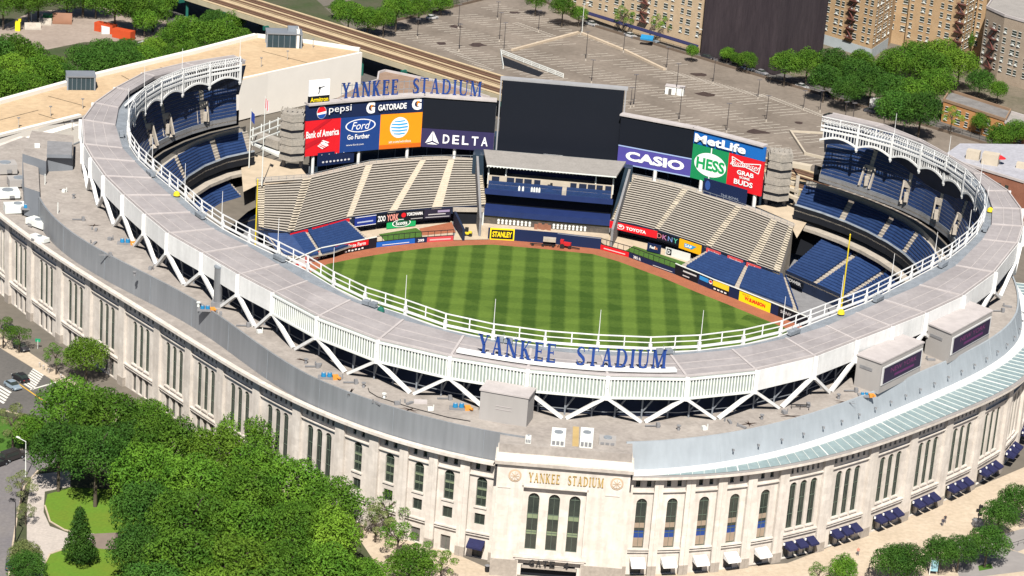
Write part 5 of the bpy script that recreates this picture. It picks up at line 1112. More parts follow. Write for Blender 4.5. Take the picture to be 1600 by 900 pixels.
# top right block
tr=[(1510,62,5,'a',LG),(1532,128,4.6,'b',LD),(1345,98,5,'c',LG),(1378,112,5.4,'b',LG),(1232,62,4,'c',LG),(1262,34,3.6,'a',LG),(1310,108,5,'b',LG),(1560,140,3.6,'c',LG),(1252,52,4.0,'b',LG),(1245,78,5.1,'a',LG),(1228,100,5.6,'c',LG),(1262,100,6.0,'b',LG),(1300,98,5.8,'a',LD),(1290,122,5.6,'c',LD),(1335,115,6.7,'b',LD),(1325,140,6.0,'a',LD),(1362,128,6.7,'c',LD),(1400,100,6.7,'a',LG),(1428,92,7.3,'b',LG),(1470,86,7.3,'c',LY),(1500,102,6.7,'a',LY),(1395,142,6.7,'b',LD),(1425,150,7.8,'a',LG),(1440,172,6.9,'c',LD),(1402,170,6.9,'b',LD),(1462,132,6.7,'a',LG),(1455,105,6.7,'c',LG)]
grove('t','dense green tree in the block between parking lot and flats',tr,'trees between the parking lot and the flats')
tr=[(1488,182,3.8,'s',LY),(1534,190,3.8,'b',LG),(1562,214,5,'c',LG),(1590,205,4.6,'a',LG),(1082,80,2.4,'c',LG),(1137,84,2.8,'b',LG),(1168,94,3.8,'a',LG),(1152,92,2.6,'c',LG),(975,26,4.6,'s',LY),(1035,36,4.8,'s2',LY),(880,10,4.6,'b',LG),(905,22,3.6,'c',LG),(838,0,4,'a',LG)]
grove('t','small leafy tree along the street beyond the parking lot',tr,'street trees beyond the parking lot')
tr=[(545,22,6,'a',LG),(575,30,5.6,'b',LG),(620,12,6,'c',LG),(600,28,5,'a',LG),(655,12,5,'b',LG),(690,4,4.4,'c',LG),(530,12,4,'b',LG)]
grove('t','green tree between the elevated railway and the parking lot',tr,'trees beyond the elevated railway')
tl=[(-14,86,7.5,'a',LD),(18,82,7,'b',LG),(48,92,6.2,'c',LG),(20,112,7,'a',LY),(62,116,6.6,'b',LG),(0,138,7,'c',LG),(45,138,6,'a',LG),(84,108,5.2,'b',LG),(100,118,5.2,'c',LD),(132,92,6.2,'a',LD),(165,86,6.6,'b',LD),(150,104,6.5,'c',LD),(192,98,6.2,'a',LD),(200,80,5.2,'b',LD),(228,92,5.2,'b',LG),(258,88,4.6,'c',LG),(266,66,6.2,'a',LG),(292,50,6.6,'b',LG),(240,76,4.4,'b',LY),(318,58,6.2,'b',LG),(296,80,4.6,'c',LG),(345,52,5.6,'c',LG),(372,60,4.6,'a',LG),(336,34,5,'b',LD),(366,32,4.6,'c',LG),
    (5,2,7,'a',LG),(45,4,5.6,'b',LG),(60,-8,6,'c',LG),(105,-4,6,'a',LG),(150,0,6,'b',LG),(180,4,6.4,'c',LG),(212,12,6.4,'a',LG),(240,18,6.2,'b',LG),(226,32,4.6,'c',LG),(200,-8,7,'c',LG),(130,-12,7,'b',LD),(250,0,6,'a',LG)]
grove('t','full green park tree beyond the tan garage roof',tl,'park trees beyond the garage roof')
# ---------------------------------------------------------------- park ground, lawns, roads
PK=mat('park_soil_ground',(.10,.09,.06),.95,c2=(.05,.075,.025),scale=.08,fine=.8)
flat('park_ground',[(-120,960),(-60,600),(40,640),(250,640),(560,820),(640,860),(720,960)],PK,.004)
flat('park_ground',[(-60,230),(-60,-60),(430,-60),(560,60),(400,100)],PK,.006)
flat('park_ground',[(505,10),(690,-30),(720,5),(600,45)],PK,.006)
flat('park_ground',[(1215,110),(1290,60),(1600,130),(1640,260),(1480,215)],mat('courtyard_ground',(.22,.18,.14),.95,c2=(.10,.10,.06),scale=.15,fine=1),.006)
LAWN=mat('lawn_grass',(.145,.21,.018),.95,c2=(.105,.235,.018),scale=.12,fine=1.8); LAWN2=mat('verge_grass',(.045,.13,.012),.95,c2=(.08,.18,.02),scale=.3,fine=2)
PATH=mat('path_paving',(.46,.41,.37),.9,c2=(.54,.48,.43),scale=.3,fine=2)
flat('left_pavement_ground',[(-80,470),(0,520),(120,600),(260,690),(420,745),(560,800),(700,870),(800,930),(640,960),(560,840),(420,760),(300,720),(190,670),(108,610),(0,541),(-80,492)],SIDEW,.008)
flat('gate_plaza_ground',[(560,810),(700,860),(790,900),(990,900),(1230,880),(1400,815),(1600,730),(1760,660),(1760,1000),(500,1000),(620,880)],SIDEW,.010)
ROAD=ASPH
flat('avenue_road',[(-80,500),(0,543),(104,607),(220,690),(330,760),(250,800),(100,690),(60,655),(0,640),(-80,622)],ROAD,.012)
flat('side_road',[(-80,720),(35,702),(72,700),(110,715),(60,735),(38,760),(28,800),(20,850),(10,930),(-80,930)],mat('worn_asphalt',(.17,.16,.17),.95,c2=(.23,.21,.20),scale=.1,fine=1.5),.012)
flat('verge_lawn_ground',[(-80,655),(0,650),(60,662),(110,690),(70,700),(35,698),(0,712),(-80,730)],LAWN2,.014)
flat('path_pavement',[(50,742),(110,735),(110,760),(70,768),(68,800),(78,822),(110,834),(150,832),(178,830),(178,860),(110,858),(72,872),(66,960),(46,960),(42,850),(42,790)],PATH,.016)
flat('lawn_ground',[(70,790),(74,772),(110,762),(210,765),(220,835),(150,834),(100,828),(78,815)],LAWN,.02)
flat('lawn_ground',[(66,960),(68,885),(78,866),(110,855),(220,858),(220,960)],LAWN,.02)
flat('path_brown_pavement',[(144,834),(185,832),(185,860),(144,856)],mat('brown_paving',(.24,.19,.16),.9),.024)
flat('plaza_path_road',[(1480,850),(1520,840),(1620,872),(1620,890),(1540,900),(1500,905)],mat('grey_paving',(.30,.28,.27),.95,var=.1),.02)
flat('plaza_path_road',[(1540,842),(1620,820),(1620,850),(1590,862)],MATS['grey_paving'],.024)
flat('planting_bed_ground',[(1528,884),(1548,880),(1552,888),(1530,892)],LAWN2,.03)
# kerbs
mb=MB()
for pl_ in ([(-80,500),(0,543),(104,607),(180,660)],[(-80,622),(0,640),(60,655)],[(35,702),(-80,720)],[(60,735),(38,760),(28,800),(20,850),(10,930)],[(70,790),(78,815),(100,828),(120,833)],[(68,885),(78,866),(110,855)]):
    for a,b in zip(pl_[:-1],pl_[1:]): mb.beam(at(*a)+Vector((0,0,.07)),at(*b)+Vector((0,0,.07)),.3,.14)
mb.build('kerb_pavement',SIDEW,kind='structure')
mb=MB()
def pq(*pts,z=.02,mi=0):
    q=[at(*p) for p in pts]
    for v in q: v.z=z
    mb.face(q,mi)
for k in range(7): x0,y0=45+k*4.3,590-k*3.6+5; pq((x0-6,y0-4),(x0-4.4,y0-5.2),(x0+17,y0+8),(x0+15,y0+9.6))if 0 else None
for k in range(8): t=k/7; ax,ay=35+15*t,599-22*t; pq((ax,ay),(ax+2,ay-1.6),(ax+19,ay+9),(ax+16.5,ay+10.6))
for k in range(5): ax,ay=-6+3*k*0-6+k*2.6,606-k*4+12; pq((ax-4,ay),(ax-1.6,ay-1.8),(ax+20,ay+11),(ax+17,ay+13))
pq((46,610),(48,608),(87,596.5),(88,598.5)); mb.build('road_marking',PAINT,kind='structure')
mb=MB(); pq((30,601),(31,600),(72,628),(71,629.5)); mb.build('yellow_road_marking',mat('road_yellow',(.7,.42,.05),.8),kind='structure')
# ---------------------------------------------------------------- vehicles
def car_proto():
    th=thing('parked_car','x','car'); 
    def loft(secs,m,name):
        mb=MB(); prev=None
        for x,w_,z0,z1,ins in secs:
            c=[Vector((x,-w_,z0)),Vector((x,-w_,z0+(z1-z0)*.6)),Vector((x,-w_+ins,z1)),Vector((x,w_-ins,z1)),Vector((x,w_,z0+(z1-z0)*.6)),Vector((x,w_,z0))]
            if prev:
                for k in range(5): mb.face([prev[k],c[k],c[k+1],prev[k+1]])
                mb.face([prev[5],c[5],c[0],prev[0]])
            else: mb.face(c)
            prev=c
        mb.face(prev); return mb
    body=loft([(-2.25,.75,.45,.85,.1),(-2.1,.86,.3,.95,.08),(-1.2,.9,.28,1.0,.06),(1.0,.9,.28,.98,.06),(1.9,.86,.3,.85,.1),(2.25,.72,.42,.7,.12)],None,'body')
    cab=loft([(-1.75,.78,.95,1.0,.05),(-1.2,.80,.95,1.42,.14),(.35,.80,.95,1.46,.14),(1.05,.78,.95,1.0,.05)],None,'cab')
    return body,cab
_b,_c=car_proto(); bpy.data.objects.remove([o for o in col.objects if o.name.startswith('parked_car')][0])
def car(p,ang,colr,label,L=1.0,Hh=1.0,cat='car',name='parked_car',van=False,glass=None):
    th=thing(name,label,cat,tuple(p)); th.rotation_euler=(0,0,ang); th.scale=(L,1.0,Hh)
    cm=mat('car_paint_%s'%('_'.join(str(int(c*99)) for c in colr)),colr,.3,.2,var=.03,spec=.6)
    def add(nm,mb,m,par=th):
        o=bpy.data.objects.new(nm,mb.mesh(nm,m)); col.objects.link(o); o.parent=par; return o
    if van:
        mb=MB(); mb.box8([(-2.3,-.9,.3),(1.7,-.9,.3),(1.7,.9,.3),(-2.3,.9,.3),(-2.2,-.82,1.75),(.9,-.82,1.75),(.9,.82,1.75),(-2.2,.82,1.75)]); mb.box8([(1.2,-.88,.3),(2.3,-.85,.3),(2.3,.85,.3),(1.2,.88,.3),(1.2,-.86,1.0),(2.2,-.8,.9),(2.2,.8,.9),(1.2,.86,1.0)])
    else: mb=_b
    add('body',mb,cm)
    if van:
        g=MB(); g.box8([(-2.0,-.9,1.0),(.8,-.9,1.0),(.8,-.88,1.0),(-2.0,-.88,1.0),(-1.9,-.87,1.5),(.5,-.87,1.5),(.5,-.8,1.5),(-1.9,-.8,1.5)]); add('side_window',g,GLASS)
        g=MB(); g.box8([(-2.0,.88,1.0),(.8,.88,1.0),(.8,.9,1.0),(-2.0,.9,1.0),(-1.9,.8,1.5),(.5,.8,1.5),(.5,.87,1.5),(-1.9,.87,1.5)]); add('side_window',g,GLASS)
        g=MB(); g.box8([(-2.34,-.7,1.0),(-2.34,.7,1.0),(-2.2,.7,1.0),(-2.2,-.7,1.0),(-2.27,-.65,1.55),(-2.27,.65,1.55),(-2.2,.65,1.55),(-2.2,-.65,1.55)]); add('rear_window',g,GLASS)
    else:
        add('windows',_c,GLASS); g=MB(); g.box8([(-1.15,-.64,1.43),(.3,-.64,1.46),(.3,.64,1.46),(-1.15,.64,1.43),(-1.05,-.6,1.5),(.2,-.6,1.52),(.2,.6,1.52),(-1.05,.6,1.5)]); add('roof',g,cm)
    for x in (-1.4,1.4):
        for y in (-.85,.85): g=MB(); g.tube((x,y-.1,.33),(x,y+.1,.33),.34,n=14); w_=add('wheel',g,BLACK); g=MB(); g.tube((x,y-.12,.33),(x,y+.12,.33),.17,n=8); add('rim',g,METALD,w_)
    for y in (-.6,.6):
        g=MB(); g.box((2.18,y,.58),(.12,.3,.14)); add('headlight',g,LOUV); g=MB(); g.box((-2.2,y,.68),(.12,.25,.14)); add('tail_light',g,REDM)
    return th
def dirang(a,b): a,b=at(*a),at(*b); return math.atan2(b.y-a.y,b.x-a.x)
dA=dirang((0,590),(100,650))
car(at(32,594),dA+math.pi,(.02,.02,.025),'black estate car crossing the zebra stripes at the junction',1.05,1.1)
car(at(20,606),dA,(.30,.38,.45),'silver blue saloon car beside the black estate on the crossing')
car(at(20,718),dirang((0,722),(40,708)),(.05,.045,.045),'dark van with pale window frames on the side road',1.1,1.2,'van','passenger_van',van=True)
car(at(-4,728),dirang((0,722),(40,708)),(.02,.02,.03),'dark car half cut off at the left edge',1)
car(at(17,885),dirang((18,900),(22,860)),(.10,.14,.17),'grey blue car parked beside the kerb at the lower left')
car(at(15,518),dA,(.03,.03,.035),'dark car parked on the near pavement, left of the bus shelter tree',1,1.1)
car(at(33,552-6),dA,(.05,.05,.06),'dark car parked at the kerb under the left trees')
car(at(1253,138),dirang((1240,134),(1262,140)),(.6,.6,.6),'white saloon car parked under the trees beyond the lot fence')
for i,(x,y,c,lab) in enumerate([(985,58,(.6,.6,.6),'white car parked on the far street nearest the blue awning'),(1020,66,(.25,.3,.35),'grey car parked on the far street behind the first pale one'),(925,40,(.5,.5,.5),'pale car parked at the far street beside the round tree'),(1168,110,(.5,.55,.6),'pale blue car on the far street before the dark block'),(1190,116,(.3,.3,.32),'grey car on the far street at the right of the pale blue one'),(1105,92,(.05,.05,.06),'black car on the far street under the dark block'),(1290,150,(.03,.03,.04),'black car in tree shade right of the white saloon'),(1360,176,(.08,.08,.1),'dark car behind the white lorry')]):
    car(at(x,y),dirang((910,37),(1200,125)),c,lab)
car(at(675,30),dirang((660,30),(690,25)),(.65,.65,.65),'white car alone on the far corner of the parking lot')
car(at(1298,185),dirang((1280,180),(1320,190)),(.02,.02,.03),'black car parked in the lot just behind the white frieze')
# lorry
g=at(1376,174); th=thing('box_lorry','white box lorry with a small green emblem beyond the lot fence','lorry',tuple(g)); th.rotation_euler=(0,0,dirang((910,37),(1200,125)))
def addl(nm,mb,m): o=bpy.data.objects.new(nm,mb.mesh(nm,m)); col.objects.link(o); o.parent=th; return o
mb=MB(); mb.box((-1,0,.9),(5.2,2.3,2.5)); addl('box_body',mb,WHITE); mb=MB(); mb.box8([(1.7,-1,.5),(3.6,-1,.5),(3.6,1,.5),(1.7,1,.5),(1.7,-1,2.4),(3.0,-.95,2.4),(3.0,.95,2.4),(1.7,1,2.4)]); addl('cab',mb,LOUV); mb=MB(); mb.box8([(3.05,-.85,1.5),(3.35,-.85,1.5),(3.35,.85,1.5),(3.05,.85,1.5),(3.0,-.8,2.2),(3.1,-.8,2.2),(3.1,.8,2.2),(3.0,.8,2.2)]); addl('windscreen',mb,GLASS)
mb=MB(); mb.tube((-.6,-1.2,2.3),(-.6,-1.17,2.3),.5,n=16); addl('emblem',mb,smat(GN))
for x in (-2.4,2.6):
    for y in (-1,1): mb=MB(); mb.tube((x,y-.15,.5),(x,y+.15,.5),.5,n=12); addl('wheel',mb,BLACK)
# ---------------------------------------------------------------- parking lot
LOTM=mat('parking_asphalt',(.165,.137,.112),.95,c2=(.27,.228,.19),scale=.06,fine=.7)
LOT=[(575,44),(790,-8),(850,3),(912,37),(1200,124),(1660,262),(1660,360),(1200,360),(900,260),(700,140)]
flat('parking_lot_ground',LOT,LOTM,.03)
a0=at(912,37); a1=at(1600,238); da=(a1-a0).normalized(); b0=at(842,82); b1=at(880,72); db=(b1-b0).normalized()
mb=MB(); poly=[at(*p) for p in [(600,50),(780,2),(850,12),(905,48),(1195,138),(1640,275),(1640,350),(1200,350),(900,240),(720,120)]]
def inside(p,poly):
    c=False; n=len(poly)
    for i in range(n):
        a,b=poly[i],poly[i-1]
        if (a.y>p.y)!=(b.y>p.y) and p.x<(b.x-a.x)*(p.y-a.y)/(b.y-a.y)+a.x: c=not c
    return c
O=at(842,82); nb=Vector((-da.y,da.x,0)).normalized()
if nb.y<0: nb=-nb
sk=(da*.35+nb).normalized(); rr_=random.Random(3)
for row in range(-14,14):
    base=O+nb*(row*17.0-3)
    for k in range(-40,110):
        for half in (0,1):
            p=base+da*(k*2.75)
            p0=p+sk*(.15 if half else -5.0); p1=p+sk*(5.0 if half else -.15)
            if inside(p0,poly) and inside(p1,poly) and rr_.random()>.04:
                if (row%3==1 and k%34 in (0,1,2,3)): continue
                w_=da*.15; mb.face([zz(p0-w_,.036),zz(p0+w_,.036),zz(p1+w_,.036),zz(p1-w_,.036)])
    for k in range(-40,110,4):
        p=base+da*(k*2.75); q=p+da*8
        if inside(p,poly) and inside(q,poly) and row%2==0: mb.face([zz(p-nb*.06,.037),zz(p+nb*.06,.037),zz(q+nb*.06,.037),zz(q-nb*.06,.037)])
mb.build('stall_marking_ground',mat('faded_paint',(.62,.57,.50),.9,c2=(.46,.42,.36),scale=.3,fine=2),kind='structure')
mb=MB()
for x0,y0,x1,y1,n_ in ((1045,112,1195,152,34),(1190,148,1290,182,24),(806,36,868,58,14),(700,76,770,112,18)):
    for k in range(n_):
        t_=k/n_; c=at(x0+(x1-x0)*t_,y0+(y1-y0)*t_); mb.face([zz(c-da*.15-nb*1.6,.04),zz(c+da*.15-nb*1.6,.04),zz(c+da*.15+nb*1.6,.04),zz(c-da*.15+nb*1.6,.04)])
mb.build('crossing_marking_ground',MATS['faded_paint'],kind='structure')
rs=random.Random(5); mb=MB()
for x,y,s_ in ((1092,117,2.6),(1102,147,3),(1183,206,3.6),(870,20,1.6),(712,42,2.5),(745,70,3),(690,68,2),(1248,192,1.5),(955,70,1.4),(805,20,2),(1380,208,2),(1330,200,1.4)):
    c=at(x,y); mb.face([zz(c+Vector((s_*(.6+.6*rs.random())*math.cos(t*.628),s_*.9*(.5+.7*rs.random())*math.sin(t*.628),0)),.042) for t in range(10)])
mb.build('oil_stain_ground',mat('oil_stain',(.06,.04,.035),.8,var=.3,scale=1),kind='structure')
th=thing('lot_divider_wall','low pale concrete divider wall bent at a right angle in the parking lot','wall',tuple(at(905,52)))
mb=MB()
for a,b in (((800,80),(905,52)),((905,52),(975,80)),((975,80),(1038,110))): mb.beam(at(*a)+Vector((0,0,.35)),at(*b)+Vector((0,0,.35)),1.0,.7)
mb.build('wall',SIDEW,th)
th=thing('lot_fence','long dark fence on a low wall along the far edge of the parking lot','fence',tuple(at(1200,124)))
mb=MB(); fm=MB(); pl_=[(575,44),(790,-8),(850,3),(912,37),(1200,124),(1640,256)]
for a,b in zip(pl_[:-1],pl_[1:]):
    A_,B_=at(*a),at(*b); mb.beam(A_+Vector((0,0,.4)),B_+Vector((0,0,.4)),.4,.8); n_=int((B_-A_).length/3)
    for k in range(n_): q=A_.lerp(B_,k/n_); fm.beam(q,q+Vector((0,0,2.2)),.1,.1)
    for z in (1.3,2.1): fm.beam(A_+Vector((0,0,z)),B_+Vector((0,0,z)),.06,.08)
mb.build('low_wall',mat('brown_wall',(.16,.12,.09),.9),th); fm.build('rail',BLACK,th)
th=thing('ticket_hut','small white flat hut in the middle of the parking lot','hut',tuple(at(1054,146))); q=at(1054,147); mb=MB(); mb.box(q,(5.6,2.6,2.4),-.15); mb.build('wall',LOUV,th); mb=MB(); mb.box(q+Vector((0,0,2.4)),(5.9,2.9,.2),-.15); mb.build('roof',SEAM,th); mb=MB(); mb.box(q+Vector((-1.5,-1.45,0)),(.9,.1,1.9),0); mb.build('door',DOORM,th)
th=thing('ramp_entrance','white railed ramp opening at the parking lot edge behind the tall screen','ramp',tuple(at(830,105)))
mb=MB(); q=[at(784,88),at(850,114),at(842,120),at(786,102)]; mb.face([zz(v,.05) for v in q]); mb.build('opening',DARK,th)
mb=MB()
for a,b in (((782,84),(880,122)),((782,84),(786,108))):
    A_,B_=at(*a),at(*b)
    for z in (.3,.8,1.3): mb.beam(A_+Vector((0,0,z)),B_+Vector((0,0,z)),.2,.25)
    n_=int((B_-A_).length/4)+1
    for k in range(n_+1): v=A_.lerp(B_,k/n_); mb.beam(v,v+Vector((0,0,1.4)),.16,.16)
mb.build('railing',LOUV,th)
# lamps
mbp=MB(); mbp.tube((0,0,0),(0,0,1),.013,.008,8); LPM=mbp.mesh('pole',mat('lamp_pole_metal',(.05,.045,.05),.5))
mh=MB(); mh.box((0,0,0),(1.5,.35,.16)); mh.box((0,0,-.1),(.2,.2,.25)); LHM=mh.mesh('lamp_head',mat('lamp_head_metal',(.16,.15,.16),.5)); mbs=MB(); mbs.tube((0,0,0),(0,0,.7),.3,.25,8); LBM=mbs.mesh('base',CONC)
LP=[(841,50,17),(915,95,50),(924,130,94),(907,54,38),(974,82,57),(990,167,117),(1041,109,74),(1056,149,100),(1061,190,137),(1114,131,93),(1135,207,162),(1184,155,125),(1197,190,150),(652,60,30),(716,45,7),(717,80,38),(777,31,5),(780,65,20),(787,81,36),(1255,172,142),(1281,175,142),(1320,190,165),(1332,192,162),(1379,210,175),(1409,220,197),(985,168,140)]
for x,y,yt in LP:
    b=at(x,y); h=max(6,tall(x,y,yt)); th=thing('lot_lamp','dark double-headed lamp mast standing in the parking lot','lamp post',tuple(b),'lamp masts in the parking lot')
    o=bpy.data.objects.new('pole',LPM); col.objects.link(o); o.parent=th; o.scale=(9,9,h); o=bpy.data.objects.new('lamp_head',LHM); col.objects.link(o); o.parent=th; o.location=(0,0,h); o.rotation_euler=(0,0,rnd.random()*.6)
    o=bpy.data.objects.new('base',LBM); col.objects.link(o); o.parent=th
def lamp(x,yb,yt,label,m=LOUV,z=0,arm=2.0,ang=0.3):
    b=at(x,yb,z); h=tall(x,yb,yt,z); th=thing('street_lamp',label,'street lamp',tuple(b)); mb=MB(); mb.tube(b,b+Vector((0,0,h)),.12,.07); mb.build('pole',m,th)
    t_=b+Vector((0,0,h)); e=t_+Vector((math.cos(ang)*arm,math.sin(ang)*arm,.2)); mb=MB(); mb.beam(t_,e,.1,.1); mb.build('arm',m,th); mb=MB(); mb.box(e,(.8,.35,.16),ang); mb.build('lamp_head',m,th)
for a in [(40,745,690,'white street lamp rising beside the dark van',LOUV,0,2.0,2.6),(24,850,785,'dark street lamp on the kerb strip by the side road',BLACK,0,1,2.5),(1357,893,880,'dark short lamp at the bottom of the plaza',BLACK,0,.6,0),(1534,866,833,'dark lamp post by the grey plaza path',BLACK,0,.8,3),(215,100,66,'white park lamp among trees behind the garage roof',LOUV,0,1.5,.5),(232,48,0,'tall white lamp at the skate park edge',LOUV,0,1.5,2),(49,36,10,'white lamp at the left of the skate park',LOUV,0,1.5,.3),(352,58,34,'pale lamp in front of the railway trees',LOUV,0,1.5,.3),(1098,85,48,'white street lamp before the dark block',LOUV,0,1.5,2.8),(909,54,5,'pale lamp at the lot corner nearest the flats',LOUV,0,1.2,.2)]: lamp(*a[:4],m=a[4],z=a[5],arm=a[6],ang=a[7])
# ---------------------------------------------------------------- garage roof top left
TANR=mat('tan_deck',(.52,.37,.225),.9,c2=(.60,.45,.285),scale=.06,fine=.7); WW=mat('white_plaster',(.72,.68,.62),.9,var=.03,scale=.2)
ZG=12
th=thing('garage_building','long low building with tan roof deck and tall blank white end wall','building',tuple(at(300,110,ZG)))
gp=[(-60,178),(150,120),(300,84),(400,58),(470,66),(562,80),(375,126),(300,140),(210,150),(125,182),(60,200),(-60,228)]
mb=MB(); mb.prism([at(x,y,ZG) for x,y in gp],0.5,ZG,0,1); mb.build('deck',[WW,TANR],th)
mb=MB()
for a,b in zip(gp[:6],gp[1:6]): mb.beam(at(*a,ZG)+Vector((0,0,.5)),at(*b,ZG)+Vector((0,0,.5)),1.6 if a[0]<400 else .8,1.1)
mb.beam(at(-60,228,ZG)+Vector((0,0,.3)),at(125,182,ZG)+Vector((0,0,.3)),1.2,.7); mb.beam(at(-60,250,ZG),at(118,196,ZG),2.4,.8); mb.build('parapet',WW,th)
mb=MB(); a,b=at(372,122,ZG+.3),at(563,81,ZG+.3); n_=Vector(((b-a).y,-(b-a).x,0)).normalized()*.8; mb.box8([zz(a,0.2),zz(b,.2),zz(b,.2)+n_,zz(a,.2)+n_,a,b,b+n_,a+n_]); mb.build('end_wall',WW,th)
mb=MB()
for a,b in (((75,150),(130,165)),((60,178),(100,190)),((190,118),(230,140)),((410,80),(480,98)),((-10,190),(60,172)),((250,105),(330,118))): mb.beam(at(*a,ZG+.03),at(*b,ZG+.03),.18,.05)
mb.build('expansion_joint',BENCHD,th)
for (x,y,w_,d_,h,rz,lab,ex) in ((126,137,7.2,5,3.6,.28,'small glazed lift cabin with grey roof on the tan deck, left one',0),(443,71,10,5.5,4.0,.2,'larger glazed stair cabin with stepped grey roof on the tan deck, right one',1)):
    q=at(x,y,ZG); th=thing('roof_cabin',lab,'cabin',tuple(q)); mb=MB(); mb.box(q,(w_,d_,h),rz); mb.build('glazing',mat('cabin_glass',(.02,.05,.07),.2,spec=.6),th)
    mb=MB(); mb.box(q+Vector((0,0,h)),(w_+.6,d_+.6,.4),rz); mb.build('roof',METAL,th); c_,s_=math.cos(rz),math.sin(rz); mb=MB()
    for i in range(7):
        for j in (-1,1): u=(-.5+i/6)*w_; v=j*d_/2*1.01; mb.beam(q+Vector((c_*u-s_*v,s_*u+c_*v,0)),q+Vector((c_*u-s_*v,s_*u+c_*v,h)),.09 if i%6 else .4,.09 if i%6 else .4)
    mb.build('mullion',METALD,th)
    if ex: mb=MB(); mb.box(q+Vector((2.4,1,h+.4)),(3,2.4,1.2),rz); mb.build('upper_box',METALD,th); mb=MB(); mb.box(q+Vector((3.9,.6,0)),(.8,5.4,h+1.2),rz); mb.build('side_wall',WW,th)
for x,y in ((450/4+0,205),(29,200),(79,182),(129,170),(50+358,105),(449,94),(489,75)):
    q=at(x,y,ZG); th=thing('roof_lamp','short pale lamp stub on the tan roof deck','lamp',tuple(q),'lamps on the tan roof deck'); mb=MB(); mb.tube(q,q+Vector((0,0,2.6)),.13,.1,8); mb.build('pole',CONC,th); mb=MB(); mb.box(q+Vector((0,0,2.6)),(.7,.5,.2)); mb.build('lamp_head',CONCD,th)
# ---------------------------------------------------------------- skate park
flat('skate_park_ground',[(-60,70),(50,18),(200,8),(262,30),(250,62),(130,66),(60,80)],mat('skate_concrete',(.30,.24,.20),.9,c2=(.40,.33,.28),scale=.08,fine=.8),.02)
for i,(x,y,lab) in enumerate(((165,50,'red shipping container, left one of two end to end'),(193,60,'red shipping container, right one of two end to end'))):
    q=at(x,y); rz=dirang((150,45),(208,57)); th=thing('shipping_container',lab,'container',tuple(q)); mb=MB(); mb.box(q,(6.8,2.6,2.8),rz); c_,s_=math.cos(rz),math.sin(rz)
    for k in range(22):
        for j in (-1,1): u=-3.3+k*.31; v=j*1.32; mb.beam(q+Vector((c_*u-s_*v,s_*u+c_*v,.1)),q+Vector((c_*u-s_*v,s_*u+c_*v,2.7)),.12,.12)
    mb.build('body',mat('container_red',(.55,.075,.02),.7),th)
def ramp(x,y,w_,d_,h,rz,m,lab):
    q=at(x,y); th=thing('skate_ramp',lab,'ramp',tuple(q)); mb=MB(); c_,s_=math.cos(rz),math.sin(rz); f=lambda u,v,z: q+Vector((c_*u-s_*v,s_*u+c_*v,z)); prof=[(d_*k/8,h*(k/8)**2.2) for k in range(9)]
    for s0,s1 in zip(prof[:-1],prof[1:]): mb.box8([f(-w_/2,s0[0],0),f(w_/2,s0[0],0),f(w_/2,s1[0],0),f(-w_/2,s1[0],0),f(-w_/2,s0[0],s0[1]+.05),f(w_/2,s0[0],s0[1]+.05),f(w_/2,s1[0],s1[1]+.05),f(-w_/2,s1[0],s1[1]+.05)])
    mb.build('surface',m,th); mb=MB()
    for u in (-w_/2,0,w_/2): mb.beam(f(u,d_,h),f(u,d_,h+1),.08,.08)
    mb.beam(f(-w_/2,d_,h+1),f(w_/2,d_,h+1),.08,.08); mb.build('rail',BLACK,th)
BRR=mat('ramp_ply',(.26,.13,.08),.7,var=.1)
ramp(97,38,6,4,2.6,.2,BRR,'tall brown curved skate ramp right of the green deck'); ramp(70,40,4,3,1.6,.2,CONC,'low pale curved skate ramp between brown one and wall'); ramp(52,47,5,3,1.6,.3,CONC,'pale concrete skate bank at the left of the park')
q=at(80,30); th=thing('skate_platform','bright green platform behind the low skate ramp','platform',tuple(q)); mb=MB(); mb.box(q,(5,2.4,1.5),.1); mb.build('deck',mat('bright_green',(.02,.30,.08),.6),th); mb=MB(); mb.beam(q+Vector((-2.4,0,2.4)),q+Vector((2.4,.2,2.4)),.1,.1); mb.build('rail',BLACK,th)
q=at(28,48); th=thing('yellow_playhouse','bright yellow upright play frame at the left of the skate park','play frame',tuple(q)); mb=MB(); mb.box(q,(1.5,1.2,3.0)); mb.box(q+Vector((.6,0,3.0)),(.8,.8,.8)); mb.build('body',mat('bright_yellow',(.85,.75,.02),.6),th)
q=at(166,52); th=thing('white_hut','small white shed in front of the red containers','shed',tuple(q)); mb=MB(); mb.box(q,(3,2.0,2.2),.3); mb.build('wall',LOUV,th)
# ---------------------------------------------------------------- elevated railway
ZE=8.0
WOOD=mat('track_timber',(.11,.06,.038),.9,c2=(.19,.105,.065),scale=.3,fine=2); WALK=mat('track_walkway',(.55,.43,.27),.9,var=.12,scale=.4,fine=2); GREENS=mat('green_steel',(.015,.13,.10),.6,var=.15)
u0,u1=at(402,-2,ZE),at(782,116,ZE); l0,l1=at(400,27,ZE),at(778,142,ZE); dr=(u1-u0).normalized(); nr=Vector((-dr.y,dr.x,0)); 
if (l0-u0).dot(nr)>0: nr=-nr     # nr points away from the stadium
WD=abs((l0-u0).dot(nr)); S0=l0-dr*120; LT=330
th=thing('elevated_railway','elevated railway viaduct with brown timber tracks on green steel columns','railway',tuple(zz(l0,0)))
def rstrip(nm,v0,v1,z,hh,m): mb=MB(); a=S0+nr*v0; b=S0+nr*v1; mb.box8([zz(a,z-hh),zz(a+dr*LT,z-hh),zz(b+dr*LT,z-hh),zz(b,z-hh),zz(a,z),zz(a+dr*LT,z),zz(b+dr*LT,z),zz(b,z)]); return mb.build(nm,m,th)
rstrip('deck',0,WD,ZE-.35,.8,WOOD); rstrip('girder',-.3,.0,ZE-.2,1.5,mat('pale_girder',(.45,.40,.28),.8)); rstrip('girder',WD,WD+.3,ZE-.2,1.5,GREENS)
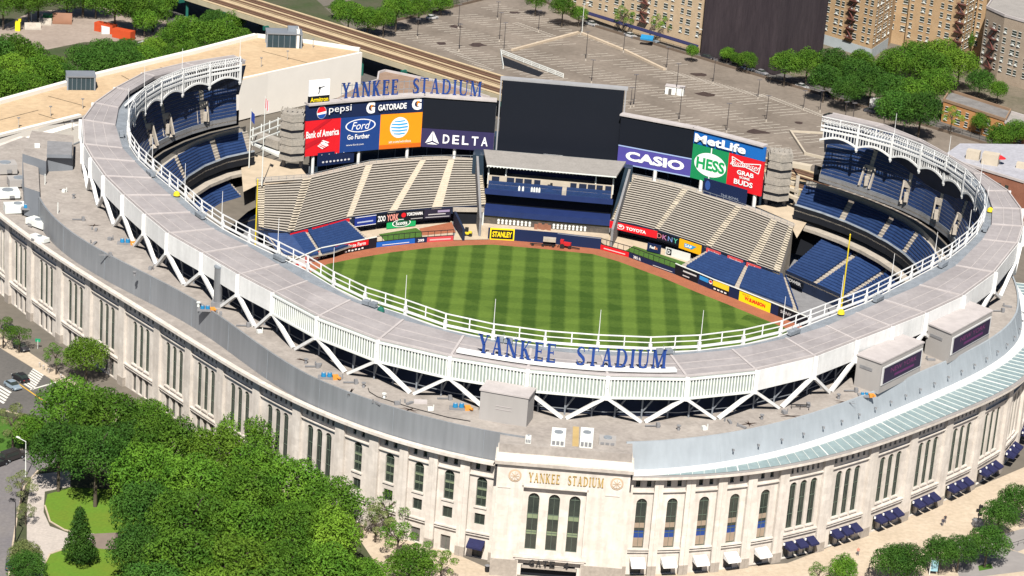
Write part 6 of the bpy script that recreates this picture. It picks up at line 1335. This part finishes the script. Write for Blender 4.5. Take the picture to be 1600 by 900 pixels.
pat=[(.0,.9,WALK,.05),(.9,4.2,WOOD,-.15),(4.2,5.1,WALK,.0),(5.4,6.3,WALK,.02),(6.9,7.3,WALK,.0),(8.3,9.0,WALK,.0),(9.0,12.0,WOOD,-.15)]
sc_=WD/13.2
for a,b,m,dz in pat: rstrip('walkway' if m is WALK else 'track_bed',a*sc_,b*sc_,ZE+dz,.15,m)
rstrip('walkway',12.2*sc_,13.0*sc_,ZE,.15,WALK)
mb=MB()
for v in (1.6,3.1,5.9,7.0,7.8,9.6,11.1): a=S0+nr*(v*sc_); mb.beam(zz(a,ZE+.05),zz(a+dr*LT,ZE+.05),.14,.18)
mb.build('rail',mat('rust_rail',(.20,.12,.08),.5),th)
for k in range(16):
    for v in (1.5,WD-1.5):
        q=S0+dr*(k*20+6)+nr*v; mb=MB(); mb.beam(zz(q,0),zz(q,ZE-1.6),.8,.8); mb.beam(zz(q,ZE-2.2),zz(q,ZE-1.2),1.6,1.6); mb.build('column',GREENS,th)
    q=S0+dr*(k*20+6); mb=MB(); mb.beam(zz(q-nr*2.2,ZE-1.9),zz(q+nr*(WD+.5),ZE-1.9),.7,1.2); mb.build('cross_beam',GREENS,th)
flat('railway_street_road',[S0-nr*6,S0-nr*6+dr*LT,S0+nr*(WD+3)+dr*LT,S0+nr*(WD+3)],ASPH,.028,world=True)
# brown brick building behind the lettering
th=thing('brick_building','low brown brick building with white parapet steps behind the board lettering','building',tuple(at(620,140,9)))
BRK=mat('brown_brick',(.26,.17,.12),.9,c2=(.34,.24,.18),scale=.6,fine=4)
bp2=[(500,168),(560,135),(590,125),(592,113),(602,110),(690,128),(765,152),(765,175),(640,170)]
mb=MB(); mb.prism([at(x,y,9) for x,y in bp2],0,9); mb.build('wall',BRK,th); mb=MB()
for a,b in (((560,135),(590,125)),((590,125),(592,113)),((592,113),(602,110)),((602,110),(690,128)),((690,128),(765,152))): mb.beam(at(*a,9.3),at(*b,9.3),.5,.6)
mb.build('parapet',SEAM,th)
# ---------------------------------------------------------------- apartment blocks
def block(label,foot,h,wallm,parent=None,winm=None,nfl=None,faces=None,roofm=None,z_first=4.0,step=3.1,ww=1.15,wh=1.6,sp=3.0,esc=(),band=None,parapet=True,win=True,name='apartment_building',maxw=96):
    """foot: list of footprint pixels on the ground; faces: indices of visible edges"""
    V=[at(x,y) if not isinstance(x,Vector) else x for x,y in foot] if not isinstance(foot[0],Vector) else foot
    th=thing(name,label,'building',tuple(V[0])); mb=MB(); mb.prism(V,0,h,0,1); mb.build('wall',[wallm,roofm or GRT],th)
    if parapet:
        mb=MB()
        for a,b in zip(V,V[1:]+V[:1]): mb.beam(zz(a,h+.35),zz(b,h+.35),.4,.8)
        mb.build('parapet',SEAM if parapet is True else parapet,th)
    cnt=0
    for fi in (faces or []):
        a,b=V[fi],V[(fi+1)%len(V)]; t_=(b-a); L_=t_.length; t_.normalize(); n_=Vector((t_.y,-t_.x,0)); cen=sum(V,Vector((0,0,0)))/len(V)
        if n_.dot((a+b)/2-cen)<0: n_=-n_
        F_=lambda u,z,d: Vector((*(a+t_*u+n_*d)[:2],z))
        k=max(1,int(L_/sp)); rr2=random.Random(fi+int(h*10)+int(a.x))
        for fl_ in range(int((h-z_first)/step)):
            z=z_first+fl_*step
            if win:
              for j in range(k):
                if cnt>=maxw: break
                u=(j+.5)*L_/k+(.35 if j%2 else -.35); w_=ww*(1.5 if (j%3==1) else 1); q=[F_(u-w_/2,z,.02),F_(u+w_/2,z,.02),F_(u+w_/2,z+wh,.02),F_(u-w_/2,z+wh,.02)]
                mb=MB(); mb.box8([F_(u-w_/2,z,-.3),F_(u+w_/2,z,-.3),F_(u+w_/2,z,.03),F_(u-w_/2,z,.03),F_(u-w_/2,z+wh,-.3),F_(u+w_/2,z+wh,-.3),F_(u+w_/2,z+wh,.03),F_(u-w_/2,z+wh,.03)]); o=mb.build('window',GLASS,th)
                mb=MB(); mb.beam(F_(u-w_/2-.1,z-.1,.1),F_(u+w_/2+.1,z-.1,.1),.25,.14); mb.beam(F_(u-w_/2,z+wh/2,.06),F_(u+w_/2,z+wh/2,.06),.08,.1); mb.beam(F_(u-w_/2,z+wh,.06),F_(u+w_/2,z+wh,.06),.08,.12)
                if rr2.random()<.35: mb.box8([F_(u-.35,z,0),F_(u+.35,z,0),F_(u+.35,z,.4),F_(u-.35,z,.4),F_(u-.35,z+.45,0),F_(u+.35,z+.45,0),F_(u+.35,z+.45,.4),F_(u-.35,z+.45,.4)])
                mb.build('frame',LOUV,o); cnt+=1
        for e in esc:
            if e[0]!=fi: continue
            u0=e[1]*L_; mb=MB(); nf=int((h-z_first)/step)
            for fl_ in range(nf):
                z=z_first+fl_*step-.2; mb.box8([F_(u0-1.8,z,0.05),F_(u0+1.8,z,.05),F_(u0+1.8,z,1.3),F_(u0-1.8,z,1.3),F_(u0-1.8,z+.12,.05),F_(u0+1.8,z+.12,.05),F_(u0+1.8,z+.12,1.3),F_(u0-1.8,z+.12,1.3)])
                for zz_ in (.5,1.0): mb.beam(F_(u0-1.8,z+zz_,1.3),F_(u0+1.8,z+zz_,1.3),.07,.07)
                for q_ in range(7): mb.beam(F_(u0-1.8+.6*q_,z,1.3),F_(u0-1.8+.6*q_,z+1,1.3),.05,.05)
                if fl_<nf-1: s_=1 if fl_%2 else -1; mb.beam(F_(u0-1.5*s_,z,.8),F_(u0+1.5*s_,z+step,.8),.5,.12)
            mb.build('fire_escape',mat('rusty_iron',(.14,.05,.04),.8),th)
        if band and fi in band:
            mb=MB(); mb.box8([F_(0,0,.05),F_(L_,0,.05),F_(L_,0,.15),F_(0,0,.15),F_(0,3.3,.05),F_(L_,3.3,.05),F_(L_,3.3,.15),F_(0,3.3,.15)]); mb.build('shopfront',mat('pale_blue_render',(.42,.47,.50),.8,var=.1),th)
    return th,V
TB=mat('tan_brick',(.42,.28,.155),.9,c2=(.52,.365,.215),scale=.3,fine=3); TB2=mat('buff_brick',(.46,.345,.22),.9,c2=(.56,.43,.29),scale=.3,fine=3); GB=mat('grey_buff_brick',(.34,.27,.205),.9,c2=(.43,.35,.27),scale=.3,fine=3)
DK=mat('dark_mesh_cladding',(.030,.022,.028),.9,c2=(.055,.042,.048),scale=.25,vert=True,fine=2); ORB=mat('orange_brick',(.48,.22,.08),.9,c2=(.56,.29,.12),scale=.4,fine=3); RB_=mat('red_brick',(.25,.10,.06),.9,c2=(.32,.14,.09),scale=.4,fine=3)
def back(p,q,d): 
    a,b=at(*p),at(*q); t_=(b-a).normalized(); n_=Vector((-t_.y,t_.x,0)); n_=n_ if n_.y>0 else -n_; return [a,b,b+n_*d,a+n_*d]
def front(pts,d):
    V=[at(*p) for p in pts]; e=Vector((.25,.97,0))*d; return V+[V[-1]+e,V[0]+e]
block('tan brick flats with fire escape stairs at the top centre beyond the lot',back((868,16),(1092,82),24),34,TB2,faces=[0],sp=3.4,esc=[(0,.62)],z_first=5)
block('blank dark clad tower block between the two tan brick blocks',back((1094,86),(1208,118),26),40,DK,faces=[],win=False,parapet=False,name='dark_building')
block('tan brick flats with pale blue ground floor right of the dark block',front([(1284,68),(1360,92),(1386,74)],20),30,TB,faces=[0,1],esc=[(0,.55)],band=[0,1],z_first=5,sp=3.0)
block('recessed tan brick wing behind the trees with a dark side slit',front([(1386,66),(1412,72)],20),30,TB,faces=[0],z_first=5)
block('tan brick flats with rusty fire escape behind the bright trees',front([(1412,74),(1497,98),(1516,86)],22),25,TB,faces=[0,1],esc=[(0,.95)],z_first=4,sp=3.2)
block('narrow tan brick wing set back between two blocks',front([(1516,88),(1530,92)],20),25.5,TB,faces=[0],z_first=4)
block('grey buff brick flats with rusty fire escape at the right edge',front([(1528,112),(1556,126),(1680,165)],26),21,GB,faces=[0,1],esc=[(0,.6)],z_first=3.5,sp=2.8)
block('low orange brick building with flat grey roof at the right edge',front([(1470,190),(1566,222)],12),6.4,ORB,faces=[0],z_first=1.0,step=2.7,sp=3.6,ww=1.2,wh=1.4,name='low_building',parapet=mat('dull_coping',(.3,.2,.13),.9),roofm=mat('dark_flat_roof',(.17,.16,.155),.9,c2=(.26,.25,.24),scale=.4,fine=2))
block('low brown orange house beside the orange one at the right edge',front([(1566,222),(1660,252)],12),5.8,mat('rust_brick',(.38,.17,.08),.9,fine=3),faces=[0],z_first=1.0,step=2.6,sp=3.4,ww=1.2,wh=1.4,name='low_building',parapet=True)
# store strip and street beyond lot
flat('far_street_road',[(780,-20),(912,24),(1200,108),(1660,245),(1660,260),(1200,124),(912,37),(850,2)],ASPH,.026)
a,b=at(915,32),at(1090,86); th=thing('shop_awning','long navy and blue shop awnings along the tan brick flats','awning',tuple(a)); mb=MB(); n_=Vector((-.2,-1,0))*1.6
mb.box8([zz(a,3),zz(b,3),zz(b,2.6)+n_,zz(a,2.6)+n_,zz(a,3.3),zz(b,3.3),zz(b,2.8)+n_,zz(a,2.8)+n_]); mb.build('canopy',AWN,th)
th=thing('blue_awning','bright blue shop awning on the tan brick flats beyond the lot','awning',tuple(at(1000,58))); q=at(1002,58,2.4); mb=MB(); mb.box8([q,q+Vector((4,-.9,0)),q+Vector((3.7,-2.6,-.4)),q+Vector((-.3,-1.7,-.4)),q+Vector((0,0,1)),q+Vector((4,-.9,1)),q+Vector((3.7,-2.6,.1)),q+Vector((-.3,-1.7,.1))]); mb.build('canopy',BLUEM,th)
# red brick building behind the ring at right
th=thing('red_brick_building','red brick building with pale grey roof and white roof boxes at the right','building',tuple(at(1550,260,11)))
rp_=[(1470,246),(1500,224),(1640,226),(1700,320),(1600,286)]
mb=MB(); mb.prism([at(x,y,10) for x,y in rp_],0,10,0,1); mb.build('wall',[RB_,mat('silver_roof',(.42,.42,.46),.7,var=.12,scale=.3,fine=1)],th)
a,b=at(1470,246,10),at(1600,286,10); t_=(b-a).normalized(); n_=Vector((t_.y,-t_.x,0))
mb=MB(); mb.beam(a+Vector((0,0,.3)),b+Vector((0,0,.3)),.5,.6); mb.build('parapet',SEAM,th)
for k in range(9):
    for z in (6.4,3.2): 
        u=2+k*2.4; q=a+t_*u+n_*.05; mb=MB(); mb.box8([zz(q,z),zz(q+t_*1.1,z),zz(q+t_*1.1-n_*.3,z),zz(q-n_*.3,z),zz(q,z+1.6),zz(q+t_*1.1,z+1.6),zz(q+t_*1.1-n_*.3,z+1.6),zz(q-n_*.3,z+1.6)]); o=mb.build('window',GLASS,th); mb=MB(); mb.beam(zz(q,z-.1)+n_*.05,zz(q+t_*1.1,z-.1)+n_*.05,.2,.15); mb.build('frame',LOUV,o)
for x,y,w_,d_,h in ((1520,248,3.6,2.4,2.4),(1547,256,4.4,3,3.0),(1595,262,2.4,2,1.4)): mb=MB(); mb.box(at(x,y,10),(w_,d_,h),-.3); mb.build('roof_box',BEIGE,th)
q=at(1562,257,10); th=thing('red_parasol','small red parasol on the pale grey roof at the right','parasol',tuple(q)); mb=MB(); mb.tube(q,q+Vector((0,0,2.2)),.06); mb.build('pole',LOUV,th); mb=MB(); mb.tube(q+Vector((0,0,1.8)),q+Vector((0,0,2.6)),1.5,.1,10); mb.build('canopy',REDM,th)
# ---------------------------------------------------------------- stadium roof equipment
def obox(nm,corners,z0,z1,m,par):
    mb=MB(); q=[at(x,y,z0) for x,y in corners]; mb.box8([zz(v,z0) for v in q]+[zz(v,z1) for v in q]); return mb.build(nm,m,par)
BXM=mat('pale_grey_panel',(.40,.38,.365),.7,var=.06,vert=True)
# plant room left of gate
th=thing('plant_room','grey metal clad plant room box on the terrace left of the gate','plant room',tuple(at(783,664,ZT)))
q=[at(748,655,ZT),at(822,668,ZT)]; t_=(q[1]-q[0]).normalized(); n_=Vector((-t_.y,t_.x,0)); mb=MB(); mb.box8([q[0],q[1],q[1]+n_*4.6,q[0]+n_*4.6]+[v+Vector((0,0,5.6)) for v in (q[0],q[1],q[1]+n_*4.6,q[0]+n_*4.6)]); mb.build('wall',BXM,th)
mb=MB(); mb.box8([v+Vector((0,0,5.6)) for v in (q[0]-n_*.2-t_*.2,q[1]-n_*.2+t_*.2,q[1]+n_*4.8+t_*.2,q[0]+n_*4.8-t_*.2)]+[v+Vector((0,0,5.9)) for v in (q[0]-n_*.2-t_*.2,q[1]-n_*.2+t_*.2,q[1]+n_*4.8+t_*.2,q[0]+n_*4.8-t_*.2)]); mb.build('roof',SEAM,th)
mb=MB(); 
for z in (2.6,3.2): mb.beam(q[0]+t_*3+Vector((0,0,z))-n_*.05,q[0]+t_*6+Vector((0,0,z))-n_*.05,.06,.1)
mb.build('vent_slot',SEAM,th)
# LED boxes
for (bl,br,bk,lab) in (((1372,616),(1437,583),(1334,602),'grey rooftop box with a dark purple message screen, left one'),((1481,568),(1544,532),(1444,552),'grey rooftop box with a dark purple message screen, right one')):
    th=thing('screen_box',lab,'screen box',tuple(at(*bl,ZT))); A_,B_,K_=at(*bl,ZT),at(*br,ZT),at(*bk,ZT); D_=K_+(B_-A_); H_=6.2
    mb=MB(); mb.box8([A_,B_,D_,K_]+[v+Vector((0,0,H_)) for v in (A_,B_,D_,K_)]); mb.build('wall',BXM,th)
    mb=MB(); c_=(A_+B_+D_+K_)/4; V_=[v+(v-c_).normalized()*.25+Vector((0,0,H_)) for v in (A_,B_,D_,K_)]; mb.box8(V_+[v+Vector((0,0,.3)) for v in V_]); mb.build('roof',SEAM,th)
    t_=(B_-A_).normalized(); p=Panel('screen_frame',A_+t_*.5+Vector((0,0,1.6)),B_-t_*.3+Vector((0,0,1.6)),3.7,(.55,.55,.55),th,.15,z_off=.15); p.rect(.03,.07,.97,.93,(.02,.012,.04),'screen')
    rr3=random.Random(int(bl[0]))
    words=('GAME TODAY','WELCOME') if bl[0]<1400 else ('SEE YOU HERE','TONIGHT')
    p.text(words[0] if 0 else 'NEW YORK',.2,.52,.85,.78,(.16,.03,.12),bold=.0); p.text('TICKETS',.3,.2,.8,.42,(.14,.02,.08),bold=0) if 0 else p.rect(.3,.24,.8,.38,(.10,.02,.10))
    mb=MB(); a_=A_+(K_-A_)*.35; b_=A_+(K_-A_)*.85; nn_=Vector(((K_-A_).y,-(K_-A_).x,0)).normalized(); nn_=nn_ if nn_.y<0 else -nn_
    mb.beam(a_+nn_*.05+Vector((0,0,4.3)),b_+nn_*.05+Vector((0,0,4.3)),.1,.6); mb.build('vent_slot',CONCD,th)
# chimney stack
q=at(340,478,ZT); th=thing('vent_stack','tall round grey metal vent stack on the left terrace','vent stack',tuple(q)); mb=MB(); mb.tube(q,q+Vector((0,0,8.3)),.85,.85,18); mb.build('pipe',mat('galvanised',(.33,.34,.36),.4,.5,var=.1),th); mb=MB(); mb.tube(q+Vector((0,0,8.1)),q+Vector((0,0,8.4)),.95,.95,18); mb.build('collar',METALD,th); mb=MB(); mb.box(q,(2.4,2,1)); mb.build('base',CONCD,th)
def fan_set(x,y,lab,z=ZT,n=2,sc=1.0):
    sc*=.8
    q=at(x,y-7,z); th=thing('fan_unit',lab,'fan unit',tuple(q))
    for i in range(n):
        b=q+Vector((-1.0*sc+1.4*i*sc,.2*i,0)); mb=MB(); mb.tube(b+Vector((0,0,.35)),b+Vector((0,0,1.3*sc)),.62*sc,.5*sc,14); mb.build('fan_drum',BLUEM,th); mb=MB(); mb.tube(b+Vector((0,0,1.3*sc)),b+Vector((0,0,1.5*sc)),.35*sc,.2*sc,10); mb.build('cap',METALD,th)
    mb=MB(); mb.box(q+Vector((1.8*sc,-.1,0)),(1.3*sc,.9,1.0*sc),.3); mb.tube(q+Vector((1.4,0,.5)),q+Vector((3.0*sc,-.8,.5)),.25,n=8); mb.build('duct',ORANGE,th)
    mb=MB(); mb.box(q+Vector((-.4,0,0)),(3.6*sc,1.6,.3),.1); mb.build('base_frame',CONCD,th)
fan_set(197,388,'pair of blue fan drums with orange duct, uppermost on the left terrace'); fan_set(322,492,'blue fan drums with orange duct beside the tall vent stack',n=2,sc=.9); fan_set(512,598,'blue fan drums with orange duct in the middle of the left terrace'); fan_set(718,646,'blue fan drums with orange duct nearest the plant room'); fan_set(1352,626,'small blue fan drums at the foot of the left screen box',sc=.7); fan_set(46,334,'blue fan on the white roof units at the far left',z=21.5,n=1,sc=1.0)
def acunit(x,y,w_,d_,h,lab,z=ZT+.1,m=None,rz=0.0,name='air_handler'):
    q=at(x,y,z); th=thing(name,lab,'air handler',tuple(q)); mb=MB(); mb.box(q,(w_,d_,h),rz); mb.build('casing',m or LOUV,th)
    mb=MB()
    for k in range(3): mb.box(q+Vector((-w_*.3+k*w_*.3,-d_*.5-.03,h*.15)),(w_*.22,.08,h*.4),rz)
    mb.build('grille',CONCD,th); mb=MB(); mb.tube(q+Vector((0,0,h)),q+Vector((0,0,h+.15)),min(w_,d_)*.32,n=14); mb.build('fan_ring',METALD,th)
acunit(872,690,2.5,4.2,1.8,'white air handler on the gate roof, left one'); acunit(916,692,2.3,4.6,2.0,'white air handler on the gate roof, right one beside the yellow strip')
acunit(949,692,3,2.4,1.0,'low pale grey roof unit right of the white air handlers',m=BXM); acunit(825,692,1.0,.6,1.4,'small white box near the left end of the gate roof')
th=thing('walk_strip','yellowish walkway strip between the white air handlers','walkway strip',tuple(at(901,690,ZT))); mb=MB(); mb.beam(at(900,667,ZT+.15),at(899,697,ZT+.15),1.1,.12); mb.build('strip',mat('ochre_strip',(.50,.36,.16),.9),th)
for x,y,w_,d_,h,rz,lab in ((30,288,5,4,1.6,.4,'low grey roof unit with louvres, uppermost at the far left'),(12,306,5,4,1.4,.4,'pale roof unit in the plant area by the left edge'),(28,330,6,3,1.8,.4,'large pale curved duct unit at the left edge'),(60,352,5.5,2.6,1.3,-.6,'white rectangular roof unit behind the left cornice, upper one'),(62,375,4.4,1.6,.9,-.6,'white narrow roof unit behind the left cornice, lower one'),(8,268,5,4,2.2,.4,'grey roof unit at the extreme left edge, back row')):
    acunit(x,y,w_,d_,h,lab,z=20.0,m=BXM if 'grey' in lab else LOUV,rz=rz)
# far-left penthouse blocks
th=thing('roof_penthouse','grey flat roofed penthouse block where the left terrace meets the ring','penthouse',tuple(at(80,245,ZT)))
mb=MB(); mb.prism([at(x,y,28.5) for x,y in ((50,204),(115,212),(114,243),(74,245),(72,252),(35,240))],20,28.5,0,1); mb.build('main_block',[METAL,TERR],th)
mb=MB(); mb.prism([at(x,y,29.3) for x,y in ((74,220),(113,222),(112,242),(73,241))],28.5,29.3,0,1); mb.build('upper_roof',[METAL,CONCD],th)
mb=MB(); mb.prism([at(x,y,26.5) for x,y in ((36,250),(60,262),(62,300),(38,292))],20,26.5,0,1); mb.build('side_block',[METAL,TERR],th)
q=at(58,230,28.5); mb=MB(); mb.box(q,(1.2,1,.8),.3); mb.build('roof_hatch',LOUV,th); q=at(55,312,20); mb=MB(); mb.box(q,(1.8,1.4,3.2),.3); mb.build('control_cabinet',LOUV,th)
# small clutter along the terrace
rc=random.Random(11)
spots=[(100,300),(115,310),(123,345),(150,360),(172,375),(210,440),(165,410),(148,390),(235,430),(310,488),(380,520),(345,500),(405,520),(478,568),(488,575),(500,572),(530,592),(568,605),(548,600),(590,640),(620,632),(600,622),(695,625),(640,640),(672,650),(1190,655),(1255,645),(1160,668),(1225,655),(1310,632),(1330,622),(1455,572),(1470,565),(1545,500),(1560,488),(1575,480),(1100,680),(1060,672),(1020,668),(1140,660)]
for i,(x,y) in enumerate(spots):
    q=at(x,y,ZT+.02)
    if math.hypot(q.x-CX,q.y-CY)>PAR.R(phi_of(q))-1.9: y-=9; q=at(x,y,ZT+.02)
    th=thing('roof_vent','small grey and white roof vent with pipe stub on the terrace','roof vent',tuple(q),'small vents scattered on the terrace'); k=i%4; mb=MB()
    if k==0: mb.box(q,(.9,.7,.6),rc.random()*3); mb.tube(q+Vector((.6,0,0)),q+Vector((.6,0,1.1)),.1,n=6)
    elif k==1: mb.tube(q,q+Vector((0,0,.8)),.28,.2,10); mb.tube(q+Vector((0,0,.8)),q+Vector((0,0,.95)),.42,.42,10)
    elif k==2: mb.beam(q+Vector((-1.4,0,.25)),q+Vector((1.4,.6,.25)),.2,.2); mb.box(q+Vector((.9,.3,0)),(.6,.6,.9),.4)
    else: mb.box(q,(1.6,.5,.35),rc.random()*3); mb.tube(q+Vector((-.9,.3,0)),q+Vector((-.9,.3,.7)),.15,n=8)
    mb.build('body',LOUV if (i%3==0 and k<2) else CONCD,th)
mb=MB(); 
for x,y,s_ in ((147,352,1.6),(548,612,1.6),(640,640,1.6),(98,297,.9),(472,562,1.2),(1235,650,2.4),(1170,662,1.6),(1320,628,2)):
    c=at(x,y,ZT+.03); 
    for k in range(4): a=rc.random()*3; L_=s_*(.7+.6*rc.random()); d=Vector((math.cos(a),math.sin(a),0)); e=Vector((-d.y,d.x,0)); mb.face([c-d*L_,c+e*.18,c+d*L_,c-e*.22])
mb.build('water_stain',mat('roof_stain',(.09,.06,.05),.8),ST)
th=thing('rope_line','black cable with a small ladder lying along the left terrace','cable',tuple(at(600,640,ZT)))
mb=MB(); pl_=[(575,606),(577,612),(590,620),(640,636),(700,652),(735,658)]
for a,b in zip(pl_[:-1],pl_[1:]): mb.beam(at(*a,ZT+.12),at(*b,ZT+.12),.1,.1)
mb.build('cable',BLACK,th)
for x,y,lab in ((657,629,'small pale skylight box on the terrace left of the plant room'),(1250,640,'open metal pipe rack on the right terrace')):
    q=at(x,y,ZT); th=thing('skylight' if x<1000 else 'pipe_rack',lab,'roof fitting',tuple(q)); mb=MB(); 
    if x<1000: mb.box(q,(2.4,1.2,.4),.1)
    else:
        for s in (-1.6,0,1.6): mb.beam(q+Vector((s,0,0)),q+Vector((s,0,.9)),.1,.1)
        mb.beam(q+Vector((-1.8,0,.9)),q+Vector((1.8,.6,.9)),.1,.1); mb.beam(q+Vector((-1.8,.8,.5)),q+Vector((1.8,1.4,.5)),.1,.1)
    mb.build('body',SEAM if x<1000 else BLACK,th)
for (x,y,c,lab) in ((276,305,YEL,'yellow lump of covered gear on the catwalk, upper left'),(1547,330,YEL,'yellow lump of covered gear on the catwalk, far right'),(1314,490,YEL,'round yellow float on the catwalk below the right foul pole'),(595,486,GREENS,'small green bin on the catwalk left of the louvred band')):
    q=at(x,y,ZR-.3); th=thing('covered_gear',lab,'covered gear',tuple(q)); mb=MB(); mb.tube(q,q+Vector((0,0,.6)),.75,.6,12); mb.tube(q+Vector((0,0,.6)),q+Vector((0,0,.9)),.6,.2,12); mb.build('cover',c,th)
for x,y,zt in ((90,368,330),(70,322,300)): 
    q=at(x,y,20); h=7.5; th=thing('thin_mast','slim white mast against the left terrace wall','mast',tuple(q),'slim masts at the left terrace wall'); mb=MB(); mb.tube(q,q+Vector((0,0,h)),.12,.1,6); mb.build('pole',LOUV,th)
# parapet lamps on the right metal wall
for k in range(22):
    a=.36+.052*k; q=PAR.p(a,22.6,.95); th=thing('wall_light','tiny dark bracket light on the right terrace wall','wall light',tuple(q),'bracket lights on the right terrace wall'); mb=MB(); mb.beam(q,q+Vector((.25,-.55,.1)),.12,.12); mb.box(q+Vector((.25,-.6,-.15)),(.3,.3,.35)); mb.build('body',CONCD,th)
# plaza furniture
for (x,y,lab) in ((1330,810,'dark wrapped plaza kiosk with a stack of black signs'),):
    x,y=1527,822; q=at(x,y); th=thing('plaza_kiosk',lab,'kiosk',tuple(q)); mb=MB(); mb.box(q,(1.8,1.2,1.4),.4); mb.build('base',CONCD,th); mb=MB(); mb.tube(q,q+Vector((0,0,4.6)),.1); mb.build('pole',BLACK,th)
    for k in range(3): mb=MB(); mb.box(q+Vector((.2*(-1)**k,0,2.2+.8*k)),(.8,.3,.6),.3); mb.build('sign_box',BLACK,th)
q=at(1452,898); th=thing('banner_pole','pale blue banner on a white pole at the bottom of the plaza','banner',tuple(q)); mb=MB(); mb.tube(q,q+Vector((0,0,3.4)),.09); mb.beam(q+Vector((0,0,3.3)),q+Vector((2.2,0,3.2)),.09,.09); mb.build('pole',LOUV,th); mb=MB(); mb.box(q+Vector((.75,0,.8)),(1.3,.08,2.2)); mb.build('banner',mat('banner_blue',(.30,.52,.60),.7),th)
q=at(59,545); th=thing('direction_sign','small green street direction sign on the left pavement','sign',tuple(q)); mb=MB(); mb.tube(q,q+Vector((0,0,2)),.06); mb.build('pole',LOUV,th); mb=MB(); mb.box(q+Vector((0,0,1.6)),(1.1,.08,.7)); mb.build('board',mat('sign_green',(.01,.30,.14),.5),th)
for i,(x,y) in enumerate(((62,574),(68,578),(76,583),(98,595),(102,598),(95,592))): q=at(x,y); th=thing('barrier_post','short pale concrete bollard at the corner of the left pavement','bollard',tuple(q),'bollards at the corner of the left pavement'); mb=MB(); mb.tube(q,q+Vector((0,0,1.0)),.22,.18,10); mb.build('post',CONC,th); mb=MB(); mb.tube(q+Vector((0,0,1)),q+Vector((0,0,1.12)),.24,.1,10); mb.build('cap',SEAM,th)
def person(x,y,shirt,lab,pants=(.04,.05,.09)):
    q=at(x,y); th=thing('person',lab,'person',tuple(q)); me=bpy.data.meshes.new('body'); 
    pts=[(0,0,.95),(0,0,1.2),(0,0,1.42),(0,0,1.52),(0,0,1.68),(-.1,0,.92),(-.12,.05,.5),(-.12,-.02,.06),(.1,0,.92),(.13,-.1,.5),(.13,-.02,.06),(-.2,0,1.4),(-.27,.02,1.12),(-.25,-.08,.88),(.2,0,1.4),(.27,.02,1.12),(.25,-.08,.88),(-.12,-.16,.04),(.13,-.16,.04)]
    ed=[(0,1),(1,2),(2,3),(3,4),(0,5),(5,6),(6,7),(0,8),(8,9),(9,10),(2,11),(11,12),(12,13),(2,14),(14,15),(15,16),(7,17),(10,18)]
    rad=[.15,.15,.16,.07,.11,.1,.075,.05,.1,.075,.05,.07,.05,.04,.07,.05,.04,.04,.04]
    me.from_pydata(pts,ed,[]); o=bpy.data.objects.new('body',me); col.objects.link(o); md=o.modifiers.new('s','SKIN'); 
    for i,r in enumerate(rad): me.skin_vertices[0].data[i].radius=(r,r*.85)
    me.skin_vertices[0].data[0].use_root=True; o.modifiers.new('d','SUBSURF').levels=1
    dg=bpy.context.evaluated_depsgraph_get(); dg.update(); m2=bpy.data.meshes.new_from_object(o.evaluated_get(dg)); bpy.data.objects.remove(o)
    m2.materials.clear(); m2.materials.append(smat(pants)); m2.materials.append(smat(shirt)); m2.materials.append(mat('skin',(.42,.24,.16),.6)); m2.materials.append(BLACK)
    for p_ in m2.polygons: z=p_.center.z; p_.material_index=0 if z<.95 else (1 if z<1.46 else (3 if z>1.72 or (p_.center.y>.03 and z>1.6) else 2)); p_.use_smooth=True
    o=bpy.data.objects.new('body',m2); col.objects.link(o); o.parent=th
person(1476,817,(.03,.03,.04),'person in dark clothes walking on the plaza, right of two'); person(1472,822,(.05,.05,.07),'person in dark clothes standing on the plaza, left of two'); person(1340,868,(.5,.2,.15),'person in a reddish top near the third set of awnings')
for x,y in ((762,896),): q=at(761,893); th=thing('litter_bin','dark litter bin by the wall left of the gate','bin',tuple(q)); mb=MB(); mb.tube(q,q+Vector((0,0,1.2)),.4,.45,12); mb.build('body',BLACK,th); mb=MB(); mb.tube(q+Vector((0,0,1.2)),q+Vector((0,0,1.35)),.5,.3,12); mb.build('lid',CONCD,th)
# plaza railing
th=thing('plaza_railing','thin dark railing along the grey plaza path at the right','railing',tuple(at(1560,860))); mb=MB()
A_,B_=at(1520,875),at(1600,850)
for k in range(9): v=A_.lerp(B_,k/8); mb.beam(v,v+Vector((0,0,1)),.06,.06)
mb.beam(A_+Vector((0,0,1)),B_+Vector((0,0,1)),.06,.06); mb.build('rails',BLACK,th)

# ---------------------------------------------------------------- each repeat is told apart by where it stands
ORD=['first','second','third','fourth','fifth','sixth','seventh','eighth','ninth','tenth','eleventh','twelfth','13th','14th','15th','16th','17th','18th','19th','20th','21st','22nd','23rd','24th','25th','26th','27th','28th','29th','30th']
def scr(o):
    z=6 if 'tree' in o.name else 0; d=o.location+Vector((0,0,z))-Vector(CAM); k=d.dot(AF); return 800+FOC*d.dot(AR)/k,450-FOC*d.dot(AU)/k
byg={}
for o in col.objects:
    if o.parent is None and 'group' in o.keys(): byg.setdefault((o['group'],o['label']),[]).append(o)
for (g_,lab),obs in byg.items():
    if len(obs)<2: continue
    obs.sort(key=lambda o:scr(o)[1]); per=len(obs) if len(obs)<9 else (7 if len(obs)<40 else 9)
    nrow=math.ceil(len(obs)/per); 
    for r_i in range(nrow):
        ch=sorted(obs[r_i*per:(r_i+1)*per],key=lambda o:scr(o)[0])
        for i,o in enumerate(ch):
            short=' '.join(lab.split()[:7 if nrow>1 else 9])
            while short.split()[-1] in ('the','a','of','in','and','with','before','between','beyond','at','standing','on','to','beside'): short=' '.join(short.split()[:-1])
            o['label']=short+(', %s from left'%ORD[i])+('' if nrow==1 else ' in the %s row from top'%ORD[r_i])
